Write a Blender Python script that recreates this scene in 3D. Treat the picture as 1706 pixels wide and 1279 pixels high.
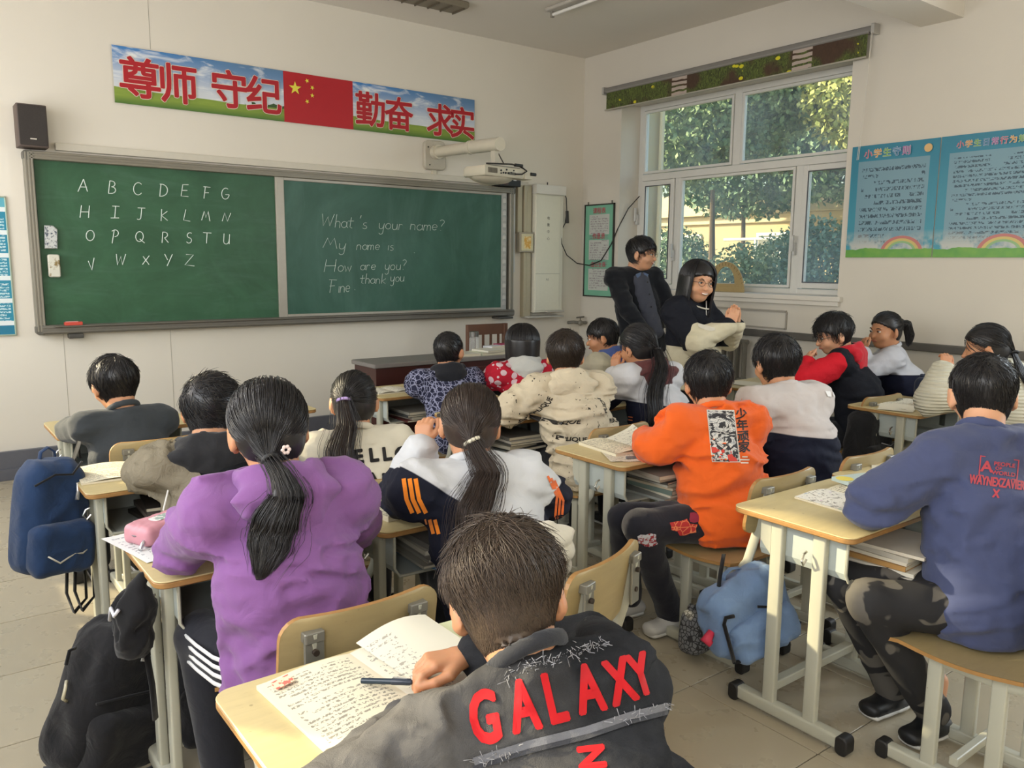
import bpy, math, random
import numpy as np
from mathutils import Vector, Matrix
from mathutils.bvhtree import BVHTree
random.seed(7); RNG = np.random.default_rng(11)
for o in list(bpy.data.objects): bpy.data.objects.remove(o)
SC = bpy.context.scene
COL = SC.collection
PI = math.pi
# ------------------------------------------------------------------ camera
CAM_POS = Vector((-5.6625, -6.3095, 1.472))
_yaw, _pitch, _roll = .6491, .1481, .0083
_F = Vector((math.sin(_yaw)*math.cos(_pitch), math.cos(_yaw)*math.cos(_pitch), -math.sin(_pitch)))
_R = Vector((math.cos(_yaw), -math.sin(_yaw), 0)); _U = _R.cross(_F)
_R2 = _R*math.cos(_roll) + _U*math.sin(_roll); _U2 = _U*math.cos(_roll) - _R*math.sin(_roll)
cd = bpy.data.cameras.new('camera'); cam = bpy.data.objects.new('camera', cd); COL.objects.link(cam)
m = Matrix.Identity(4)
for i in range(3):
    m[i][0] = _R2[i]; m[i][1] = _U2[i]; m[i][2] = -_F[i]; m[i][3] = CAM_POS[i]
cam.matrix_world = m
cd.sensor_width = 36; cd.lens = 36*1355.6/1706; cd.clip_start = .05; cd.clip_end = 200
SC.camera = cam
# ------------------------------------------------------------------ exposure, sky, sun, window light
SC.view_settings.view_transform = 'Standard'; SC.view_settings.look = 'None'
SC.view_settings.gamma = 1; SC.view_settings.use_curve_mapping = False
SC.view_settings.exposure = 0.32
SUN_DIR = Vector((.64, -.77, -math.tan(math.radians(23)))).normalized()
w = bpy.data.worlds.new('world'); SC.world = w; w.use_nodes = True
nt = w.node_tree; bg = nt.nodes['Background']
sky = nt.nodes.new('ShaderNodeTexSky'); sky.sky_type = 'NISHITA'; sky.sun_disc = False
sky.sun_elevation = math.radians(23); sky.sun_rotation = math.radians(-40); sky.air_density = 1.2; sky.dust_density = 2.5
nt.links.new(sky.outputs[0], bg.inputs[0]); bg.inputs[1].default_value = .34
def light(name, kind, loc, direction, energy, color, **kw):
    l = bpy.data.lights.new(name, kind); l.energy = energy; l.color = color
    for k, v in kw.items(): setattr(l, k, v)
    o = bpy.data.objects.new(name, l); COL.objects.link(o); o.location = loc
    o.rotation_euler = Vector(direction).to_track_quat('-Z', 'Y').to_euler(); return o
light('sun', 'SUN', (-8, 8, 8), SUN_DIR, 9.5, (1, .80, .52), angle=math.radians(.7))
# fill lamps added at the unseen windows, standing in for their daylight
light('daylight_fill_left_front', 'AREA', (-6.52, -1.55, 1.95), (1, 0, -.1), 42, (.97, .97, 1), shape='RECTANGLE', size=2.2, size_y=1.5)
light('daylight_fill_left_middle', 'AREA', (-6.52, -4.6, 1.95), (1, 0, -.1), 50, (.97, .97, 1), shape='RECTANGLE', size=2.4, size_y=1.5)
light('daylight_fill_left_rear', 'AREA', (-6.52, -7.3, 1.95), (1, 0, -.1), 42, (.97, .97, 1), shape='RECTANGLE', size=1.8, size_y=1.5)
light('daylight_fill_right_rear', 'AREA', (-.08, -6.2, 2.0), (-1, 0, -.1), 75, (.86, .94, 1), shape='RECTANGLE', size=2.3, size_y=1.6)
# ------------------------------------------------------------------ materials
class NT:
    def __init__(s, name):
        s.m = bpy.data.materials.new(name); s.m.use_nodes = True
        s.t = s.m.node_tree; s.n = s.t.nodes; s.b = s.n['Principled BSDF']; s._c = None
    def link(s, a, b): s.t.links.new(a, b)
    def put(s, sock, v):
        if v is None: return
        if isinstance(v, (int, float)): sock.default_value = v
        elif isinstance(v, (tuple, list)):
            v = tuple(v); sock.default_value = v+(1,) if sock.type == 'RGBA' and len(v) == 3 else v
        else: s.link(v, sock)
    def co(s):
        if s._c is None: s._c = s.n.new('ShaderNodeTexCoord').outputs['Object']
        return s._c
    def xyz(s):
        if not hasattr(s, '_x'):
            q = s.n.new('ShaderNodeSeparateXYZ'); s.link(s.co(), q.inputs[0]); s._x = q
        return s._x.outputs
    def math(s, op, a, b=0, c=None):
        q = s.n.new('ShaderNodeMath'); q.operation = op; s.put(q.inputs[0], a); s.put(q.inputs[1], b)
        if c is not None: s.put(q.inputs[2], c)
        return q.outputs[0]
    def scaled(s, sc, v=None):
        q = s.n.new('ShaderNodeVectorMath'); q.operation = 'MULTIPLY'; s.link(v or s.co(), q.inputs[0]); q.inputs[1].default_value = sc
        return q.outputs[0]
    def noise(s, scale, detail=3, rough=.5, vec=None, out=0, dist=0):
        q = s.n.new('ShaderNodeTexNoise'); q.inputs['Scale'].default_value = scale; q.inputs['Detail'].default_value = detail
        q.inputs['Roughness'].default_value = rough; q.inputs['Distortion'].default_value = dist
        s.link(vec or s.co(), q.inputs['Vector']); return q.outputs[out]
    def vor(s, scale, vec=None, feature='F1', out='Distance', rnd=1):
        q = s.n.new('ShaderNodeTexVoronoi'); q.feature = feature; q.inputs['Scale'].default_value = scale
        q.inputs['Randomness'].default_value = rnd
        s.link(vec or s.co(), q.inputs['Vector']); return q.outputs[out]
    def mix(s, f, a, b):
        q = s.n.new('ShaderNodeMix'); q.data_type = 'RGBA'
        s.put(q.inputs[0], f); s.put(q.inputs[6], a); s.put(q.inputs[7], b); return q.outputs[2]
    def step(s, v, lo, hi):
        q = s.n.new('ShaderNodeMapRange'); s.put(q.inputs[0], v); q.inputs[1].default_value = lo; q.inputs[2].default_value = hi
        q.clamp = True; return q.outputs[0]
    def bump(s, h, strength=.3, dist=.01):
        q = s.n.new('ShaderNodeBump'); q.inputs['Strength'].default_value = strength; q.inputs['Distance'].default_value = dist
        s.link(h, q.inputs['Height']); s.link(q.outputs[0], s.b.inputs['Normal'])
    def fin(s, col, rough=.6, metal=0, spec=.5, **kw):
        s.put(s.b.inputs['Base Color'], col); s.put(s.b.inputs['Roughness'], rough); s.put(s.b.inputs['Metallic'], metal)
        s.put(s.b.inputs['Specular IOR Level'], spec)
        for k, v in kw.items(): s.put(s.b.inputs[k], v)
        return s.m
def H(h, g=None):
    "sRGB hex -> linear"
    c = [int(h[i:i+2], 16)/255 for i in (0, 2, 4)]
    return tuple((x/12.92 if x <= .04045 else ((x+.055)/1.055)**2.4) for x in c)
_MC = {}
def plain(hexc, rough=.6, metal=0, var=.08, scale=30, bump=0, bscale=200, spec=.5, **kw):
    key = (hexc, rough, metal, var, scale, bump, bscale, spec, tuple(sorted(kw)))
    if key in _MC: return _MC[key]
    n = NT('m_'+hexc); c = H(hexc)
    f = n.noise(scale, 3)
    col = n.mix(f, tuple(x*(1-var) for x in c), tuple(min(1, x*(1+var)) for x in c))
    if bump: n.bump(n.noise(bscale, 2), bump, .002)
    _MC[key] = n.fin(col, rough, metal, spec, **kw); return _MC[key]
def cloth(hexc, rough=.9, var=.12, bump=.35, weave=900, fold=14):
    key = ('cloth', hexc, rough, var, bump)
    if key in _MC: return _MC[key]
    n = NT('cloth_'+hexc); c = H(hexc)
    f = n.noise(9, 4, .6)
    col = n.mix(f, tuple(x*(1-var) for x in c), tuple(min(1, x*(1+var)) for x in c))
    h = n.math('ADD', n.math('MULTIPLY', n.noise(weave, 1), .12), n.noise(fold, 3, .5, dist=1.2))
    n.bump(h, bump, .012)
    _MC[key] = n.fin(col, rough, 0, .2, **{'Sheen Weight': .15}); return _MC[key]
# ------------------------------------------------------------------ mesh building
def V3(p): return np.array(p, float)
class MB:
    def __init__(s): s.v = []; s.f = []; s.n = 0
    def add(s, v, f):
        v = [tuple(map(float, p)) for p in v]
        s.v += v; s.f += [tuple(i+s.n for i in q) for q in f]; s.n += len(v); return s
    def box(s, lo, hi, M=None):
        (a, b, c), (d, e, g) = lo, hi
        v = [(a,b,c),(d,b,c),(d,e,c),(a,e,c),(a,b,g),(d,b,g),(d,e,g),(a,e,g)]
        if M is not None: v = [M @ Vector(p) for p in v]
        return s.add(v, [(0,3,2,1),(4,5,6,7),(0,1,5,4),(1,2,6,5),(2,3,7,6),(3,0,4,7)])
    def prism(s, poly, axis, a, b, ch=0):
        "poly: 2D outline (CCW); extruded from a to b along axis index; ch: chamfer"
        n = len(poly); P = np.array(poly, float)
        def lift(Q, h):
            if axis == 2: return [(x, y, h) for x, y in Q]
            if axis == 1: return [(x, h, y) for x, y in Q]
            return [(h, x, y) for x, y in Q]
        if ch:
            c = P.mean(0); nx = np.roll(P, -1, 0); pv = np.roll(P, 1, 0)
            d1 = P-pv; d1 /= np.linalg.norm(d1, axis=1)[:, None]+1e-9; d2 = nx-P; d2 /= np.linalg.norm(d2, axis=1)[:, None]+1e-9
            nn = np.stack([-(d1+d2)[:, 1], (d1+d2)[:, 0]], 1); nn /= np.linalg.norm(nn, axis=1)[:, None]+1e-9
            I = P+nn*ch
            rings = [lift(I, a), lift(P, a+ch), lift(P, b-ch), lift(I, b)]
        else: rings = [lift(P, a), lift(P, b)]
        v = [p for r in rings for p in r]; f = []
        for k in range(len(rings)-1):
            for i in range(n):
                j = (i+1) % n; f.append((k*n+i, k*n+j, (k+1)*n+j, (k+1)*n+i))
        f.append(tuple(range(n))[::-1]); f.append(tuple((len(rings)-1)*n+i for i in range(n)))
        if axis == 1: f = [q[::-1] for q in f]
        return s.add(v, f)
    def rbox(s, lo, hi, r=.01, axis=2, seg=4, ch=.002):
        ax = [i for i in range(3) if i != axis]
        poly = rrect(lo[ax[0]], lo[ax[1]], hi[ax[0]], hi[ax[1]], r, seg)
        return s.prism(poly, axis, lo[axis], hi[axis], ch)
    def tube(s, pts, r, seg=8, closed=False, cap=True, flat=None):
        P = [Vector(p) for p in pts]; n = len(P); rr = r if hasattr(r, '__len__') else [r]*n
        prev = None; v = []; f = []
        for i in range(n):
            t = (P[(i+1) % n]-P[i-1]) if closed else (P[min(i+1, n-1)]-P[max(i-1, 0)])
            t.normalize()
            if prev is None:
                u = t.orthogonal().normalized() if flat is None else (Vector(flat)-t*Vector(flat).dot(t)).normalized()
            else:
                u = prev-t*prev.dot(t); u = u.normalized() if u.length > 1e-6 else t.orthogonal().normalized()
            prev = u; w_ = t.cross(u)
            ra, rb = rr[i] if hasattr(rr[i], '__len__') else (rr[i], rr[i])
            for k in range(seg):
                a = 2*PI*k/seg; v.append(P[i]+u*ra*math.cos(a)+w_*rb*math.sin(a))
        m_ = n if closed else n-1
        for i in range(m_):
            for k in range(seg):
                a = i*seg+k; b = i*seg+(k+1) % seg; c = ((i+1) % n)*seg+(k+1) % seg; d = ((i+1) % n)*seg+k
                f.append((a, b, c, d))
        if cap and not closed:
            f.append(tuple(range(seg))[::-1]); f.append(tuple((n-1)*seg+k for k in range(seg)))
        return s.add(v, f)
    def cyl(s, a, b, r, seg=12): return s.tube([a, b], r, seg)
    def lathe(s, c, prof, seg=20):
        v = []; f = []; n = len(prof)
        for r, z in prof:
            for k in range(seg):
                a = 2*PI*k/seg; v.append((c[0]+r*math.cos(a), c[1]+r*math.sin(a), c[2]+z))
        for i in range(n-1):
            for k in range(seg):
                f.append((i*seg+k, i*seg+(k+1) % seg, (i+1)*seg+(k+1) % seg, (i+1)*seg+k))
        f.append(tuple(range(seg))[::-1]); f.append(tuple((n-1)*seg+k for k in range(seg)))
        return s.add(v, f)
    def ell(s, c, r, nu=12, nv=8, R=None):
        v = []; f = []
        for i in range(nv+1):
            th = PI*i/nv
            for k in range(nu):
                a = 2*PI*k/nu
                p = Vector((r[0]*math.sin(th)*math.cos(a), r[1]*math.sin(th)*math.sin(a), -r[2]*math.cos(th)))
                if R is not None: p = R @ p
                v.append(Vector(c)+p)
        for i in range(nv):
            for k in range(nu):
                f.append((i*nu+k, i*nu+(k+1) % nu, (i+1)*nu+(k+1) % nu, (i+1)*nu+k))
        return s.add(v, f)
    def grid(s, fn, nu, nv):
        v = [fn(i/nu, j/nv) for j in range(nv+1) for i in range(nu+1)]
        f = [(j*(nu+1)+i, j*(nu+1)+i+1, (j+1)*(nu+1)+i+1, (j+1)*(nu+1)+i) for j in range(nv) for i in range(nu)]
        return s.add(v, f)
    def xf(s, M):
        s.v = [tuple(M @ Vector(p)) for p in s.v]; return s
    def build(s, name, mat=None, parent=None, smooth=False, loc=None, rel=None):
        v = s.v
        if rel is not None: v = [(p[0]-rel[0], p[1]-rel[1], p[2]-rel[2]) for p in v]
        me = bpy.data.meshes.new(name); me.from_pydata(v, [], s.f)
        if smooth:
            me.polygons.foreach_set('use_smooth', [True]*len(me.polygons))
            if smooth != 'all':
                try: me.set_sharp_from_angle(angle=math.radians(40))
                except Exception: pass
        me.update()
        return mkobj(name, me, mat, parent, loc)
def mkobj(name, me, mat, parent=None, loc=None):
    o = bpy.data.objects.new(name, me); COL.objects.link(o)
    if mat is not None:
        for q in (mat if isinstance(mat, (list, tuple)) else [mat]): me.materials.append(q)
    if parent is not None: o.parent = parent
    if loc is not None: o.location = loc
    return o
def rrect(x0, y0, x1, y1, r, seg=4):
    r = min(r, abs(x1-x0)/2-1e-5, abs(y1-y0)/2-1e-5); out = []
    for cx, cy, a0 in ((x1-r, y0+r, -90), (x1-r, y1-r, 0), (x0+r, y1-r, 90), (x0+r, y0+r, 180)):
        for k in range(seg+1):
            a = math.radians(a0+90*k/seg); out.append((cx+r*math.cos(a), cy+r*math.sin(a)))
    return out
def tag(o, label=None, cat=None, group=None, kind=None):
    if label: o['label'] = label
    if cat: o['category'] = cat
    if group: o['group'] = group
    if kind: o['kind'] = kind
    return o
def empty(name, loc, label=None, cat=None, group=None, rz=0):
    o = bpy.data.objects.new(name, None); COL.objects.link(o); o.location = loc; o.rotation_euler = (0, 0, rz)
    o.empty_display_size = .1
    return tag(o, label, cat, group)
KIDS = {}
def copy_tree(o, loc=None, rz=None, label=None, parent=None):
    c = o.copy(); COL.objects.link(c)
    if parent is not None: c.parent = parent
    for ch in o.children: copy_tree(ch, parent=c)
    if loc is not None: c.location = loc
    if rz is not None: c.rotation_euler = (0, 0, rz)
    if label: c['label'] = label
    return c
_tc = [0]
def text_data(s, size=1, bold=0, align='CENTER', space=1.0):
    cu = bpy.data.curves.new('t', 'FONT'); cu.body = s; cu.size = size; cu.offset = bold*size; cu.align_x = align
    cu.align_y = 'CENTER'; cu.space_character = space; cu.resolution_u = 3
    ob = bpy.data.objects.new('t', cu); COL.objects.link(ob)
    dg = bpy.context.evaluated_depsgraph_get(); me = bpy.data.meshes.new_from_object(ob.evaluated_get(dg))
    v = [tuple(p.co) for p in me.vertices]; f = [tuple(p.vertices) for p in me.polygons]
    bpy.data.objects.remove(ob); bpy.data.curves.remove(cu); bpy.data.meshes.remove(me)
    return v, f
def text_on(s, size, origin, U, Vv, mat, name='lettering', parent=None, bold=0, sx=1, align='CENTER', space=1, rel=None, shear=0, fat=0):
    v, f = text_data(s, size, bold, align, space); O = Vector(origin); U = Vector(U); Vv = Vector(Vv)
    mb = MB(); N_ = U.cross(Vv).normalized()*.00012
    offs = [(0, 0)] if not fat else [(0, 0)]+[(fat*size*math.cos(a*PI/4), fat*size*math.sin(a*PI/4)) for a in range(8)]
    for k, (dx, dy) in enumerate(offs): mb.add([O+U*(p[0]*sx+shear*p[1]+dx)+Vv*(p[1]+dy)+N_*k for p in v], f)
    return mb.build(name, mat, parent, rel=rel)
# ================================================================== ROOM
def paint(name, hexc, rough=.75):
    n = NT(name); c = H(hexc)
    f = n.noise(1.3, 4, .55); g = n.noise(60, 2)
    col = n.mix(f, tuple(x*.95 for x in c), tuple(min(1, x*1.03) for x in c))
    n.bump(g, .05, .002)
    return n.fin(col, rough, 0, .25)
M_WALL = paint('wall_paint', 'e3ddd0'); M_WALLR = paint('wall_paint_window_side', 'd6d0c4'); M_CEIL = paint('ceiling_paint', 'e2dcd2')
def struct(mb, name, mat, **k):
    return tag(mb.build(name, mat, **k), kind='structure')
RX0, RY0, RH = -6.6, -8.6, 3.475
# floor: mortar bed plus real tiles
fl = struct(MB().box((RX0-.3, RY0-.2, -.2), (.35, .2, -.004)), 'floor', plain('6b6252', .8))
n = NT('floor_tile'); inf = n.n.new('ShaderNodeObjectInfo')
c1 = n.mix(n.noise(2.5, 3, .5), H('a89d86'), H('b0a68f'))
c2 = n.mix(n.step(inf.outputs['Random'], 0, 1), H('a39984'), H('aba28d'))
col = n.mix(.5, c1, c2)
n.bump(n.noise(3, 2), .04, .01)
M_TILE = n.fin(col, n.step(n.noise(8, 3), .1, 2.2), 0, .5)
n.put(n.b.inputs['Roughness'], n.math('ADD', n.math('MULTIPLY', n.noise(9, 3), .18), .2))
tile = MB(); g = .0022
tile.prism(rrect(-.25+g, -.25+g, .25-g, .25-g, .003, 1), 2, -.006, 0, .0012)
t0 = None
for i in range(14):
    for j in range(18):
        x = -6.78+.5*i; y = -.3-.5*j+.0
        y = -.3 - .5*j - .007
        if x-.25 > -.01 or y-.25 < RY0-.3: continue
        if t0 is None: t0 = tile.build('tile', M_TILE, fl, loc=(x, y, 0))
        else:
            t = t0.copy(); COL.objects.link(t); t.parent = fl; t.location = (x, y, 0)
# walls
wf = struct(MB().box((RX0-.25, 0, 0), (.37, .25, RH)), 'wall_front', M_WALL)
seam = MB()
for x, z0, z1 in ((-4.08, 2.93, RH-.02), (-4.75, .22, .96), (-4.05, .22, .96)):
    seam.box((x-.0012, -.0015, z0), (x+.0012, .001, z1))
seam.build('panel_seam', plain('a39d90'), wf)
struct(MB().box((RX0-.25, RY0-.25, 0), (.37, RY0, RH)), 'wall_back', M_WALL)
mb = MB()
def wall_x(mb, x0, x1, wins, ztop=RH, ylo=RY0, yhi=0):
    y = yhi
    for a, b, z0, z1 in wins:      # a > b
        mb.box((x0, a, 0), (x1, y, ztop)); mb.box((x0, b, 0), (x1, a, z0)); mb.box((x0, b, z1), (x1, a, ztop)); y = b
    mb.box((x0, ylo, 0), (x1, y, ztop)); return mb
wall_x(mb, 0, .37, [(-.535, -2.885, 1.235, 2.97), (-4.95, -7.3, 1.235, 2.97)])
wr = struct(mb, 'wall_right', M_WALLR)
mb = MB(); wall_x(mb, RX0-.25, RX0, [(-.2, -1.42, .95, 2.95), (-3.1, -4.95, .95, 2.95), (-6.3, -8.1, .95, 2.95)])
struct(mb, 'wall_left', M_WALL)
struct(MB().box((RX0-.25, RY0-.25, RH), (.37, .25, RH+.2)), 'ceiling', M_CEIL)
struct(MB().box((RX0, -3.64, 3.06), (0, -3.36, RH)), 'ceiling_beam', M_CEIL)
struct(MB().box((RX0, -.035, 0), (-.0, 0, .19)).box((RX0, -.055, 0), (0, -.035, .075)), 'baseboard_front', plain('60626a', .45, var=.12, scale=8))
# dark ledge on the window wall; grey strips paint the niche's shadow lines
struct(MB().rbox((-.055, -8.4, .892), (0, -.9, .945), .006, 1, 3), 'trim_1', plain('57544f', .5, var=.2, scale=12))
nm = plain('8f8a80', .7)
struct(MB().box((-.012, -2.46, .96), (0, -.7, .972)).box((-.02, -2.46, 1.098), (0, -.7, 1.112)).box((-.012, -2.466, .96), (0, -2.454, 1.10)), 'niche_shade_trim', paint('niche_shade_paint', 'a8a297'))
# ------------------------------------------------------------------ window
M_UPVC = plain('d9d8d2', .35, var=.03); M_GASK = plain('55575a', .6)
n = NT('window_glass')
for q in list(n.n):
    if q.type == 'BSDF_PRINCIPLED': n.n.remove(q)
tr = n.n.new('ShaderNodeBsdfTransparent'); gl = n.n.new('ShaderNodeBsdfGlossy'); gl.inputs['Roughness'].default_value = .03
tr.inputs[0].default_value = (.93, .96, .95, 1)
lw = n.n.new('ShaderNodeLayerWeight'); lw.inputs['Blend'].default_value = .5; ms = n.n.new('ShaderNodeMixShader')
n.link(n.math('ADD', n.math('MULTIPLY', n.math('POWER', lw.outputs['Facing'], 4.0), .5), .03), ms.inputs[0]); n.link(tr.outputs[0], ms.inputs[1]); n.link(gl.outputs[0], ms.inputs[2])
tl = n.n.new('ShaderNodeBsdfTranslucent'); tl.inputs[0].default_value = (.85, .9, .95, 1); m2 = n.n.new('ShaderNodeMixShader'); n.put(m2.inputs[0], n.math('MULTIPLY', n.noise(3, 3), .16))
n.link(ms.outputs[0], m2.inputs[1]); n.link(tl.outputs[0], m2.inputs[2]); n.link(m2.outputs[0], n.n['Material Output'].inputs[0]); M_GLASS = n.m
def window(name, ya, yb, z0, z1, xp, xd, label_struct=True):
    """upvc window filling ya > yb; frame plane at xp (room side), depth xd"""
    s = 1 if xd > 0 else -1
    fm = MB(); Hh = z1-z0; W = ya-yb
    def bar(y0, y1, za, zb, pr=0): fm.rbox((min(xp-s*pr, xp+xd), min(y0, y1), za), (max(xp-s*pr, xp+xd), max(y0, y1), zb), .006, 0 if False else 2, 2, .001) if (zb-za) > abs(y1-y0) else fm.rbox((min(xp-s*pr, xp+xd), min(y0, y1), za), (max(xp-s*pr, xp+xd), max(y0, y1), zb), .006, 1, 2, .001)
    return fm, bar
fm, bar = window('w', 0, 0, 0, 0, .25, .07)
Y0, Y1, Z0, Z1 = -.535, -2.885, 1.235, 2.97
bar(Y0, Y0-.06, Z0, Z1); bar(Y1, Y1+.06, Z0, Z1); bar(Y0-.056, Y1+.056, Z0, Z0+.045, -.002); bar(Y0-.056, Y1+.056, Z1-.05, Z1, -.002)
bar(Y0-.056, Y1+.056, 2.262, 2.325, -.002)                      # transom
bar(-1.655, -1.735, 2.325, Z1)                 # upper mullion
bar(-1.015, -1.075, Z0, 2.262); bar(-2.30, -2.37, Z0, 2.262)
wo = struct(fm, 'window_1', M_UPVC)
def sash(y0, y1, z0, z1, w=.05, nm='sash'):
    q = MB(); x0, x1 = .235, .29
    q.rbox((x0, y1, z0), (x1, y1+w, z1), .005, 2, 2, .001); q.rbox((x0, y0-w, z0), (x1, y0, z1), .005, 2, 2, .001)
    q.rbox((x0+.002, y1+w-.004, z0), (x1-.002, y0-w+.004, z0+w), .005, 1, 2, .001); q.rbox((x0+.002, y1+w-.004, z1-w), (x1-.002, y0-w+.004, z1), .005, 1, 2, .001)
    sh = q.build(nm, M_UPVC, wo)
    g_ = MB(); gk = .008
    for a in ((y1+w, z0+w, y1+w+gk, z1-w), (y0-w-gk, z0+w, y0-w, z1-w), (y1+w+gk, z0+w, y0-w-gk, z0+w+gk), (y1+w+gk, z1-w-gk, y0-w-gk, z1-w)):
        g_.box((.232, a[0], a[1]), (.238, a[2], a[3]))
    g_.build('gasket', M_GASK, sh)
    MB().box((.262, y1+w-.005, z0+w-.005), (.266, y0-w+.005, z1-w+.005)).build('pane', M_GLASS, sh)
    return sh
sash(-.60, -1.01, 1.285, 2.258, .045); sash(-2.375, -2.82, 1.285, 2.258, .045); 
for (a, b, c_, d) in ((-1.08, -2.295, 1.285, 2.258), (-.60, -1.65, 2.33, 2.915), (-1.74, -2.82, 2.33, 2.915)):
    sh = MB().rbox((.262, b, c_), (.275, a, d), .004, 0, 1, .0005)
    q = MB()
    for e in ((b, c_, b+.022, d), (a-.022, c_, a, d), (b+.022, c_, a-.022, c_+.022), (b+.022, d-.022, a-.022, d)):
        q.rbox((.245, e[0], e[1]), (.25+.03, e[2], e[3]), .003, 0, 1, .001)
    k = q.build('glazing_bead', M_UPVC, wo); MB().box((.262, b+.02, c_+.02), (.266, a-.02, d-.02)).build('pane', M_GLASS, k)
hm = plain('c9c9c6', .3)
for (y, z) in ((-1.035, 1.55), (-2.335, 1.60), (-.555, 1.9)):
    q = MB().rbox((.215, y-.012, z-.05), (.245, y+.012, z+.05), .004, 0, 2).rbox((.19, y-.01, z-.02), (.215, y+.01, z+.11), .008, 0, 3)
    q.build('handle', hm, wo)
struct(MB().rbox((-.045, -2.93, 1.200), (.25, -.49, 1.238), .006, 1, 3).rbox((-.03, -2.91, 1.165), (0, -.51, 1.200), .004, 1, 2), 'window_sill', paint('sill_paint', 'ded9cf', .5))
# a second window further back on the same wall and the corridor windows on the left wall
def rear_window(nm, x0, x1, ya, yb, z0, z1):
    q = MB(); 
    for e in ((yb, z0, yb+.06, z1), (ya-.06, z0, ya, z1), ((ya+yb)/2-.03, z0, (ya+yb)/2+.03, z1), (yb, z0, ya, z0+.05), (yb, z1-.05, ya, z1)):
        q.box((x0, e[0], e[1]), (x1, e[2], e[3]))
    o = struct(q, nm, M_UPVC)
    MB().box(((x0+x1)/2, yb+.05, z0+.04), ((x0+x1)/2+.004, ya-.05, z1-.04)).build('pane', M_GLASS, o)
rear_window('window_2', .25, .31, -4.95, -7.3, 1.235, 2.97)
for i, (a, b) in enumerate(((-.2, -1.42), (-3.1, -4.95), (-6.3, -8.1))):
    rear_window('window_%d' % (i+3), -6.75, -6.70, a, b, .95, 2.95)
# ------------------------------------------------------------------ roller blind
n = NT('blind_print'); X = n.xyz(); yy = X[1]; zz = X[2]
w1 = n.n.new('ShaderNodeTexNoise'); 
grass = n.noise(1, 4, .65, vec=n.scaled((1, 38, 16)), dist=2.5)
base = n.mix(n.step(grass, .35, .6), H('2b2a1c'), H('5c6a2f'))
base = n.mix(n.step(n.noise(1, 3, .7, vec=n.scaled((1, 60, 25)), dist=3), .60, .66), base, H('8f9a55'))
base = n.mix(n.step(n.noise(3.2, 2), .52, .6), base, n.mix(grass, H('34261c'), H('5a4332')))
# pebbles / steps and yellow flowers, repeated along the cloth
rep = n.math('FRACT', n.math('DIVIDE', n.math('ADD', yy, 10.42), 1.21))
band = n.math('MULTIPLY', n.math('COMPARE', rep, .93, .07), n.math('GREATER_THAN', n.math('SINE', n.math('MULTIPLY', n.math('ADD', zz, n.math('MULTIPLY', n.noise(14, 1), .02)), 150)), -.35))
base = n.mix(band, base, H('b7a79c'))
fl_ = n.math('MULTIPLY', n.math('LESS_THAN', n.vor(9.5, vec=n.scaled((0, 1, 1.6))), .22), n.math('COMPARE', rep, .30, .30))
fl_ = n.math('MULTIPLY', fl_, n.step(n.noise(5, 1), .46, .5))
base = n.mix(fl_, base, H('d8cf2a'))
M_BLIND = n.fin(base, .8)
bl = empty('roller_blind', (-.06, -1.68, 2.9), 'rolled up window blind printed with grass and yellow flowers above the window', 'blind')
r_ = (-.06, -1.68, 2.9)
MB().grid(lambda a, b: (-.06-.006*math.sin(a*9)*b, -.385-a*(3.02-.385), 3.09-b*.165-.004*math.sin(a*5)), 30, 4).build('fabric', M_BLIND, bl, True, rel=r_)
q = MB().tube([(-.055, -.385, 3.098), (-.055, -3.03, 3.098)], .02, 12).build('roller_tube', plain('8d8a86', .5), bl, True, rel=r_)
MB().rbox((-.075, -3.05, 3.085), (-.0, -.36, 3.128), .012, 1, 4).build('head_rail', plain('7e7b76', .5, var=.05), bl, True, rel=r_)
MB().rbox((-.07, -3.02, 2.917), (-.052, -.37, 2.930), .004, 1, 3).build('bottom_rail', plain('a7a294', .5), bl, rel=r_)
for y_ in (-3.075, -.36): MB().rbox((-.08, y_, 3.07), (0, y_+.025, 3.14), .01, 1, 3).build('bracket', plain('b5b2ac', .4), bl, rel=r_)
MB().tube([(-.07, -3.06, 3.08), (-.06, -3.03, 2.6), (-.055, -3.0, 2.22)], .0022, 5).tube([(-.085, -3.06, 3.08), (-.075, -3.045, 2.6), (-.07, -3.02, 2.22)], .0022, 5).build('pull_cord', plain('d6d2c8'), bl, rel=r_)
# ------------------------------------------------------------------ ceiling lamps
def ceil_lamp(name, x, y, rz, label, L=1.2):
    o = empty(name, (x, y, RH), label, 'ceiling light', rz=rz)
    MB().rbox((-L/2, -.05, -.03), (L/2, .05, 0), .012, 0, 3).build('fixture_body', plain('b5b0a6', .5), o, True)
    MB().tube([(-L/2+.03, 0, -.055), (L/2-.03, 0, -.055)], .013, 10).build('tube', plain('e8e6e0', .3), o, True)
    for sx in (-1, 1): MB().rbox((sx*(L/2-.03)-.012, -.015, -.075), (sx*(L/2-.03)+.012, .015, -.028), .004, 2, 2).build('lamp_holder', plain('8a857b', .5), o)
    return o
ceil_lamp('ceiling_light', -1.30, -1.62, PI/2, 'slim tube lamp on ceiling in front of the window')
lamp_b = MB()
o = empty('ceiling_light', (-2.40, -.66, RH), 'dark louvred lamp on ceiling above the red flag', 'ceiling light')
MB().prism([(-.5, -.10), (.5, -.10), (.5, .10), (-.5, .10)], 2, -.05, 0, .01).build('housing', plain('7d7462', .5), o)
for k in range(9): MB().box((-.46+.115*k, -.085, -.062), (-.452+.115*k, .085, -.03)).build('louvre', plain('5d5546', .4), o)
MB().tube([(-.47, 0, -.03), (.47, 0, -.03)], .012).build('tube', plain('d8d2c0', .3), o, True)
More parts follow.
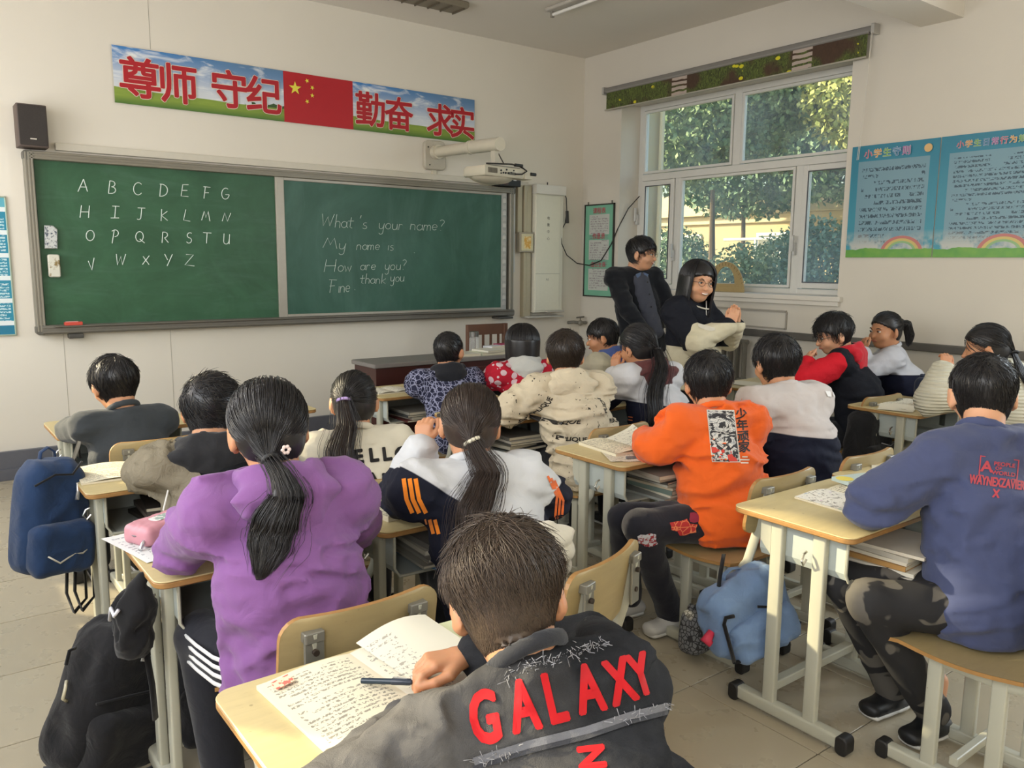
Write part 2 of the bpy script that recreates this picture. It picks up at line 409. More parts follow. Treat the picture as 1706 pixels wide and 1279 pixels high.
# ------------------------------------------------------------------ blackboard
M_ALU = plain('8a8578', .42, metal=.35, var=.08, scale=5); M_ALU2 = plain('a8a296', .4, metal=.3, var=.06)
n = NT('chalkboard_green'); 
sm = n.noise(1.6, 5, .65, dist=1.5); sm2 = n.noise(1, 4, .7, vec=n.scaled((2, 1, 9)), dist=.6)
col = n.mix(n.step(sm, .35, .8), H('2b5238'), H('3d6a4c'))
col = n.mix(n.math('MULTIPLY', n.step(sm2, .5, .9), .35), col, H('5f8070'))
M_BOARD = n.fin(col, .42, 0, .4)
n = NT('chalkboard_teal'); sm = n.noise(1.4, 5, .65, dist=1.5)
col = n.mix(n.step(sm, .3, .85), H('2c5444'), H('426b5c'))
col = n.mix(n.math('MULTIPLY', n.step(n.noise(1, 4, .7, vec=n.scaled((5, 1, 1.5)), dist=.6), .5, .9), .35), col, H('6a8a80'))
M_BOARD2 = n.fin(col, .42, 0, .4)
BX0, BX1, BZ0, BZ1 = -4.915, -.93, .968, 2.167
bb = empty('chalkboard', ((BX0+BX1)/2, 0, BZ0), 'long green sliding chalkboard with grey aluminium frame and chalk writing', 'chalkboard')
br = ((BX0+BX1)/2, 0, BZ0)
def ribbed(q, lo, hi, axis, nr=3):
    q.rbox(lo, hi, .012, axis, 3)
    # raised ribs on the room face (y = lo[1])
    if axis == 0:
        for k in range(nr):
            z = lo[2]+(hi[2]-lo[2])*(k+.5)/nr; q.rbox((lo[0], lo[1]-.004, z-.006), (hi[0], lo[1]+.002, z+.006), .002, 0, 2)
    else:
        for k in range(nr):
            x = lo[0]+(hi[0]-lo[0])*(k+.5)/nr; q.rbox((x-.006, lo[1]-.004, lo[2]), (x+.006, lo[1]+.002, hi[2]), .002, 2, 2)
q = MB(); ribbed(q, (BX0+.03, -.085, BZ1-.055), (BX1-.02, 0, BZ1), 0, 3); q.build('frame_top', M_ALU, bb, True, rel=br)
q = MB(); ribbed(q, (BX0+.03, -.095, BZ0), (BX1+.0, 0, BZ0+.062), 0, 2); q.rbox((BX0+.1, -.125, BZ0+.05), (BX1-.03, -.09, BZ0+.058), .003, 0, 2); q.build('frame_bottom', plain('77736a', .45, metal=.35), bb, True, rel=br)
q = MB(); ribbed(q, (BX0, -.085, BZ0+.02), (BX0+.055, 0, BZ1-.01), 2, 3); q.build('frame_side', M_ALU, bb, True, rel=br)
q = MB(); ribbed(q, (BX1-.045, -.085, BZ0+.02), (BX1, 0, BZ1-.01), 2, 2); q.build('frame_side', M_ALU, bb, True, rel=br)
cm = plain('5e5b52', .5)
for x, z in ((BX0+.028, BZ1-.03), (BX0+.028, BZ0+.03), (BX1-.02, BZ1-.03), (BX1-.02, BZ0+.03)):
    MB().rbox((x-.032, -.088, z-.032), (x+.032, -.001, z+.032), .02, 1, 5).build('corner_cap', cm, bb, True, rel=br)
pl_ = MB().box((-4.855, -.045, 1.03), (-3.19, -.03, 2.115)).build('board_panel', M_BOARD, bb, rel=br)
MB().box((-1.0, -.012, 1.0), (-.965, -.004, 2.12)).build('channel', plain('15130f', .8), bb, rel=br)
pr_ = MB().box((-3.19, -.055, 1.03), (-1.06, -.04, 2.115)).build('board_panel', M_BOARD2, bb, rel=br)
q = MB(); q.rbox((-3.235, -.062, 1.02), (-3.165, -.03, 2.12), .004, 2, 2); q.rbox((-3.165, -.062, 1.028), (-1.06, -.04, 1.05), .004, 0, 2); q.rbox((-3.165, -.062, 2.09), (-1.06, -.04, 2.115), .004, 0, 2)
q.build('panel_frame', M_ALU2, bb, rel=br)
sl = MB().rbox((-1.06, -.064, 1.02), (-1.0, -.03, 2.12), .004, 2, 2).build('slotted_strip', plain('a8a7a2', .4, metal=.3), bb, rel=br)
q = MB()
for k in range(19): z = 1.07+k*.056; q.rbox((-1.045, -.0665, z), (-1.012, -.060, z+.032), .004, 1, 2)
q.build('slot', plain('d9d7d0', .5), sl, rel=None) if False else None
for k in range(19):
    z = 1.07+k*.056
    MB().rbox((-1.047, -.067, z), (-1.012, -.0635, z+.035), .004, 1, 2).rbox((-1.042, -.0685, z+.036), (-1.018, -.0635, z+.043), .001, 1, 1).build('slot', plain('c9c7c0' if k % 2 else 'b8b6af', .5), sl, rel=br)
MB().rbox((-1.14, -.15, .945), (-.98, -.02, .965), .008, 0, 3).build('tray', plain('4a4843', .5), bb, rel=br)
MB().rbox((-4.73, -.10, .935), (-4.64, -.03, .968), .01, 0, 3).build('bracket', plain('4a4843', .5), bb, rel=br)
# chalk handwriting as thin strokes
M_CHALK = plain('dde8e0', .95, var=.2, scale=150); M_CHALK2 = plain('bccbc2', .95, var=.25, scale=150)
def arc(cx, cy, rx, ry, a0, a1, n=8): return [(cx+rx*math.cos(math.radians(a0+(a1-a0)*i/n)), cy+ry*math.sin(math.radians(a0+(a1-a0)*i/n))) for i in range(n+1)]
GL = {
 'A': [[(0,0),(.42,1)],[(.42,1),(.8,.05)],[(.15,.4),(.72,.42)]], 'B': [[(.12,0),(.2,1)], [(.2,1)]+arc(.35,.76,.3,.23,80,-90)+arc(.35,.27,.38,.27,90,-100)+[(.1,0)]],
 'C': [arc(.45,.5,.42,.5,50,320,12)], 'D': [[(.1,0),(.15,.98)],[(.05,1)]+arc(.2,.5,.6,.5,80,-90,10)+[(.05,0)]],
 'E': [[(.75,1),(.2,.98),(.1,.02),(.8,0)],[(.15,.52),(.65,.54)]], 'F': [[(.1,1),(.8,.97)],[(.3,.97),(.22,0)],[(.2,.5),(.65,.52)]],
 'G': [arc(.42,.5,.4,.48,55,340,12)+[(.8,.42),(.4,.42)]], 'H': [[(.08,1),(0,0)],[(.78,1),(.75,0)],[(.05,.48),(.78,.5)]],
 'I': [[(.1,1),(.75,1)],[(.42,1),(.38,0)],[(.0,0),(.75,.03)]], 'J': [[(.15,1),(.85,1)],[(.55,1),(.52,.2)]+arc(.3,.2,.22,.2,0,-130,5)],
 'K': [[(.1,1),(.1,0)],[(.65,.8),(.12,.42),(.72,.02)]], 'L': [[(.25,1),(.08,.08),(.75,0)]], 'M': [[(0,.1),(.22,.9),(.42,.35),(.62,.9),(.85,.05)]],
 'N': [[(.0,.1),(.2,.85),(.55,.1),(.85,.85)]], 'O': [arc(.4,.5,.38,.45,90,450,14)], 'P': [[(.25,1),(.1,-.2)],[(.0,.9)]+arc(.3,.72,.35,.3,90,-90,8)],
 'Q': [arc(.4,.52,.38,.45,90,450,14),[(.45,.3),(.95,-.05)]], 'R': [[(.12,1),(.1,0)],[(.1,1)]+arc(.3,.75,.32,.25,80,-90,7)+[(.75,.05)]],
 'S': [arc(.45,.75,.28,.24,50,240,7)+arc(.38,.27,.28,.25,60,-150,7)], 'T': [[(0,1),(.9,.97)],[(.42,.97),(.42,0)]],
 'U': [[(.05,1),(.05,.3)]+arc(.35,.28,.3,.28,180,350,6)+[(.68,.95),(.7,0)]], 'V': [[(0,.75),(.35,0),(.5,1)]],
 'W': [[(0,1),(.15,.1),(.42,.8),(.6,.1),(.85,1)]], 'X': [[(0,.8),(.6,.1)],[(.6,.85),(0,.1)]], 'Y': [[(0,1),(.32,.5)],[(.75,1),(.3,.0)]], 'Z': [[(.05,1),(.8,.97),(0,.1),(.95,0)]],
 'a': [arc(.22,.25,.2,.24,60,400,10)+[(.42,.5),(.42,.1),(.52,.02)]], 'e': [[(.04,.26),(.4,.3)]+arc(.22,.28,.19,.24,20,320,9)], 'h': [[(.08,1),(.05,0)],[(.05,.3)]+arc(.24,.32,.17,.18,140,0,5)+[(.4,0)]],
 'i': [[(.1,.5),(.1,0)]], 'k': [[(.05,1),(.05,0)],[(.4,.5),(.08,.25),(.42,0)]], 'm': [[(.02,.5),(.02,0)],[(.02,.3)]+arc(.14,.34,.11,.14,150,0,4)+[(.25,0),(.25,.3)]+arc(.37,.34,.11,.14,150,0,4)+[(.5,0)]],
 'n': [[(.04,.5),(.02,0)],[(.02,.3)]+arc(.2,.33,.16,.15,150,0,5)+[(.37,0)]], 'o': [arc(.22,.25,.2,.24,90,450,10)], 'r': [[(.06,.5),(.04,0)],[(.04,.28)]+arc(.18,.34,.14,.14,150,40,4)],
 's': [arc(.22,.38,.14,.12,60,240,5)+arc(.18,.13,.15,.13,70,-140,5)], 't': [[(.2,.85),(.16,.1),(.32,.02)],[(.0,.55),(.4,.57)]], 'u': [[(.03,.5),(.03,.15)]+arc(.19,.15,.16,.14,180,350,5)+[(.38,.5),(.4,0)]],
 'w': [[(0,.5),(.12,.02),(.25,.42),(.38,.02),(.5,.5)]], 'y': [[(.02,.5),(.03,.2)]+arc(.18,.18,.15,.14,180,350,5)+[(.4,.5),(.36,-.15)]+arc(.2,-.22,.16,.2,10,-150,6)],
 "'": [[(.1,1.1),(.05,.85)]], '?': [arc(.2,.8,.18,.18,150,-60,7)+[(.18,.4)],[(.17,.08),(.18,.03)]], '.': [[(.05,.03),(.09,.0)]]}
ADV = {'m': .62, 'i': .22, '.': .2, "'": .25, 'w': .62, 't': .42, 'r': .4}
def strokes(q, ch, x, z, h, slant=.12, y=-.058, r=.0028, wide=1):
    for st in GL[ch]:
        jx, jz = random.uniform(-.02, .02), random.uniform(-.02, .02)
        q.tube([(x+(a+slant*b+jx)*h*wide, y, z+(b+jz)*h) for a, b in st], (r), 4, flat=(0, 1, 0))
rows = [(1.965, .085, 'ABCDEFG', (-4.605, -4.425, -4.262, -4.09, -3.942, -3.79, -3.648)), (1.793, .083, 'HIJKLMN', (-4.605, -4.415, -4.255, -4.09, -3.935, -3.80, -3.65)),
        (1.633, .078, 'OPQRSTU', (-4.58, -4.42, -4.265, -4.09, -3.925, -3.80, -3.65)), (1.47, .084, 'VWXYZ', (-4.58, -4.40, -4.225, -4.08, -3.935))]
q = MB()
for z, h, s_, xs in rows:
    for c_, x in zip(s_, xs):
        q = MB(); strokes(q, c_, x, z-(h*.5 if c_ not in 'V' else h*.9)+random.uniform(-.004, .004), h, y=-.048, r=.003, wide=.85); q.build('chalk_letter', M_CHALK, pl_, rel=br)
def word(q, s_, x0, x1, z, h):
    adv = [ADV.get(c_, .5) if not c_.isupper() else .95 for c_ in s_]; tot = sum(adv)-.1; k = (x1-x0)/(tot*h); x = x0
    for c_, a in zip(s_, adv):
        strokes(q, c_, x, z, h, y=-.0575, r=.0023, wide=k); x += a*h*k
import json as _j
q = MB()
WORDS = [("What", -2.865, -2.59, 1.742, .105), ("'s", -2.535, -2.445, 1.742, .10), ("your", -2.345, -2.12, 1.742, .10), ("name?", -2.045, -1.70, 1.745, .10),
 ("My", -2.855, -2.66, 1.566, .10), ("name", -2.555, -2.345, 1.566, .085), ("is", -2.27, -2.20, 1.566, .085), (".", -2.01, -1.995, 1.55, .09),
 ("How", -2.845, -2.61, 1.385, .10), ("are", -2.525, -2.385, 1.40, .085), ("you?", -2.295, -2.09, 1.40, .09),
 ("Fine", -2.825, -2.625, 1.215, .105), (".", -2.59, -2.575, 1.235, .07), ("thank", -2.53, -2.29, 1.285, .085), ("you", -2.24, -2.11, 1.30, .085)]
for w_ in WORDS: q = MB(); word(q, *w_); tag(q.build('chalk_word', M_CHALK2, pr_, rel=br), kind='stuff')
# magnetic erasers, chalk box
e1 = MB().prism([(-.055, -.09), (.045, -.09), (.055, .07), (.02, .1), (-.045, .1)], 1, -.04, 0, .008)
er = e1.build('eraser', (lambda n: n.fin(n.mix(n.step(n.noise(45, 3, .7), .5, .62), H('c9cbc8'), H('4c5563')), .9))(NT('eraser_felt')), None, True, loc=(-4.79, -.046, 1.61)); er.scale = (.75, .8, .8)
tag(er, 'worn grey felt board eraser stuck on green board, the upper one', 'eraser')
e2 = MB().rbox((-.035, -.04, -.075), (.035, 0, .075), .012, 1, 4, .006).build('eraser', (lambda n: n.fin(n.mix(n.step(n.noise(18, 3, .7), .5, .6), H('d5d3c4'), H('8f7a4e')), .9))(NT('eraser_cream')), None, True, loc=(-4.785, -.046, 1.425))
tag(e2, 'cream stained board eraser stuck on green board, the lower one', 'eraser')
cb = empty('chalk_box', (-4.70, -.108, 1.027), 'small red chalk box on left end of board ledge', 'chalk box')
MB().rbox((-.055, -.02, 0), (.055, .02, .022), .006, 2, 3, .002).build('box_body', plain('c94a3a', .6), cb); MB().rbox((-.048, -.014, .0215), (.03, .014, .026), .004, 2, 2, .001).build('lid', plain('e0a09a', .6), cb)
# ------------------------------------------------------------------ trunking behind the board top
struct(MB().rbox((-4.72, -.035, 2.185), (-.72, 0, 2.235), .005, 0, 2).box((-3.9, -.0355, 2.185), (-3.897, -.034, 2.235)).box((-2.35, -.0355, 2.185), (-2.347, -.034, 2.235)), 'trim_3', plain('d0cabb', .5, var=.03))
# ------------------------------------------------------------------ banner
NX = [-4.334, -3.125, -2.539, -1.336]; NZ0, NZ1 = 2.539, 2.918
n = NT('banner_print'); X = n.xyz(); zz = n.math('DIVIDE', X[2], NZ1-NZ0)
skyc = n.mix(n.step(zz, .35, 1.0), H('d5dbe2'), H('2d7bc0')); xm = n.math('ADD', X[0], 0)
skyc = n.mix(n.math('MULTIPLY', n.step(X[0], -.4, .3), n.step(zz, .6, 1)), skyc, H('5f83a8'))
cl = n.noise(1, 5, .6, vec=n.scaled((3.2, 1, 13)), dist=.6)
skyc = n.mix(n.step(cl, .5, .66), skyc, H('eceff0'))
hill = n.math('ADD', n.math('MULTIPLY', n.noise(2.2, 2), .12), n.math('ADD', .20, n.math('MULTIPLY', X[0], -.04)))
trees_ = n.math('LESS_THAN', zz, n.math('ADD', hill, n.math('MULTIPLY', n.step(n.noise(16, 3), .45, .7), .14)))
skyc = n.mix(n.math('MULTIPLY', trees_, n.step(n.noise(3.1, 0), .48, .5)), skyc, H('3c5a2e'))
gr = n.mix(n.noise(1, 3, .6, vec=n.scaled((3, 1, 30))), H('6c8a2c'), H('9bb04a')); gr = n.mix(n.step(zz, .14, .0), gr, H('47702a'))
col = n.mix(n.math('LESS_THAN', zz, hill), skyc, gr)
M_BANNER = n.fin(col, .5)
M_RED = plain('b3141f', .5, var=.04); M_CHAR = plain('b01522', .5, var=.03); M_YEL = plain('e9dc4a', .5, var=.03); M_PALE = plain('ecdccb', .6)
ban = empty('wall_banner', ((NX[0]+NX[3])/2, -.008, NZ0), 'long printed classroom banner with red characters and national flag above chalkboard', 'banner')
bnr = ((NX[0]+NX[3])/2, -.008, NZ0)
def sheet(a, b, mat, nm):
    cx = (a+b)/2
    o = MB().grid(lambda u, v: (a-cx+(b-a)*u, -.006-.002*math.sin(u*7)*math.sin(v*3), (NZ1-NZ0)*v), 12, 3).build(nm, mat, ban, 'all', loc=(cx-bnr[0], 0, 0)); return o, cx
for (a, b), chs in (((NX[0], NX[1]), (('尊', -4.165, 2.718), ('师', -3.912, 2.712), ('守', -3.545, 2.722), ('纪', -3.285, 2.712))), ((NX[2], NX[3]), (('勤', -2.385, 2.712), ('奋', -2.118, 2.705), ('求', -1.71, 2.70), ('实', -1.475, 2.698)))):
    p_, cx = sheet(a, b, M_BANNER, 'printed_sheet')
    for c_, x, z in chs:
        text_on(c_, .285, (x-cx, -.0145, z-NZ0-.020), (1, 0, 0), (0, 0, 1), M_PALE, 'lettering_outline', p_, fat=.036)
        text_on(c_, .285, (x-cx, -.0165, z-NZ0-.020), (1, 0, 0), (0, 0, 1), M_CHAR, 'lettering', p_, fat=.021)
p_, cx = sheet(NX[1], NX[2], M_RED, 'flag_sheet')
def star(cx_, cz, r, rot):
    pts = []
    for k in range(10):
        a = rot+PI/2+k*PI/5; rr = r if k % 2 == 0 else r*.40; pts.append((cx_+rr*math.cos(a), -.011, cz+rr*math.sin(a)))
    return MB().add(pts+[(cx_, -.011, cz)], [(10, (k+1) % 10, k) for k in range(10)])
for x, z, r, ro in ((-3.032, 2.80, .052, 0), (-2.932, 2.868, .019, .4), (-2.89, 2.822, .019, .8), (-2.892, 2.762, .019, 0), (-2.935, 2.712, .019, .5)):
    star(x-cx, z-NZ0, r, ro).build('star', M_YEL, p_)
# ------------------------------------------------------------------ speaker
spk = empty('loudspeaker', (-4.86, -.09, 2.18), 'small dark brown loudspeaker on left end of chalkboard frame', 'speaker')
MB().rbox((-.085, -.07, 0), (.085, .085, .265), .008, 2, 3, .003).build('cabinet', plain('5b4d46', .6), spk, True)
MB().rbox((-.078, -.082, .01), (.078, -.07, .258), .006, 1, 3, .002).build('grille', (lambda n: (n.bump(n.vor(900), .4, .002), n.fin(n.mix(n.noise(300, 2), H('2e2a28'), H('453f3b')), .9))[1])(NT('speaker_cloth')), spk)
MB().rbox((-.02, -.086, .045), (.016, -.081, .053), .002, 1, 2, .0005).build('badge', plain('d8d2c8', .4, metal=.5), spk)
# ------------------------------------------------------------------ projector and arm
pm = empty('projector_mount', (-1.77, 0, 2.39), 'white wall mounted telescopic projector arm above right half of board', 'projector mount')
M_CRM = plain('cfc8b4', .4, var=.03); M_DK = plain('22211f', .5)
MB().prism(rrect(-.11, -.12, .11, .13, .045, 5), 1, -.045, 0, .008).build('wall_plate', plain('b9b2a2', .45), pm, True)
MB().cyl((0, -.045, .03), (0, -.10, .03), .06, 24).build('flange', M_CRM, pm, True)
MB().tube([(0, -.06, .03), (.0, -.62, .015)], .046, 20).build('outer_tube', M_CRM, pm, True)
MB().tube([(0, -.60, .016), (.0, -1.0, .0)], .052, 20).tube([(0, -.58, .016), (0, -.62, .015)], .056, 20).build('inner_tube', M_CRM, pm, True)
MB().box((-.018, -.955, -.145), (.018, -.90, -.03)).build('drop_bracket', plain('c5bfae', .4), pm)
for dx, dz in ((-.075, .07), (.075, .07), (-.06, -.08)): MB().cyl((dx, -.044, dz), (dx, -.05, dz), .006, 8).build('screw', M_DK, pm)
MB().rbox((-.02, -.03, -.21), (.02, 0, -.12), .004, 2, 2).build('cable_outlet', M_CRM, pm)
pj = empty('projector', (-1.77, -.92, 2.105), 'cream short-throw projector hanging under wall arm at top right of board', 'projector', rz=math.radians(8))
q = MB().prism([(-.23, -.14), (.20, -.14), (.22, -.10), (.22, .12), (.17, .15), (-.19, .15), (-.24, .08)], 2, .03, .105, .012)
q.build('casing', M_CRM, pj, True)
MB().grid(lambda u, v: (-.22+.42*u, .02+(.13)*v*0+.12*math.sin(v*PI)-.06, .03-.055*math.sin(PI*min(1, max(0, u*1.0)))*1.0*math.sin(PI*v)), 14, 8).build('mirror_cowl', plain('c4bda9', .4), pj, 'all')
MB().ell((-.02, 0, .035), (.2, .12, .055), 20, 10).build('lower_shell', plain('bfb8a4', .4), pj, True)
MB().rbox((-.20, -.145, .05), (-.10, -.139, .09), .004, 1, 2).build('vent', plain('8d8676', .6), pj)
for k in range(8): MB().box((-.195+.012*k, -.147, .053), (-.19+.012*k, -.144, .087)).build('vent_slat', plain('5c574b', .6), pj)
for k, (x, z, r) in enumerate(((-.06, .075, .008), (-.035, .06, .007), (-.01, .06, .008), (.02, .06, .009), (.05, .065, .008), (.0, .085, .007), (.08, .085, .006), (-.06, .055, .006))):
    MB().cyl((x, -.139, z), (x, -.146, z), r, 10).build('socket', M_DK, pj)
MB().rbox((.03, -.146, .05), (.10, -.139, .07), .003, 1, 2).build('port_block', plain('6b675c', .5), pj)
MB().rbox((.21, -.14, .03), (.30, -.02, .10), .01, 2, 3, .004).build('rear_cowl', M_CRM, pj, True)
MB().rbox((-.15, -.1, .105), (.2, .1, .118), .01, 2, 3, .002).build('mount_plate', plain('8c8779', .5, metal=.3), pj)
cbm = plain('2b2926', .6)
MB().tube([(-.16, -.08, .125), (-.02, -.11, .13), (.08, -.12, .135), (.18, -.12, .13), (.22, -.15, .09), (.15, -.165, .06), (.09, -.15, .058)], .006, 6).tube([(.02, -.02, .23), (.05, -.06, .14), (.16, -.1, .135), (.25, -.12, .1), (.29, -.14, .08)], .005, 6).build('cable', cbm, pj, True)
MB().rbox((.12, -.13, .122), (.2, -.10, .145), .008, 0, 3).build('plug', M_DK, pj); MB().rbox((.27, -.155, .06), (.33, -.13, .085), .008, 0, 3).build('plug', M_DK, pj)
sb = empty('receiver_box', (-1.03, -.09, 2.17), 'small black device box on top right corner of chalkboard frame', 'electronic box')
MB().rbox((-.12, -.07, 0), (.12, .07, .08), .006, 2, 2, .002).build('casing', M_DK, sb); MB().rbox((-.11, -.073, .01), (-.03, -.069, .07), .003, 1, 2).build('front_window', plain('4a2222', .3), sb)
MB().box((.03, -.0735, .05), (.065, -.0695, .062)).build('status_label', plain('e0e0e0'), sb)
# ------------------------------------------------------------------ strips, switch and cabinet to the right of the board
struct(MB().rbox((-.925, -.045, 1.38), (-.885, 0, 2.19), .006, 2, 2), 'trim_4', plain('cfd0ce', .4, var=.03))
struct(MB().rbox((-.855, -.045, 1.75), (-.80, 0, 2.2), .006, 2, 2).rbox((-.79, -.06, .95), (-.70, 0, 2.2), .008, 2, 2).box((-.757, -.062, 1.0), (-.753, -.058, 2.15)), 'trim_5', plain('b3a98f', .45, metal=.25, var=.05))
sw = empty('control_panel', (-.775, -.055, 1.57), 'small beige wall control panel with yellow sticker beside board', 'control panel')
MB().rbox((-.085, -.035, 0), (.085, .03, .19), .01, 2, 3, .003).build('box', plain('9c9480', .5), sw); MB().rbox((-.07, -.039, .015), (.07, -.034, .175), .006, 1, 2).build('face', plain('d2c9a4', .5), sw)
MB().rbox((-.04, -.041, .035), (.045, -.038, .15), .004, 1, 2, .0005).build('sticker', (lambda n: n.fin(n.mix(n.step(n.noise(40, 2), .45, .6), H('d8a64e'), H('e8d49a')), .6))(NT('sticker_print')), sw)
cbn = empty('wall_cabinet', (-.50, 0, .97), 'tall narrow white wall cabinet right of the chalkboard', 'cabinet')
MB().rbox((-.18, -.09, .02), (.175, 0, 1.17), .004, 2, 2, .002).build('body', plain('dcd9c8', .45, var=.03), cbn)
MB().rbox((-.185, -.115, 1.155), (.19, 0, 1.245), .006, 0, 2, .003).build('hood', plain('dedbd0', .45, var=.03), cbn)
MB().rbox((-.172, -.096, .04), (.13, -.088, 1.145), .003, 1, 2).build('door', plain('e0ddc9', .4, var=.03), cbn)
MB().box((-.172, -.0975, .395), (.13, -.0955, .398)).build('door_gap', plain('8f8b7a'), cbn)
for k, c_ in enumerate('电教中心'): text_on(c_, .035, (-.02, -.0975, .93-.065*k), (1, 0, 0), (0, 0, 1), plain('5a584e'), 'lettering', cbn)
text_on('A1', .035, (-.02, -.0975, .34), (1, 0, 0), (0, 0, 1), plain('5a584e'), 'lettering', cbn)
MB().rbox((-.27, -.13, -.03), (.17, -.0, -.012), .004, 2, 2).rbox((-.05, -.14, .02), (.165, -.09, .035), .004, 2, 2).build('lower_shelf', plain('b9b6ac', .5), cbn)
MB().tube([(.0, -.05, 1.245), (0, -.05, 1.275)], .006, 6).build('antenna', M_DK, cbn)
# cables from cabinet along the corner to the window frame
cab = MB().tube([(-.33, -.09, 2.19), (-.30, -.10, 2.1), (-.29, -.10, 1.98), (-.30, -.09, 1.86), (-.345, -.08, 1.78), (-.34, -.09, 1.66), (-.28, -.10, 1.55), (-.16, -.12, 1.47), (-.04, -.17, 1.45), (-.02, -.32, 1.50), (-.02, -.46, 1.66), (-.01, -.53, 1.80), (.10, -.56, 2.0), (.22, -.585, 2.12)], .0055, 6)
co_ = cab.build('power_cable', cbm, None, True); tag(co_, 'thin dark cable looping from white cabinet across corner to the window', 'cable')
ad = MB().tube([(-.29, -.105, 1.98), (-.285, -.108, 1.86)], .016, 8).build('adapter', M_DK, co_)
# ------------------------------------------------------------------ pipe and valve in the corner
pv = empty('pipe_valve', (-.1, -.07, .87), 'old heating pipe valve low in the room corner', 'valve')
MB().tube([(-.08, .05, 0), (-.06, -.02, .01), (.0, -.05, .0), (.08, -.05, 0)], .016, 10).build('pipe', plain('7f7c74', .5, metal=.4), pv, True)
MB().ell((0, -.05, 0), (.03, .03, .03)).build('valve_body', plain('8b877c', .5, metal=.4), pv, True)
MB().tube([(.0, -.05, .03), (0, -.05, .055)], .006).tube([(-.05, -.05, .055), (.05, -.05, .06)], .008).build('handle', plain('6a675f', .5), pv, True)
# ------------------------------------------------------------------ radiator under window
rad = empty('radiator', (-.09, -1.72, 0), 'grey column radiator under the window behind the standing woman', 'radiator')
M_RAD = plain('716d63', .5, var=.1)
for k in range(11):
    y = -.42+.07*k+.0
    MB().tube([(0, y, .50), (0, y, .55), (0, y, .80), (0, y, .85)], [(.018, .05), (.014, .03), (.014, .03), (.018, .05)], 10, flat=(0, 1, 0)).build('column', M_RAD, rad, True)
MB().tube([(0, -.45, .52), (0, .31, .52)], .02).tube([(0, -.45, .84), (0, .31, .84)], .02).build('header_pipe', M_RAD, rad, True)
for y in (-.4, .26): MB().box((-.01, y-.01, 0), (.01, y+.01, .5)).build('foot', M_RAD, rad)
# ------------------------------------------------------------------ posters
def text_rows(n, u, v, rows, ucell, margin=.06, lo=.1, hi=.9, thr=.48, th=.62):
    """mask of illegible small print: rows along v (0..1), broken along u"""
    r = n.math('MULTIPLY', v, rows); fr = n.math('FRACT', r); line = n.math('FLOOR', r)
    cmb = n.n.new('ShaderNodeCombineXYZ'); n.put(cmb.inputs[0], n.math('MULTIPLY', u, ucell)); n.put(cmb.inputs[1], n.math('MULTIPLY', fr, 2.2)); n.put(cmb.inputs[2], n.math('MULTIPLY', line, 3.7))
    nz = n.noise(1, 2, .6, vec=cmb.outputs[0])
    cmb2 = n.n.new('ShaderNodeCombineXYZ'); n.put(cmb2.inputs[0], n.math('MULTIPLY', u, 2.5)); n.put(cmb2.inputs[2], n.math('MULTIPLY', line, 9.1))
    ln = n.noise(1, 0, vec=cmb2.outputs[0])
    mk = n.math('MULTIPLY', n.math('GREATER_THAN', nz, thr), n.math('LESS_THAN', fr, th))
    mk = n.math('MULTIPLY', mk, n.math('GREATER_THAN', ln, .40))
    for a in (n.math('GREATER_THAN', u, margin), n.math('LESS_THAN', u, 1-margin), n.math('GREATER_THAN', v, lo), n.math('LESS_THAN', v, hi)): mk = n.math('MULTIPLY', mk, a)
    return mk
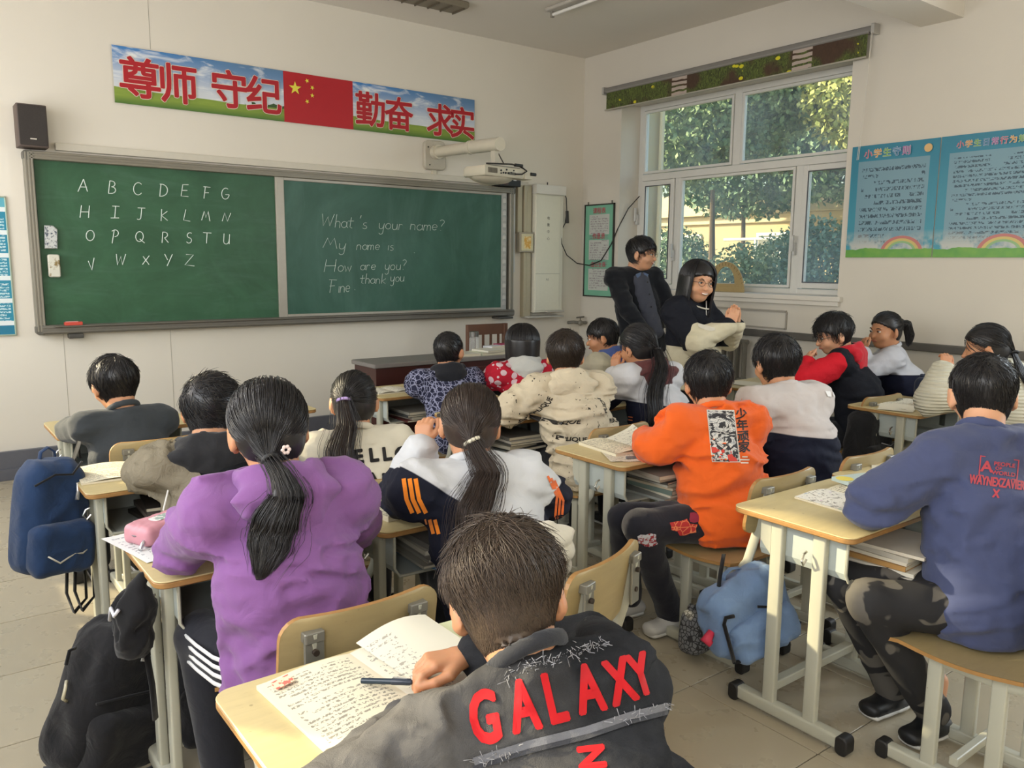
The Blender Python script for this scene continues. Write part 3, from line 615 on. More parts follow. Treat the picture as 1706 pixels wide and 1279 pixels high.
def rule_poster(name, y0, y1, z0, z1, title, label, rows):
    W, Hh = y0-y1, z1-z0
    n = NT(name+'_print'); X = n.xyz()
    u = n.math('DIVIDE', n.math('SUBTRACT', W/2, X[1]), W); v = n.math('DIVIDE', X[2], Hh)
    base = n.mix(v, H('3a93a8'), H('1f7a96'))
    inner = n.math('MULTIPLY', n.math('MULTIPLY', n.math('GREATER_THAN', u, .09), n.math('LESS_THAN', u, .90)), n.math('MULTIPLY', n.math('GREATER_THAN', v, .07), n.math('LESS_THAN', v, .86)))
    base = n.mix(inner, base, H('7196a6'))
    tx = text_rows(n, u, v, rows, 55, .14, .13, .82, .5, .55)
    base = n.mix(tx, base, H('2c4a5a'))
    cloud = n.math('MULTIPLY', n.step(v, .24, .10), n.step(n.noise(7, 4, .6), .42, .55)); base = n.mix(cloud, base, H('b9bdb8'))
    # rainbow arch
    du = n.math('MULTIPLY', n.math('SUBTRACT', u, .66), 1/.24); dv = n.math('MULTIPLY', n.math('SUBTRACT', v, .04), 1/.15)
    rr = n.math('SQRT', n.math('ADD', n.math('MULTIPLY', du, du), n.math('MULTIPLY', dv, dv)))
    ring = n.math('COMPARE', rr, .92, .08); ring2 = n.math('COMPARE', rr, .77, .07); ring3 = n.math('COMPARE', rr, .64, .06)
    base = n.mix(ring, base, H('b8706a')); base = n.mix(ring2, base, H('c9b56a')); base = n.mix(ring3, base, H('88b07a'))
    grass_ = n.math('LESS_THAN', v, n.math('ADD', .05, n.math('MULTIPLY', n.noise(9, 2), .05))); base = n.mix(grass_, base, n.mix(n.noise(12, 2), H('2e8a3a'), H('7fae3f')))
    M = n.fin(base, .4)
    o = empty(name, (-.012, (y0+y1)/2, z0), label, 'poster')
    MB().grid(lambda a, b: (-.003*math.sin(a*6)*b, W/2-W*a, Hh*b), 10, 3).build('printed_sheet', M, o, 'all')
    cols = ['c9566a', 'd8a04e', '7fae4a', '4a7fae', 'a05a9a']
    k = len(title); span = .55 if k < 7 else .72; wch = W*span/k
    for i, ch in enumerate(title):
        yy_ = W/2-W*.15-wch*(i+.5)+.0; zz_ = Hh*.925-.006
        text_on(ch, wch*.92, (-.008, yy_, zz_), (0, -1, 0), (0, 0, 1), plain('d6dde0', .6), 'lettering_outline', o, fat=.04)
        text_on(ch, wch*.92, (-.0095, yy_, zz_), (0, -1, 0), (0, 0, 1), plain(cols[i % 5], .6), 'lettering', o, fat=.012)
    q = MB()
    for a in range(24): q.add([(-.007, -W/2*.0-W*(.38)+.0+.028*math.cos(b), Hh*.925+.028*math.sin(b)) for b in (2*PI*a/24, 2*PI*(a+1)/24)]+[(-.007, -W*.38, Hh*.925)], [(0, 1, 2)])
    q.build('sun_emblem', plain('d8b27a', .6), o)
    return o
rule_poster('rules_poster', -2.935, -3.565, 1.53, 2.32, '小学生守则', 'teal pupils rules poster nearest the window with rainbow at bottom', 17)
rule_poster('rules_poster', -3.572, -4.235, 1.53, 2.32, '小学生日常行为规范', 'teal daily behaviour rules poster at right edge with denser text', 26)
# left poster on front wall
n = NT('left_poster_print'); X = n.xyz(); u = n.math('DIVIDE', n.math('ADD', X[0], .3), .6); v = n.math('DIVIDE', X[2], .885)
base = n.mix(n.math('GREATER_THAN', v, .93), H('2286a3'), H('5aa9bb'))
base = n.mix(n.math('LESS_THAN', v, .07), base, H('1c7696'))
tx = text_rows(n, u, v, 44, 45, .02, .09, .90, .47, .6); base = n.mix(tx, base, H('b8d6dc'))
bd = n.math('MULTIPLY', n.math('COMPARE', n.math('FRACT', n.math('MULTIPLY', v, 6)), .5, .1), n.math('GREATER_THAN', u, .80)); base = n.mix(bd, base, H('dfe7e8'))
lp = empty('framed_notice', (-5.335, -.004, .975), 'blue text notice in thin frame at left edge beside board', 'poster')
MB().box((-.3, -.008, 0), (.3, 0, .885)).build('printed_sheet', n.fin(base, .4), lp)
q = MB().rbox((-.31, -.014, -.01), (.31, 0, 0), .003, 0, 2).rbox((-.31, -.014, .885), (.31, 0, .895), .003, 0, 2).rbox((.3, -.014, -.01), (.31, 0, .895), .003, 2, 2).rbox((-.31, -.014, -.01), (-.3, 0, .895), .003, 2, 2)
q.build('frame', plain('9fae9c', .4, metal=.2), lp)
# green framed notice by the corner
n = NT('green_notice_print'); X = n.xyz(); u = n.math('DIVIDE', n.math('SUBTRACT', .2, X[1]), .4); v = n.math('DIVIDE', X[2], .89)
base = n.mix(n.noise(4, 2), H('6fae93'), H('84c0a4'))
for a, b in ((.68, .90), (.40, .62), (.06, .30)):
    inr = n.math('MULTIPLY', n.math('MULTIPLY', n.math('GREATER_THAN', v, a), n.math('LESS_THAN', v, b)), n.math('MULTIPLY', n.math('GREATER_THAN', u, .14), n.math('LESS_THAN', u, .86)))
    base = n.mix(inr, base, H('c3c6c0'))
tx = text_rows(n, u, v, 38, 30, .18, .08, .88, .5, .6); base = n.mix(n.math('MULTIPLY', tx, .8), base, H('8a7f86'))
gp = empty('framed_notice', (-.004, -.275, 1.15), 'narrow green notice in black frame hanging in the corner', 'poster')
MB().box((-.01, -.2, 0), (0, .2, .89)).build('printed_sheet', n.fin(base, .4), gp)
q = MB()
for e in ((-.212, -.012, .212, 0), (-.212, .89, .212, .902), (-.212, -.012, -.2, .902), (.2, -.012, .212, .902)): q.box((-.018, e[0], e[1]), (0, e[2], e[3]))
q.build('frame', plain('33332f', .4), gp)
for z, t_ in ((.925*.89, '课程表'), (.645*.89, '作息表'), (.33*.89, '值日生表')): text_on(t_, .062 if len(t_) < 4 else .055, (-.0125, 0, z+.01), (0, -1, 0), (0, 0, 1), plain('b5525e', .6), 'lettering', gp, fat=.015)
for y in (-.17, .17): MB().cyl((-.006, y, .9), (-.006, y, .93), .006, 8).build('hook', plain('55534c', .4), gp)
# ------------------------------------------------------------------ outside
M_LEAF = []
for a, b in (('5a7d58', 'a3b788'), ('48695a', '86a280'), ('8a9a55', 'd9d890')):  # haze is put into these pale greens, sunlight into the yellow pair
    n = NT('leaf'); inf = n.noise(1.3, 3); f2 = n.noise(30, 1)
    cc = n.mix(n.step(n.math('ADD', n.math('MULTIPLY', inf, .7), n.math('MULTIPLY', f2, .4)), .35, .75), H(a), H(b))
    M_LEAF.append(n.fin(cc, .6, 0, .3))
struct(MB().box((.37, -14, -.3), (40, 25, -.1)), 'outside_ground', plain('8a8b73', .9))
M_OUT = plain('b3a480', .8, var=.05, scale=3)
bld = empty('opposite_building', (15, 8, -.1), 'cream single storey school building beyond the bushes', 'building')
MB().box((0, -12, 0), (6, 13, 3.05)).build('wall', M_OUT, bld)
MB().rbox((-.35, -12.3, 3.05), (6, 13.3, 3.3), .02, 1, 2).rbox((-.2, -12.2, 3.3), (6, 13.2, 3.75), .02, 1, 2).rbox((-.12, -12.1, 2.8), (0, 13.1, 3.05), .02, 1, 2).build('cornice', plain('bfb498', .8), bld)
for y in (-8.5, -4.5, -.8, 3, 7):
    k = MB().box((-.05, y, .9), (.02, y+1.7, 2.5)).build('window', plain('e8e8e2', .5), bld)
    for a in (.08, .9): MB().box((-.06, y+a, .98), (-.045, y+a+.72, 2.42)).build('pane', plain('3f5560', .15, spec=.8), k)
wing = MB().box((.38, 1.72, -.1), (2.98, 7, 4.6)).build('building_wing', M_OUT, None); tag(wing, 'cream plastered wing of the school outside the left window edge', 'building')
MB().tube([(2.93, 1.66, -.1), (2.93, 1.66, 4.6)], .035, 8).build('downpipe', plain('cfc4a2', .5), wing, True)
sh_ = empty('street_post', (10.2, 5.4, -.1), 'white metal T shaped post outside among the bushes', 'post')
MB().tube([(0, 0, 0), (0, 0, 2.15)], .04, 8).build('pole', plain('d9dedd', .4), sh_); MB().tube([(0, -.9, 2.15), (0, .9, 2.15)], .035, 8).build('crossbar', plain('d9dedd', .4), sh_)
def foliage(name, loc, ntop, blobs, leaf, nl, mat, label, trunk=True, cat='tree', group=None, seed=0):
    r = np.random.default_rng(seed); o = empty(name, loc, label, cat, group)
    w_ = np.array([b[3]*b[4]*b[5] for b in blobs]); pick = r.choice(len(blobs), nl, p=w_/w_.sum()); B = np.array(blobs)[pick]
    d = r.normal(size=(nl, 3)); d /= np.linalg.norm(d, axis=1)[:, None]; rad = r.uniform(.45, 1.05, nl)**.6
    P = B[:, :3]+d*B[:, 3:6]*rad[:, None]
    a = r.normal(size=(nl, 3)); a[:, 2] -= .6; a /= np.linalg.norm(a, axis=1)[:, None]; b = np.cross(a, r.normal(size=(nl, 3))); b /= np.linalg.norm(b, axis=1)[:, None]
    L = (leaf*r.uniform(.6, 1.4, nl))[:, None]; Wd = L*.32
    v = np.stack([P, P+a*L*.5+b*Wd, P+a*L, P+a*L*.5-b*Wd], 1).reshape(-1, 3)
    me = bpy.data.meshes.new('foliage'); me.vertices.add(len(v)); me.vertices.foreach_set('co', v.ravel().astype('f'))
    me.loops.add(nl*4); me.loops.foreach_set('vertex_index', np.arange(nl*4)); me.polygons.add(nl); me.polygons.foreach_set('loop_start', np.arange(0, nl*4, 4))
    me.update(calc_edges=True)
    tag(mkobj('foliage', me, mat, o), kind='stuff')
    if trunk:
        mb_ = MB(); mb_.tube([(0, 0, 0), (.05, .03, ntop*.5), (0, .05, ntop)], [.09, .07, .04], 8)
        for k in range(0):
            q_ = B[r.integers(nl)][:3]; mb_.tube([(0, 0, ntop*r.uniform(.25, .7)), tuple(q_*.6+np.array([0, 0, ntop*.2])), tuple(q_)], [.05, .035, .015], 6)
        mb_.build('trunk', plain('5b4f3e', .9), o, True)
    return o
foliage('broadleaf_tree', (7.2, 4.2, -.1), 3, [(0, 0, 4.8, 1.6, 1.7, 1.5), (.2, -1, 5.2, 1.4, 1.3, 1.4), (0, 1.1, 4.6, 1.3, 1.4, 1.6)], .11, 30000, M_LEAF[0], 'tall hazy pale green tree filling the upper left panes', seed=1)
foliage('broadleaf_tree', (8.0, 1.2, -.1), 3.2, [(0, 0, 4.7, 1.6, 1.5, 1.3), (.1, -.6, 5.0, 1.5, 1.5, 1.3), (0, .9, 5.3, 1.2, 1.2, 1.3)], .11, 26000, M_LEAF[2], 'sunlit yellow green tree filling the upper right pane', seed=2)
foliage('shrub', (5.4, 1.9, -.1), 1, [(0, 0, .8, .9, .95, .95), (.1, .3, 1.35, .6, .5, .6), (0, -.6, 1.5, .5, .5, .65)], .075, 9000, M_LEAF[0], 'large leafy shrub behind the middle window pane', cat='shrub', seed=3)
foliage('shrub', (5.0, .35, -.1), 1, [(0, 0, 1.0, .8, .75, 1.1), (.1, .2, 1.7, .6, .55, .6)], .075, 8000, M_LEAF[1], 'darker bushy shrub behind the right window pane', cat='shrub', seed=4)
foliage('shrub', (8.5, 6.3, -.1), 1, [(0, 0, 1.2, 1.0, 1.0, 1.2)], .09, 6000, M_LEAF[1], 'bush behind the narrow left window pane', cat='shrub', seed=5)
foliage('broadleaf_tree', (12.5, 7.5, -.1), 3.4, [(0, 0, 4.4, 1.8, 2.6, 1.6), (0, -2.5, 4.6, 1.6, 2.0, 1.5)], .15, 20000, M_LEAF[1], 'dark tree row further back before the opposite building roof', seed=6)
# ================================================================== FURNITURE
def wood(name, top, wear=.5):
    n = NT(name); c = H(top)
    g = n.noise(1, 4, .6, vec=n.scaled((7, 60, 60)), dist=.6)
    col = n.mix(g, tuple(x*.86 for x in c), tuple(min(1, x*1.08) for x in c))
    blot = n.step(n.noise(5, 4, .65), .5, .75); col = n.mix(n.math('MULTIPLY', blot, wear*.5), col, tuple(x*.72 for x in c))
    scr = n.step(n.noise(1, 2, .8, vec=n.scaled((9, 180, 60)), dist=2), .68, .72); col = n.mix(n.math('MULTIPLY', scr, wear*.5), col, H('5d4a33'))
    spot = n.step(n.vor(16), .07, .045); col = n.mix(n.math('MULTIPLY', spot, wear*.8), col, H('57442f'))
    n.bump(g, .05, .002)
    return n.fin(col, .38, 0, .45)
M_TOP = wood('desk_laminate', 'c9b888', .5); M_PLY = wood('plywood', 'a49269', .6)
M_EDGE = plain('9c7442', .5, var=.2, scale=40)
n = NT('painted_steel'); c = n.mix(n.noise(4, 3), H('aaa998'), H('b7b6a6')); chip = n.step(n.noise(60, 3, .7), .73, .76)
c = n.mix(n.math('MULTIPLY', chip, .8), c, H('5a4a3a')); n.bump(n.noise(30, 2), .06, .003); M_STEEL = n.fin(c, .38, .0, .5)
n = NT('painted_box'); c = n.mix(n.noise(3, 3), H('a2aaa6'), H('b0b6b0')); c = n.mix(n.math('MULTIPLY', n.step(n.noise(50, 3, .7), .72, .76), .7), c, H('5a4a3a')); M_BOX = n.fin(c, .4, 0, .5)
M_CAP = plain('1c1b1a', .6, var=.1); M_HOOK = plain('b9b8b0', .25, metal=.9)
DW, DD, DH = .60, .425, .69
def make_desk(worn=None):
    o = empty('school_desk', (0, 0, 0))
    MB().prism(rrect(-DW/2, -DD/2, DW/2, DD/2, .035, 6), 2, DH-.004, DH, .0015).build('desk_top', worn or M_TOP, o, True)
    MB().prism(rrect(-DW/2, -DD/2, DW/2, DD/2, .035, 6), 2, DH-.02, DH-.0042, .003).build('top_edging', M_EDGE, o, True)
    for sx in (-1, 1):
        x = sx*(DW/2-.055)
        for y in (-.085, .065):
            MB().rbox((x-.013, y-.022, .05), (x+.013, y+.022, DH-.02), .006, 2, 3, .001).build('leg', M_STEEL, o, True)
        MB().prism([(y, z) for y, z in ((.085, DH-.02), (.125, DH-.02), (.125, DH-.10), (.085, DH-.14))][::-1], 0, x-.012, x+.012, .001).build('gusset', M_STEEL, o)
        MB().rbox((x-.02, -.20, .012), (x+.02, .185, .055), .008, 1, 3, .002).build('foot_bar', M_STEEL, o, True)
        for y0, y1 in ((-.225, -.185), (.175, .215)):
            MB().rbox((x-.024, y0, .0), (x+.024, y1, .06), .016, 0, 4, .004).build('foot_cap', M_CAP, o, True)
        MB().tube([(x-sx*-.02, -.05, .60), (x+sx*.035, -.05, .595), (x+sx*.045, -.05, .575), (x+sx*.035, -.05, .56), (x+sx*.02, -.05, .575)], .004, 6).build('bag_hook', M_HOOK, o, True)
    MB().rbox((-DW/2+.05, .05, .085), (DW/2-.05, .085, .115), .004, 0, 2).build('crossbar', M_STEEL, o)
    q = MB(); t = .003; x0, x1, y0, y1, z0, z1 = -.235, .235, -.165, .14, DH-.165, DH-.02
    prof = [(x0, z1), (x0, z0+.03), (x0+.01, z0+.008), (x0+.03, z0), (x1-.03, z0), (x1-.01, z0+.008), (x1, z0+.03), (x1, z1)]
    inn = [(x0+t, z1), (x0+t, z0+.031), (x0+.012, z0+.011), (x0+.031, z0+t), (x1-.031, z0+t), (x1-.012, z0+.011), (x1-t, z0+.031), (x1-t, z1)]
    v = [(x, y, z) for y in (y0, y1) for x, z in prof]+[(x, y, z) for y in (y0, y1) for x, z in inn]; f = []
    for k in range(7):
        f += [(k, k+1, 8+k+1, 8+k), (16+k, 24+k, 24+k+1, 16+k+1), (k, 16+k, 16+k+1, k+1)]
    f += [tuple(range(8, 16))]
    q.add(v, f); q.build('book_box', M_BOX, o)
    q = MB()
    for sx in (-1, 1): q.tube([(sx*.237, y0-.001, z1), (sx*.237, y0-.001, z0+.03), (sx*.22, y0-.001, z0+.002), (0, y0-.001, z0-.002)], .005, 6)
    q.build('rolled_rim', M_STEEL, o, True)
    return o
def make_chair():
    o = empty('school_chair', (0, 0, 0)); W = .19
    # seat: dished plywood with waterfall front
    def seat(off):
        def fn(u, v):
            x = -W+2*W*u; y = -.19+.38*v
            z = .405-.018*math.sin(PI*min(1, v*1.1))+(-.022*((v-.82)/.18)**2 if v > .82 else 0)+.01*(abs(u-.5)*2)**3
            r = .02
            return (x*(1-.06*(1-v)), y, z-off)
        return fn
    MB().grid(seat(0), 10, 14).build('seat', M_PLY, o, 'all')
    q = MB(); q.grid(seat(.012), 10, 14); f0 = q.f; q.f = [t[::-1] for t in q.f]
    top = MB().grid(seat(0.0005), 10, 14); nb = q.n; q.v += top.v; q.n += top.n
    per = [i for i in range(11)]+[j*11+10 for j in range(1, 15)]+[14*11+i for i in range(9, -1, -1)]+[j*11 for j in range(13, 0, -1)]
    for a, b in zip(per, per[1:]+per[:1]): q.f.append((a, b, nb+b, nb+a))
    q.build('seat_edge', M_EDGE, o)
    # backrest
    def bk(off, inset=0):
        P = rrect(-W+inset, .54+inset, W-inset, .74-inset, .045, 6)
        return [(x, -.235-(z-.5)*.16-.018*(1-(x/W)**2)*1.0+off, z) for x, z in P]
    A = bk(.006); B = bk(-.006); n_ = len(A)
    q = MB(); 
    rows = 12
    def outline_w(z):  # half width at height z
        zz = z-.54; r = .045
        if zz < r: return W-r+math.sqrt(max(0, r*r-(r-zz)**2))
        if zz > .2-r: return W-r+math.sqrt(max(0, r*r-(zz-.2+r)**2))
        return W
    zs = [.54+.2*(.5-.5*math.cos(PI*k/16)) for k in range(17)]
    def side(off): 
        return lambda u, v: ((2*u-1)*outline_w(zs[int(round(v*16))]), -.235-(zs[int(round(v*16))]-.5)*.16-.022*(1-(2*u-1)**2)+off, zs[int(round(v*16))])
    q.grid(side(.006), 10, 16); q.f = [t[::-1] for t in q.f]; q.grid(side(-.006), 10, 16)
    br_ = q.build('backrest', M_PLY, o, 'all')
    q = MB(); i0 = 17*11; per = [i for i in range(11)]+[j*11+10 for j in range(1, 17)]+[16*11+i for i in range(9, -1, -1)]+[j*11 for j in range(15, 0, -1)]
    a_ = MB().grid(side(.0065), 10, 16).v; b_ = MB().grid(side(-.0065), 10, 16).v
    q.add([a_[k] for k in per]+[b_[k] for k in per], [(k, len(per)+k, len(per)+(k+1) % len(per), (k+1) % len(per)) for k in range(len(per))]); q.build('ply_edge', M_EDGE, o)
    for sx in (-1, 1):
        x = sx*.125
        MB().rbox((x-.013, -.14, .045), (x+.013, -.10, .39), .005, 2, 3, .001).build('leg', M_STEEL, o, True)
        MB().rbox((x-.013, .03, .045), (x+.013, .07, .385), .005, 2, 3, .001).build('leg', M_STEEL, o, True)
        MB().rbox((x-.018, -.22, .01), (x+.018, .17, .05), .008, 1, 3, .002).build('foot_bar', M_STEEL, o, True)
        for y0, y1 in ((-.245, -.205), (.16, .20)): MB().rbox((x-.022, y0, 0), (x+.022, y1, .055), .015, 0, 4, .004).build('foot_cap', M_CAP, o, True)
        MB().tube([(x, .05, .366), (x, -.14, .364), (x, -.19, .376), (x, -.222, .42), (x, -.262, .56), (x, -.290, .712)], [(.010, .018)]*6, 10, flat=(1, 0, 0)).build('back_tube', M_STEEL, o, True)
        MB().rbox((x-.022, -.305, .690), (x+.022, -.262, .713), .004, 2, 2).rbox((x-.022, -.300, .575), (x+.022, -.292, .705), .003, 1, 2).build('bracket', plain('7f7d74', .4, metal=.4), o)
        for z in (.615, .67): MB().cyl((x+.0, -.300-(z-.66)*.1, z), (x, -.309-(z-.66)*.1, z), .007, 10).build('screw', plain('4a4038', .4, metal=.6), o)
    MB().rbox((-.125, -.03, .07), (.125, -.005, .095), .004, 0, 2).build('crossbar', M_STEEL, o)
    return o
desk0 = make_desk(); chair0 = make_chair(); M_WORN = wood('desk_laminate_worn', 'b3a27c', 1.1)
def xf_part(o, name):
    return [c for c in o.children if c.name.split('.')[0] == name]
first = {'d': True, 'c': True}
def desk(x0, y_near, label, rz=0):
    "x0 left edge, y_near = pupil side edge"
    loc = (x0+DW/2, y_near+DD/2, 0)
    if first['d']: o = desk0; o.location = loc; first['d'] = False; o.rotation_euler = (0, 0, rz)
    else: o = copy_tree(desk0, loc, rz)
    return tag(o, label, 'desk', 'school desks in rows')
def chair(x, y, label, rz=0):
    if first['c']: o = chair0; o.location = (x, y, 0); first['c'] = False; o.rotation_euler = (0, 0, rz)
    else: o = copy_tree(chair0, (x, y, 0), rz)
    return tag(o, label, 'chair', 'plywood school chairs')
R1, R2, R3, R4 = -2.285, -3.35, -4.285, -5.29      # pupil-side edges, left block
desk(-5.135, -2.285, 'front row desk on the left before the boy in dark grey sweater')
desk(-4.50, -2.275, 'front row desk on the left block, its right end showing behind ponytail girl')
desk(-5.20, -3.35, 'desk with sunlit open book beside the hanging navy backpack')
desk(-4.575, -3.36, 'desk of the girl in cream lettered sweater')
dk3 = desk(-5.21, -4.285, 'desk with chipped edge under the purple hoodie sleeve')
desk(-4.585, -4.275, 'desk of the girl with orange striped sleeves')
dk4 = desk(-5.26, -5.30, 'nearest desk with worn top and open workbook under the denim jacket boy')
desk(-3.46, -2.16, 'front desk of the boy in navy criss-cross jacket')
desk(-2.85, -2.16, 'front desk of the girl in red heart jacket')
desk(-3.46, -3.14, 'desk of the boy in cream printed hoodie')
desk(-2.84, -3.14, 'desk of the girl with long ponytail and burgundy hood')
desk(-3.465, -4.125, 'desk in front of the boy in orange sweatshirt, books stuffed below')
desk(-2.85, -4.13, 'desk of the white and navy jacket boy beside orange sweatshirt boy')
desk(-3.52, -5.11, 'sunlit desk with picture textbook in front of the navy sweatshirt boy')
desk(-2.89, -5.07, 'desk right of the sunlit textbook desk, half hidden by navy boy')
desk(-1.40, -3.27, 'desk in front of the boy in red and black hoodie')
desk(-.78, -3.27, 'desk by the window wall in front of white shirted ponytail girl')
desk(-1.40, -4.25, 'desk with white paper in front of the girl in cream ribbed jacket')
chair(-4.83, -2.52, 'chair behind the boy in dark grey sweater at the front left')
chair(-4.88, -3.62, 'chair of the boy in beige and black jacket')
chair(-4.27, -3.62, 'chair of the girl in cream lettered sweater')
chair(-4.90, -4.50, 'chair with worn curved backrest behind the purple hoodie girl')
chair(-4.36, -4.62, 'chair with tilted backrest behind the denim jacket boy\'s right ear', rz=math.radians(18))
chair(-3.17, -2.40, 'chair of the boy in navy criss-cross jacket'); chair(-2.62, -2.5, 'chair of the girl in red heart jacket')
chair(-3.05, -3.42, 'chair of the boy in cream printed hoodie'); chair(-2.52, -3.42, 'chair of the long ponytail girl with burgundy hood')
chair(-3.18, -4.38, 'chair under the boy in orange sweatshirt, its seat corner showing', rz=math.radians(0))
chair(-2.62, -4.38, 'chair of the white and navy jacket boy')
chair(-3.25, -5.36, 'chair under the navy sweatshirt boy, front right')
chair(-1.17, -3.66, 'chair behind the boy in red and black hoodie', rz=math.radians(-4)); chair(-.60, -3.66, 'chair of the white shirted ponytail girl by the window wall')
chair(-1.12, -4.60, 'chair of the girl in cream ribbed jacket'); chair(-2.03, -2.6, 'chair of the boy with blue hood collar')
# teacher's desk at the front
td = empty('teacher_desk', (-2.36, -1.17, 0), 'dark red teacher desk with grey top at the front of the room', 'desk')
M_MAH = plain('3e1c18', .35, var=.2, scale=6)
MB().rbox((-.72, -.18, .745), (.72, .18, .775), .012, 2, 3, .004).build('desk_top', plain('7b7672', .35, var=.05), td)
MB().box((-.70, -.165, .12), (.70, -.145, .745)).build('front_panel', M_MAH, td); MB().box((-.70, -.145, .0), (-.66, .16, .745)).build('side_panel', M_MAH, td); MB().box((.66, -.145, .0), (.70, .16, .745)).build('side_panel', M_MAH, td)
MB().rbox((-.45, -.175, .50), (.45, -.162, .70), .004, 1, 2).build('drawer_front', plain('4b231d', .35, var=.2, scale=6), td)
tc = empty('wooden_chair', (-1.62, -.62, 0), 'brown wooden teacher chair back beside teacher desk', 'chair')
M_BR = plain('6b4a38', .5, var=.2, scale=8)
for sx in (-1, 1): MB().rbox((sx*.19-.02, -.02, 0), (sx*.19+.02, .02, .95), .006, 2, 2).build('rear_leg', M_BR, tc); MB().rbox((sx*.19-.02, -.40, 0), (sx*.19+.02, -.36, .43), .006, 2, 2).build('front_leg', M_BR, tc)
MB().rbox((-.21, -.42, .43), (.21, .02, .46), .01, 2, 3, .003).build('seat', M_BR, tc); MB().rbox((-.19, -.012, .86), (.19, .012, .95), .006, 1, 2).build('top_rail', M_BR, tc)
for k in range(4): MB().box((-.13+.08*k, -.006, .46), (-.11+.08*k, .006, .86)).build('back_slat', M_BR, tc)
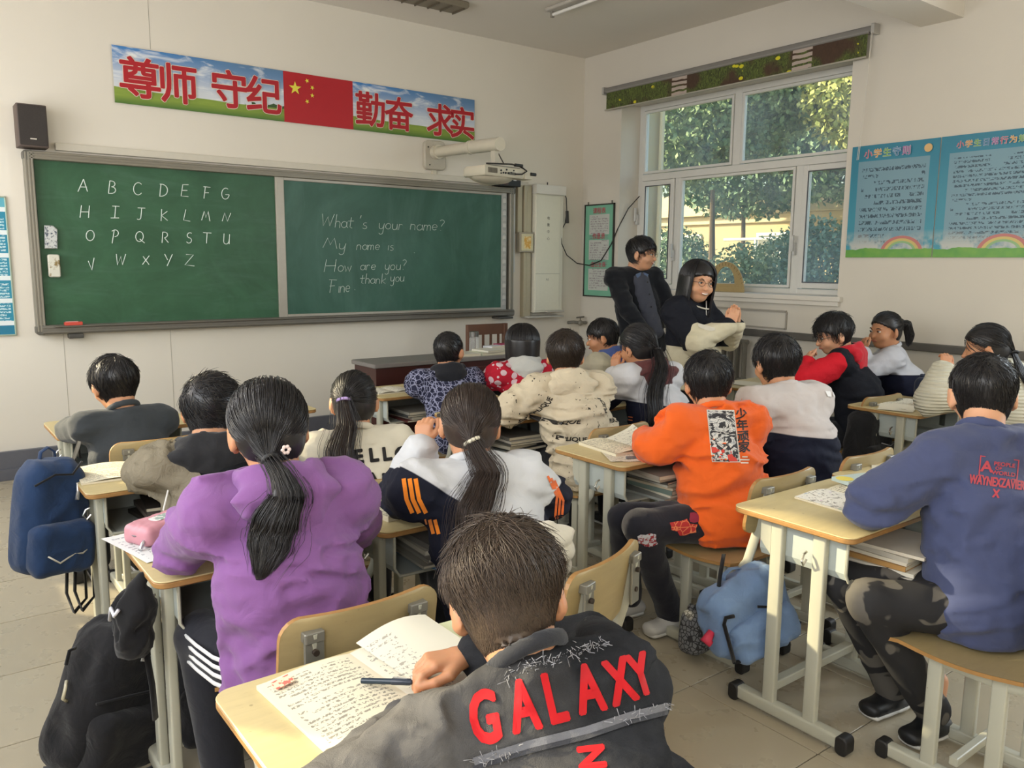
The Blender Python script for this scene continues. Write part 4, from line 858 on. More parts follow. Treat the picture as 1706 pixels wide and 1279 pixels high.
# ================================================================== SCULPTING: signed distance fields -> smooth meshes
def vnoise(P, seed=0):
    "value noise on (N,3) points, range -1..1"
    P = P+seed*17.31; I = np.floor(P).astype(np.int64); Fr = P-I; Fr = Fr*Fr*(3-2*Fr); out = 0
    for dx in (0, 1):
        for dy in (0, 1):
            for dz in (0, 1):
                h = (I[..., 0]+dx)*73856093 ^ (I[..., 1]+dy)*19349663 ^ (I[..., 2]+dz)*83492791
                h = (h*2654435761) & 0xffffffff; h = ((h >> 13) ^ h) & 0xffff
                w_ = (Fr[..., 0] if dx else 1-Fr[..., 0])*(Fr[..., 1] if dy else 1-Fr[..., 1])*(Fr[..., 2] if dz else 1-Fr[..., 2])
                out = out+w_*(h/32767.5-1)
    return out
class Sdf:
    def __init__(s, lo, hi, vox):
        s.lo = V3(lo); s.vox = vox; s.n = np.ceil((V3(hi)-s.lo)/vox).astype(int)+1; s.f = np.full(s.n, .5, np.float32)
        s.ax = [s.lo[i]+vox*np.arange(s.n[i]) for i in range(3)]
    def block(s, lo, hi):
        a = np.clip(np.floor((V3(lo)-s.lo)/s.vox).astype(int), 0, s.n-1); b = np.clip(np.ceil((V3(hi)-s.lo)/s.vox).astype(int)+1, 1, s.n)
        if np.any(b <= a): return None, None
        sl = tuple(slice(a[i], b[i]) for i in range(3))
        X, Y, Z = np.meshgrid(s.ax[0][sl[0]], s.ax[1][sl[1]], s.ax[2][sl[2]], indexing='ij')
        return sl, np.stack([X, Y, Z], -1)
    def comb(s, sl, d, k, op):
        f = s.f[sl]
        if op == 'u':
            if k > 0:
                h = np.clip(.5+.5*(f-d)/k, 0, 1); r = f*(1-h)+d*h-k*h*(1-h)
            else: r = np.minimum(f, d)
        else:
            if k > 0:
                h = np.clip(.5-.5*(f+d)/k, 0, 1); r = f*(1-h)+(-d)*h+k*h*(1-h)
            else: r = np.maximum(f, -d)
        s.f[sl] = r
    def cap(s, a, b, ra, rb=None, k=.02, op='u'):
        rb = ra if rb is None else rb; a = V3(a); b = V3(b); R = max(ra, rb)+k+2*s.vox
        sl, P = s.block(np.minimum(a, b)-R, np.maximum(a, b)+R)
        if sl is None: return s
        ab = b-a; t = np.clip(((P-a)@ab)/(ab@ab+1e-12), 0, 1); d = np.linalg.norm(P-a-t[..., None]*ab, axis=-1)-(ra+(rb-ra)*t)
        s.comb(sl, d, k, op); return s
    def ecap(s, a, b, ra, rb, X, k=.03, op='u'):
        "elliptic capsule: ra=(rx,ry) where rx is along X"
        a = V3(a); b = V3(b); R = max(ra+rb)+k+2*s.vox; sl, P = s.block(np.minimum(a, b)-R, np.maximum(a, b)+R)
        if sl is None: return s
        ab = b-a; L = np.linalg.norm(ab); e = ab/L; X = V3(X)-e*(V3(X)@e); X /= np.linalg.norm(X); Y = np.cross(e, X)
        t = np.clip(((P-a)@e)/L, 0, 1); q = P-a-t[..., None]*ab; rx = ra[0]+(rb[0]-ra[0])*t; ry = ra[1]+(rb[1]-ra[1])*t; m = np.minimum(rx, ry)
        d = (np.sqrt(((q@X)/rx)**2+((q@Y)/ry)**2+((q@e)/m)**2)-1)*m
        s.comb(sl, d, k, op); return s
    def ell(s, c, r, M=None, k=.02, op='u'):
        c = V3(c); r = V3(r); R = r.max()+k+2*s.vox; sl, P = s.block(c-R, c+R)
        if sl is None: return s
        q = P-c
        if M is not None: q = q@np.array(M)
        n1 = np.linalg.norm(q/r, axis=-1); n2 = np.linalg.norm(q/(r*r), axis=-1)+1e-9
        s.comb(sl, n1*(n1-1)/n2, k, op); return s
    def fn(s, lo, hi, func, k=0, op='u'):
        sl, P = s.block(lo, hi)
        if sl is None: return s
        s.comb(sl, func(P), k, op); return s
    def wrinkle(s, amp, freq, seed=0, aniso=(1, 1, 1), ridged=True):
        m = np.abs(s.f) < .035; idx = np.argwhere(m)
        if len(idx) == 0: return s
        P = s.lo+idx*s.vox; Q = P*V3(aniso)*freq; Q = Q+1.2*np.stack([vnoise(Q*.6, seed+5), vnoise(Q*.6, seed+6), vnoise(Q*.6, seed+7)], -1)
        v = vnoise(Q, seed); v = (1-2*np.abs(v)) if ridged else v
        v = v+.4*vnoise(Q*2.1, seed+1); s.f[m] -= amp*v.astype(np.float32); return s
    def mesh(s):
        f = s.f; n = f.shape
        f[0] = f[-1] = .5; f[:, 0] = f[:, -1] = .5; f[:, :, 0] = f[:, :, -1] = .5
        ins = f < 0; cells = np.zeros((n[0]-1, n[1]-1, n[2]-1), np.int8)
        C8 = [(i, j, k) for i in (0, 1) for j in (0, 1) for k in (0, 1)]
        sub = lambda A, c: A[c[0]:A.shape[0]-1+c[0], c[1]:A.shape[1]-1+c[1], c[2]:A.shape[2]-1+c[2]]
        for c in C8: cells += sub(ins, c)
        act = (cells > 0) & (cells < 8); ids = np.full(act.shape, -1, np.int64); ii = np.argwhere(act); ids[act] = np.arange(len(ii))
        acc = np.zeros((len(ii), 3)); cnt = np.zeros(len(ii)); vals = {c: f[ii[:, 0]+c[0], ii[:, 1]+c[1], ii[:, 2]+c[2]] for c in C8}
        for c in C8:
            for ax in range(3):
                if c[ax] == 0:
                    d = list(c); d[ax] = 1; d = tuple(d); va, vb = vals[c], vals[d]; m_ = (va < 0) != (vb < 0)
                    t = np.where(m_, va/np.where(m_, va-vb, 1), 0); p = np.zeros((len(ii), 3)); p += V3(c); p[:, ax] = t
                    acc += p*m_[:, None]; cnt += m_
        Vt = s.lo+(ii+acc/cnt[:, None])*s.vox; faces = []
        for ax in range(3):
            o1, o2 = (ax+1) % 3, (ax+2) % 3
            A = [slice(None)]*3; B = [slice(None)]*3; A[ax] = slice(0, -1); B[ax] = slice(1, None)
            m_ = ins[tuple(A)] != ins[tuple(B)]; e = np.argwhere(m_); e = e[(e[:, o1] > 0) & (e[:, o2] > 0) & (e[:, o1] < n[o1]-1) & (e[:, o2] < n[o2]-1)]
            if not len(e): continue
            a_ins = ins[e[:, 0], e[:, 1], e[:, 2]]; q = []
            for d1, d2 in ((0, 0), (-1, 0), (-1, -1), (0, -1)):
                c = e.copy(); c[:, o1] += d1; c[:, o2] += d2; q.append(ids[c[:, 0], c[:, 1], c[:, 2]])
            q = np.stack(q, 1); q[~a_ins] = q[~a_ins][:, ::-1]; faces.append(q)
        F = np.concatenate(faces); F = F[(F >= 0).all(1)]
        # one relaxation pass
        nb = np.zeros_like(Vt); c_ = np.zeros(len(Vt))
        for a, b in ((0, 1), (1, 2), (2, 3), (3, 0)):
            np.add.at(nb, F[:, a], Vt[F[:, b]]); np.add.at(c_, F[:, a], 1); np.add.at(nb, F[:, b], Vt[F[:, a]]); np.add.at(c_, F[:, b], 1)
        Vt = Vt*.5+.5*nb/np.maximum(c_, 1)[:, None]
        return Vt, F
def np_mesh(name, Vt, F, mat, parent=None, rel=None, smooth=True, kind=None):
    if rel is not None: Vt = Vt-V3(rel)
    k = F.shape[1]; me = bpy.data.meshes.new(name); me.vertices.add(len(Vt)); me.vertices.foreach_set('co', Vt.ravel().astype('f'))
    me.loops.add(len(F)*k); me.loops.foreach_set('vertex_index', F.ravel().astype(np.int32)); me.polygons.add(len(F))
    me.polygons.foreach_set('loop_start', np.arange(0, len(F)*k, k, dtype=np.int32)); me.polygons.foreach_set('use_smooth', np.full(len(F), smooth))
    me.update(calc_edges=True); o = mkobj(name, me, mat, parent)
    if kind: o['kind'] = kind
    return o
def join_m(*ms):
    v = []; f = []; n = 0
    for a, b in ms: v.append(a); f.append(b+n); n += len(a)
    return np.concatenate(v), np.concatenate(f)
def tubes(P, R, sides=3):
    "P (N,S,3) strands, R (N,S) radii -> mesh arrays (open tubes)"
    N, S = P.shape[:2]; T = np.zeros_like(P); T[:, 1:-1] = P[:, 2:]-P[:, :-2]; T[:, 0] = P[:, 1]-P[:, 0]; T[:, -1] = P[:, -1]-P[:, -2]
    T /= np.linalg.norm(T, axis=2, keepdims=True)+1e-9
    ref = np.where(np.abs(T[:, :1, 2:3]) < .9, np.array([[[0, 0, 1.]]]), np.array([[[1., 0, 0]]])); ref = np.broadcast_to(ref, T.shape)
    U = np.cross(T, ref); U /= np.linalg.norm(U, axis=2, keepdims=True)+1e-9; W_ = np.cross(T, U); rings = []
    for k in range(sides):
        a = 2*PI*k/sides; rings.append(P+(U*math.cos(a)+W_*math.sin(a))*R[..., None])
    V_ = np.stack(rings, 2).reshape(-1, 3); base = (np.arange(N)[:, None]*S+np.arange(S-1)[None])*sides; F = []
    for k in range(sides):
        k2 = (k+1) % sides; F.append(np.stack([base+k, base+k2, base+sides+k2, base+sides+k], -1).reshape(-1, 4))
    return V_, np.concatenate(F)
def bvh_of(Vt, F): return BVHTree.FromPolygons([tuple(p) for p in Vt], [tuple(int(i) for i in q) for q in F])
def cut_grid(v, f, step):
    "split flat text faces (xy plane) along a grid so that they can be draped"
    import bmesh
    bm = bmesh.new(); vs = [bm.verts.new(p) for p in v]
    for q in f:
        try: bm.faces.new([vs[i] for i in q])
        except ValueError: pass
    xs = [p[0] for p in v]; ys = [p[1] for p in v]
    for ax, a, b in ((0, min(xs), max(xs)), (1, min(ys), max(ys))):
        t = a+step
        while t < b:
            co = (t, 0, 0) if ax == 0 else (0, t, 0); no = (1, 0, 0) if ax == 0 else (0, 1, 0)
            bmesh.ops.bisect_plane(bm, geom=bm.verts[:]+bm.edges[:]+bm.faces[:], plane_co=co, plane_no=no); t += step
    bm.verts.index_update(); V_ = [tuple(x.co) for x in bm.verts]; F_ = [tuple(x.index for x in q.verts) for q in bm.faces]; bm.free(); return V_, F_
def drape(v, f, O, U, Vv, n, tree, mat, name, parent, rel, off=.002, reach=.25):
    "project flat (x,y) shapes from plane (O,U,V) along n onto a surface"
    O = Vector(O); U = Vector(U); Vv = Vector(Vv); n = Vector(n).normalized(); out = []; ok = []
    for p in v:
        s_ = O+U*p[0]+Vv*p[1]; hit = tree.ray_cast(s_-n*reach, n, reach*2)
        if hit[0] is None: out.append(s_); ok.append(False)
        else: out.append(hit[0]-n*(off+(p[2] if len(p) > 2 else 0))); ok.append(True)
    F_ = [q for q in f if all(ok[i] for i in q)]
    if not F_: return None
    return MB().add(out, F_).build(name, mat, parent, 'all', rel=rel)
def drape_text(s_, size, O, U, Vv, n, tree, mat, parent, rel, fat=0, sx=1, step=.02, off=.002, name='lettering', reach=.25):
    v, f = text_data(s_, size); V_, F_ = [], []
    offs = [(0, 0)] if not fat else [(0, 0)]+[(fat*size*math.cos(a*PI/4+.4), fat*size*math.sin(a*PI/4+.4)) for a in range(8)]
    for k, (dx, dy) in enumerate(offs):
        n0 = len(V_); V_ += [(p[0]*sx+dx, p[1]+dy, k*.0001) for p in v]; F_ += [tuple(i+n0 for i in q) for q in f]
    V_, F_ = cut_grid(V_, F_, step)
    O = Vector(O); 
    return drape(V_, F_, O, U, Vv, n, tree, mat, name, parent, rel, off, reach)
# ================================================================== PEOPLE
def skinmat(hexc):
    n = NT('skin'); c = H(hexc); col = n.mix(n.noise(14, 3), tuple(x*.9 for x in c), c)
    n.bump(n.noise(400, 2), .1, .0008)
    return n.fin(col, .5, 0, .4, **{'Subsurface Weight': .35, 'Subsurface Radius': (.02, .008, .004), 'Subsurface Scale': .6})
SKIN = skinmat('c08a66'); SKIN2 = skinmat('b57d5c'); SKIN3 = skinmat('cf9c7a')
def hairmat(hexc, rough=.36):
    n = NT('hair'); c = H(hexc); col = n.mix(n.noise(90, 2), tuple(x*.6 for x in c), tuple(x*1.6 for x in c))
    return n.fin(col, rough, 0, .45)
HB = hairmat('1c1a1b'); HSUN = hairmat('3f3329', .42); HMX = hairmat('30251f', .4); HG = hairmat('211f20', .3)  # the nearest boy's brown has sunlight put into the hair colour
M_EYE = plain('14100e', .15); M_WHITE = plain('e8e4dc', .4); M_LIP = plain('a0584e', .5); M_TEETH = plain('efe9dd', .3); M_SPEC = plain('2a2624', .3, metal=.3)
def rotm(yaw, pitch, roll):
    "columns: right, forward, up. yaw>0 turns right, pitch>0 looks down, roll>0 leans right"
    return np.array(Matrix.Rotation(math.radians(-yaw), 3, 'Z') @ Matrix.Rotation(math.radians(-pitch), 3, 'X') @ Matrix.Rotation(math.radians(roll), 3, 'Y'))
def hand(wrist, dirv, nrm, side=1, curl=.5, sc=1.0, spread=.0, vox=.0036, thumb=.5, curls=None):
    "side=+1: thumb on the lat=+ side, where lat = dir x nrm"
    d = V3(dirv); d /= np.linalg.norm(d); n_ = V3(nrm); n_ = n_-d*(n_@d); n_ /= np.linalg.norm(n_); lat = np.cross(d, n_)*side; w_ = V3(wrist); c = w_+d*.07*sc
    S = Sdf(c-.13*sc, c+.13*sc, vox); L = [.060, .068, .064, .050]; off = [.026, .009, -.009, -.026]
    S.ecap(w_-d*.04*sc, w_+d*.015*sc, (.024*sc, .018*sc), (.026*sc, .016*sc), lat, k=.006)
    for i in range(4):
        kn = w_+d*(.074-.004*abs(i-1.2))*sc+lat*off[i]*sc; S.cap(w_+d*.01*sc+lat*off[i]*.6*sc, kn, .0125*sc, .0105*sc, k=.012*sc)
        ang = 0; p = kn; cc = curls[i] if curls else curl
        dd = d*math.cos(spread*off[i]*20)+lat*math.sin(spread*off[i]*20)
        for j, (fr, be) in enumerate(((.46, .75), (.30, 1.1), (.24, .75))):
            ang += be*cc; v = dd*math.cos(ang)-n_*math.sin(ang); p2 = p+v*L[i]*fr*sc; S.cap(p, p2, (.0092-.0008*j)*sc, (.0085-.0009*j)*sc, k=.003*sc); p = p2
    t0 = w_+d*.018*sc+lat*.018*sc; t1 = t0+(d*.030+lat*.026-n_*.012)*sc; t2 = t1+(d*.028+lat*(.012-.02*thumb)-n_*.010)*sc; t3 = t2+(d*.024-lat*.014*thumb-n_*.006)*sc
    S.cap(t0, t1, .014*sc, .011*sc, k=.010*sc); S.cap(t1, t2, .0105*sc, .0095*sc, k=.003); S.cap(t2, t3, .0095*sc, .0075*sc, k=.003)
    return S.mesh()
def zline_short(y): return np.interp(y, [-.10, -.075, -.04, -.012, .012, .03, .06, .095, .12], [-.088, -.085, -.068, -.035, .008, .005, .035, .048, .05])
def zline_pony(y): return np.interp(y, [-.10, -.07, -.035, -.01, .02, .05, .08, .12], [-.072, -.075, -.062, -.02, .018, .035, .06, .068])
EC = V3((0, -.012, .027)); ER = V3((.0765, .0945, .086))
def surf(q):
    "unit sphere direction -> scalp surface; below the equator the shape narrows slowly towards the nape"
    z = q[:, 2]; low = z < 0; k = np.where(low, np.sqrt(np.clip(1-(.80*z)**2, .05, 1))/np.sqrt(np.clip(1-z*z, 1e-4, 1)), 1.0)
    P = q*ER; P[:, 0] *= k; P[:, 1] *= np.where(q[:, 1] < 0, k, 1); P[:, 2] *= np.where(low, 1.32, 1.0); return EC+P
def hair_cap(S, C, M, hs, zl, th0, th1, zlo=-.06, zhi=.03):
    def fn(P):
        q = ((P-C)@M)/hs; e = (q-EC); zz = np.where(e[..., 2] < 0, e[..., 2]/1.32, e[..., 2]); zn = np.clip(zz/ER[2], -1, 1); k = np.where(zn < 0, np.sqrt(np.clip(1-(.80*zn)**2, .05, 1))/np.sqrt(np.clip(1-zn*zn, .02, 1)), 1.)
        e = np.stack([e[..., 0]/k, e[..., 1]/np.where(e[..., 1] < 0, k, 1), zz], -1)
        n1 = np.linalg.norm(e/ER, axis=-1); n2 = np.linalg.norm(e/(ER*ER), axis=-1)+1e-9; d = n1*(n1-1)/n2
        t = np.clip((q[..., 2]-zlo)/(zhi-zlo), 0, 1); t = t*t*(3-2*t); th = th0+(th1-th0)*t
        return np.maximum(d-th, (zl(q[..., 1])+.004*np.sin(q[..., 0]*260+q[..., 1]*190)-q[..., 2])*.9)*hs
    S.fn(C-.14*hs, C+.15*hs, fn)
def sph_slerp(a, b, t):
    d = np.clip((a*b).sum(-1, keepdims=True), -.9999, .9999); o = np.arccos(d); return (np.sin((1-t)*o)*a+np.sin(t*o)*b)/np.sin(o)
def unit(a): return a/(np.linalg.norm(a, axis=-1, keepdims=True)+1e-9)
def strands_short(C, M, hs, zl, N, crown=(.1, -.55, .83), L=.05, th0=.002, th1=.014, r=.0009, seed=0, segs=6, messy=.35, lift=.010, zlo=-.06, zhi=.03, swirl=.5):
    r_ = np.random.default_rng(seed); q = unit(r_.normal(size=(N*3, 3))); P = surf(q); q = q[P[:, 2] > zl(P[:, 1])+.004][:N]; n_ = len(q)
    cr = unit(V3(crown)); ln = L*r_.uniform(.5, 1.3, n_); ds = ln/segs/.085; ph = r_.normal(size=(n_, 3))*messy; out = []; o0 = r_.uniform(.35, 1.05, n_); lf = lift*r_.uniform(0, 1, n_)**2
    clump = vnoise(q*7, seed+3)[:, None]
    for s_ in range(segs+1):
        P = surf(q); t = np.clip((P[:, 2]-zlo)/(zhi-zlo), 0, 1); t = t*t*(3-2*t); th = th0+(th1-th0)*t
        nrm = unit(q/ER); out.append(P+nrm*((th*o0)+lf*(s_/segs)**1.5*t+.0012)[:, None])
        g = q*(q@cr)[:, None]-cr; g = g+swirl*np.cross(cr, q)+ph*.6+clump*np.cross(q, cr)*.7; g = g-q*(g*q).sum(1, keepdims=True); q = unit(q+unit(g)*ds[:, None])
    P = np.stack(out, 1); P = (P*hs)@M.T+C; tt = np.linspace(0, 1, segs+1); R = r*(1-.75*tt**2)[None]*np.ones((n_, 1)); return tubes(P, R)
def strands_to(C, M, hs, zl, tie, N, th=.008, r=.001, seed=0, segs=9, jitter=.004):
    r_ = np.random.default_rng(seed); q = unit(r_.normal(size=(N*3, 3))); P = surf(q); q = q[P[:, 2] > zl(P[:, 1])+.002][:N]; n_ = len(q)
    qt = unit((V3(tie)-EC)/ER)[None]; off = r_.uniform(.2, 1.1, n_)*th; out = []
    tl = np.linalg.norm((V3(tie)-EC)/ER)
    a = r_.uniform(0, .35, n_)[:, None]
    for s_ in range(segs+1):
        t = a+(1-a)*(s_/segs); qq = sph_slerp(q, np.broadcast_to(qt, q.shape), t); sc = 1+(tl-1)*np.clip((t-.75)/.25, 0, 1)**2
        out.append(EC+qq*ER*sc+unit(qq/ER)*(off[:, None]*(1-.3*t))+jitter*np.sin(t*9+q[:, :1]*40)*np.cross(qq, qt)*.4*(1-t))
    P = (np.stack(out, 1)*hs)@M.T+C; R = r*np.ones((n_, segs+1)); return tubes(P, R)
def bundle(path, radii, N, r=.0012, seed=0, per=4, wav=.004, short=.35, flat=1.0):
    "loose bundle of hair along a path"
    r_ = np.random.default_rng(seed); path = [Vector(p) for p in path]; pts = []; rad = []
    for i in range(len(path)-1):
        p0 = path[max(i-1, 0)]; p1, p2 = path[i], path[i+1]; p3 = path[min(i+2, len(path)-1)]
        for k in range(per):
            t = k/per; pts.append(.5*((2*p1)+(p2-p0)*t+(2*p0-5*p1+4*p2-p3)*t*t+(3*p1-p0-3*p2+p3)*t**3)); rad.append(radii[i]+(radii[i+1]-radii[i])*t)
    pts.append(path[-1]); rad.append(radii[-1]); Cc = np.array([tuple(p) for p in pts]); S = len(Cc); rad = np.array(rad); T = np.gradient(Cc, axis=0); T = unit(T)
    X = np.array([1., 0, 0])-T*T[:, :1]; X = unit(X); Y = np.cross(T, X); a = r_.uniform(0, 2*PI, N); rr = r_.uniform(0, 1, N)**.45; ph = r_.uniform(0, 6, N); tt = np.linspace(0, 1, S)
    A = a[:, None]+.5*np.sin(tt*3+ph[:, None])*.35; RR = rr[:, None]*rad[None]*(1+.12*np.sin(tt*6+ph[:, None]*2))
    P = Cc[None]+X[None]*(np.cos(A)*RR)[..., None]+Y[None]*(np.sin(A)*RR*flat)[..., None]+wav*r_.normal(size=(N, 1, 3))*tt[None, :, None]
    end = 1-short*r_.uniform(0, 1, N)**2; R = r*np.clip((end[:, None]-tt[None])*6, .02, 1); 
    # collapse beyond the end of each strand
    idx = np.minimum(np.arange(S)[None], (end*(S-1)).astype(int)[:, None]); P = np.take_along_axis(P, idx[..., None].repeat(3, 2), 1); P = P+np.maximum(0, np.arange(S)[None]-idx)[..., None]*np.array([0, 0, -1e-4])
    core = [(Cc[i], rad[i]*.8) for i in range(S)]
    return tubes(P, R), core
def core_mesh(core, flat=1.0, vox=.007):
    P = np.array([c[0] for c in core]); R = max(c[1] for c in core)+.03; S = Sdf(P.min(0)-R, P.max(0)+R, vox)
    for a, b in zip(core[:-1], core[1:]): S.ecap(a[0], b[0]+1e-5, (a[1], a[1]*flat), (b[1], b[1]*flat), (1, 0, 0), k=.01)
    return S.mesh()
def person(label, hd, hip, yaw=0, pitch=8, roll=0, tyaw=0, hs=1.0, sw=.155, bulk=.0, top=None, pants=None, skin=None, hairm=None, hair=None,
           L=None, R=None, knees=None, feet=None, stand=False, collar=True, hood=None, vox=.011, wr=.006, wseed=0, face=False, glasses=False, smile=False,
           belly=0, nbo=(0, 0, 0), seg_face=None, cuff=None, hands=None, ears=True, shoes='1b1b1d', hem=None, wfreq=11, hipz=.50, torso_w=1.0, shd=None, group='pupils at their desks', cat='person'):
    hd = V3(hd); M = rotm(yaw, pitch, roll); skin = skin or SKIN; hairm = hairm or HB; ty = math.radians(tyaw)
    fw = V3((math.sin(ty), math.cos(ty), 0)); rv = V3((math.cos(ty), -math.sin(ty), 0)); up = V3((0, 0, 1))
    rx, ry = hip; hp = V3((rx, ry, hipz)); root = empty('person', (rx, ry, 0), label, cat, group); rel = (rx, ry, 0)
    loc = lambda p: hd+M@(V3(p)*hs)
    Nb = loc((0, -.035, -.095))+V3((0, 0, -.035))-fw*.02+V3(nbo); up_d = unit(Nb-hp)
    SH = {'L': Nb-rv*sw-up*.045, 'R': Nb+rv*sw-up*.045}; arms = {}
    if shd: SH['L'] = SH['L']+V3(shd[0]); SH['R'] = SH['R']+V3(shd[1])
    for s_, sg, a in (('L', -1, L), ('R', 1, R)):
        S0 = SH[s_]
        if a is None: e = S0+rv*sg*.035+fw*.16-up*(.22 if not stand else .26); e[2] = max(e[2], .745) if not stand else e[2]; w_ = e+fw*.17-rv*sg*.16; w_[2] = max(w_[2], .735) if not stand else w_[2]
        else: e, w_ = V3(a[0]), V3(a[1])
        arms[s_] = (S0, e, w_)
    mid = (Nb+hp)/2-fw*.015; allp = np.array([hd+.16, hd-.16, hp+.2, hp-.2]+[q for a in arms.values() for q in a]); 
    # ---- body (one continuous surface)
    S = Sdf(allp.min(0)-.14, allp.max(0)+.14, vox*.8 if face else vox)
    S.ell(loc((0, -.012, .025)), V3((.074, .092, .083))*hs, M); S.ell(loc((0, .02, -.03)), V3((.061, .066, .074))*hs, M, k=.03); S.ell(loc((0, .035, -.078)), V3((.042, .042, .032))*hs, M, k=.02)
    S.cap(loc((0, .082, .004)), loc((0, .101, -.028)), .007*hs, .0125*hs, k=.01); S.ell(loc((0, .083, -.056)), V3((.024, .010, .009))*hs, M, k=.006)
    for sx in (-1, 1):
        S.ell(loc((sx*.035, .058, -.032)), V3((.03, .03, .026))*hs, M, k=.02)
        if face: S.ell(loc((sx*.031, .094, .004)), V3((.017, .012, .009))*hs, M, k=.008, op='s'); S.cap(loc((sx*.016, .088, .021)), loc((sx*.047, .078, .022)), .006*hs, k=.01)
        if ears:
            Me = M@rotm(sx*22, 6, 0); S.ell(loc((sx*.086, -.006, -.010)), V3((.0095, .021, .034))*hs, Me, k=.008); S.cap(loc((sx*.078, .002, -.038)), loc((sx*.078, .002, -.041)), .008*hs, k=.006)
            if vox < .0105: S.ell(loc((sx*.097, .001, -.006)), V3((.006, .011, .020))*hs, Me, k=.004, op='s')
    S.ecap(loc((0, -.034, -.02)), Nb-up*.02, (.052*hs, .052*hs), (.055*hs, .05*hs), rv, k=.035)
    S.cap(SH['L']-up*.005, SH['R']-up*.005, .045, k=.03); S.ecap(Nb-up*.07, mid, (.11, .075), (.11, .085), rv, k=.03); S.ecap(mid, hp, (.11, .085), (.125, .10), rv, k=.03)
    for s_ in 'LR':
        a0, e, w_ = arms[s_]; S.cap(a0, e, .042, .034, k=.02); S.cap(e, w_, .034, .024 if not hands or s_ not in hands else .022, k=.012)
    Vb, Fb = S.mesh(); parts = [(Vb, Fb)]
    for s_, sg in (('L', -1), ('R', 1)):
        a0, e, w_ = arms[s_]
        if hands and s_ in hands: hh = hands[s_]; parts.append(hand(w_+(w_-e)*0, hh[0], hh[1], hh[2], hh[3], hh[4] if len(hh) > 4 else .85, **(hh[5] if len(hh) > 5 else {})))
        elif not hands or s_ not in hands: parts.append(hand(w_, unit(w_-e)+np.array([0, 0, -.02]), (0, 0, 1), -sg*1, .45, .8, vox=.0055))
    if knees is None:
        kf = .36; knees = [hp+rv*sx*.09+fw*kf+V3((0, 0, -.02)) for sx in (-1, 1)] if not stand else [hp+rv*sx*.085+fw*.02-up*.42 for sx in (-1, 1)]
    if feet is None: feet = [V3((k[0], k[1], .085))+fw*(.0 if stand else -.02) for k in map(V3, knees)]
    knees = [V3(k) for k in knees]; feet = [V3(k) for k in feet]
    o = np_mesh('body', *join_m(*parts), skin, root, rel)
    # ---- trousers
    allk = np.array([hp+.2, hp-.2]+[k for k in knees]+[k for k in feet]); S = Sdf(allk.min(0)-.12, allk.max(0)+.12, max(vox, .011))
    S.ell(hp-up*.01, (.15, .135, .11), k=.03)
    for sx, kn, ft in ((-1, knees[0], feet[0]), (1, knees[1], feet[1])):
        h0 = hp+rv*sx*.075-up*.02; S.cap(h0, kn, .078, .062, k=.03); S.cap(kn, ft, .060, .052, k=.02)
    S.wrinkle(.004, 12, wseed+50, (1, 1, .6)); tr = np_mesh('trousers', *S.mesh(), pants or cloth('1d1e22'), root, rel)
    for i, (kn, ft) in enumerate(zip(knees, feet)):
        fd = fw if not hasattr(shoes, 'get') else unit(V3(shoes['dir'])); shx = shoes if not hasattr(shoes, 'get') else shoes['hex']
        S = Sdf(ft-.17, ft+.19, .010); b = V3((ft[0], ft[1], .035)); rr_ = np.cross(fd, up)
        S.ecap(b-fd*.05, b+fd*.10, (.040, .032), (.042, .026), rr_, k=.01); S.cap(b+V3((0, 0, .03)), b+V3((0, 0, .06)), .036, k=.03); S.fn(b-.3, b+.3, lambda P: P[..., 2]-.004, op='s')
        sh = np_mesh('shoe', *S.mesh(), plain(shx, .5), root, rel)
        S = Sdf(ft-.17, ft+.19, .010); S.ecap(V3((b[0], b[1], .016))-fd*.055, V3((b[0], b[1], .016))+fd*.105, (.045, .012), (.045, .012), rr_, k=.0); S.fn(b-.3, b+.3, lambda P: P[..., 2]-.002, op='s')
        np_mesh('sole', *S.mesh(), plain('cfcdc6', .5), sh, rel)
    # ---- top garment
    b = bulk; tw = torso_w; S = Sdf(allp.min(0)-.2, allp.max(0)+.2, vox)
    S.cap(SH['L'], SH['R'], .050+b, k=.03); S.cap(Nb-up*.025-fw*.005, SH['L'], .052+b*.5, .050+b, k=.02); S.cap(Nb-up*.025-fw*.005, SH['R'], .052+b*.5, .050+b, k=.02)
    S.ecap(Nb-up*.09, mid, (.122*tw+b, .080+b), (.132*tw+b, .098+b+belly), rv, k=.035); hz = hp+up*(.0 if not stand else -.06)
    S.ecap(mid, hz, (.138*tw+b, .108+b+belly), (.145*tw+b, .118+b), rv, k=.03)
    for s_ in 'LR':
        a0, e, w_ = arms[s_]; S.cap(a0, e, .051+b*.9, .043+b*.8, k=.02); S.cap(e, e+(w_-e)*.86, .043+b*.8, .033+b*.6, k=.012)
    if wr: S.wrinkle(wr*1.25, wfreq, wseed, (.75, .75, 1.7)); S.wrinkle(wr*.4, wfreq*2.3, wseed+3, (.7, 1, 1.3))
    hq = hz-up*(hem or .10); S.fn(hz-.4, hz+.4, lambda P: ((P-hq)@up), k=.015, op='s') if False else None
    n_ = up_d; S.fn(hq-.35, hq+.35, lambda P: (P-hq)@up, k=.012, op='s')
    Vt, Ft = S.mesh(); tp = np_mesh('top', Vt, Ft, top or cloth('888888'), root, rel)
    if collar:
        S = Sdf(Nb-.2, Nb+.2, .007); cdir = unit(loc((0, -.02, -.05))-Nb); cc = Nb+cdir*.028; cX = rv; cY = unit(np.cross(cdir, cX))
        def ring(P):
            q = P-cc; z = q@cdir; x = q@cX; y = q@cY; rad = np.sqrt((x/1.02)**2+(y)**2); return np.sqrt((rad-.060*hs)**2+(z*.65)**2)-.0095
        S.fn(cc-.15, cc+.15, ring); np_mesh('collar', *S.mesh(), collar if not isinstance(collar, bool) else top, tp, rel)
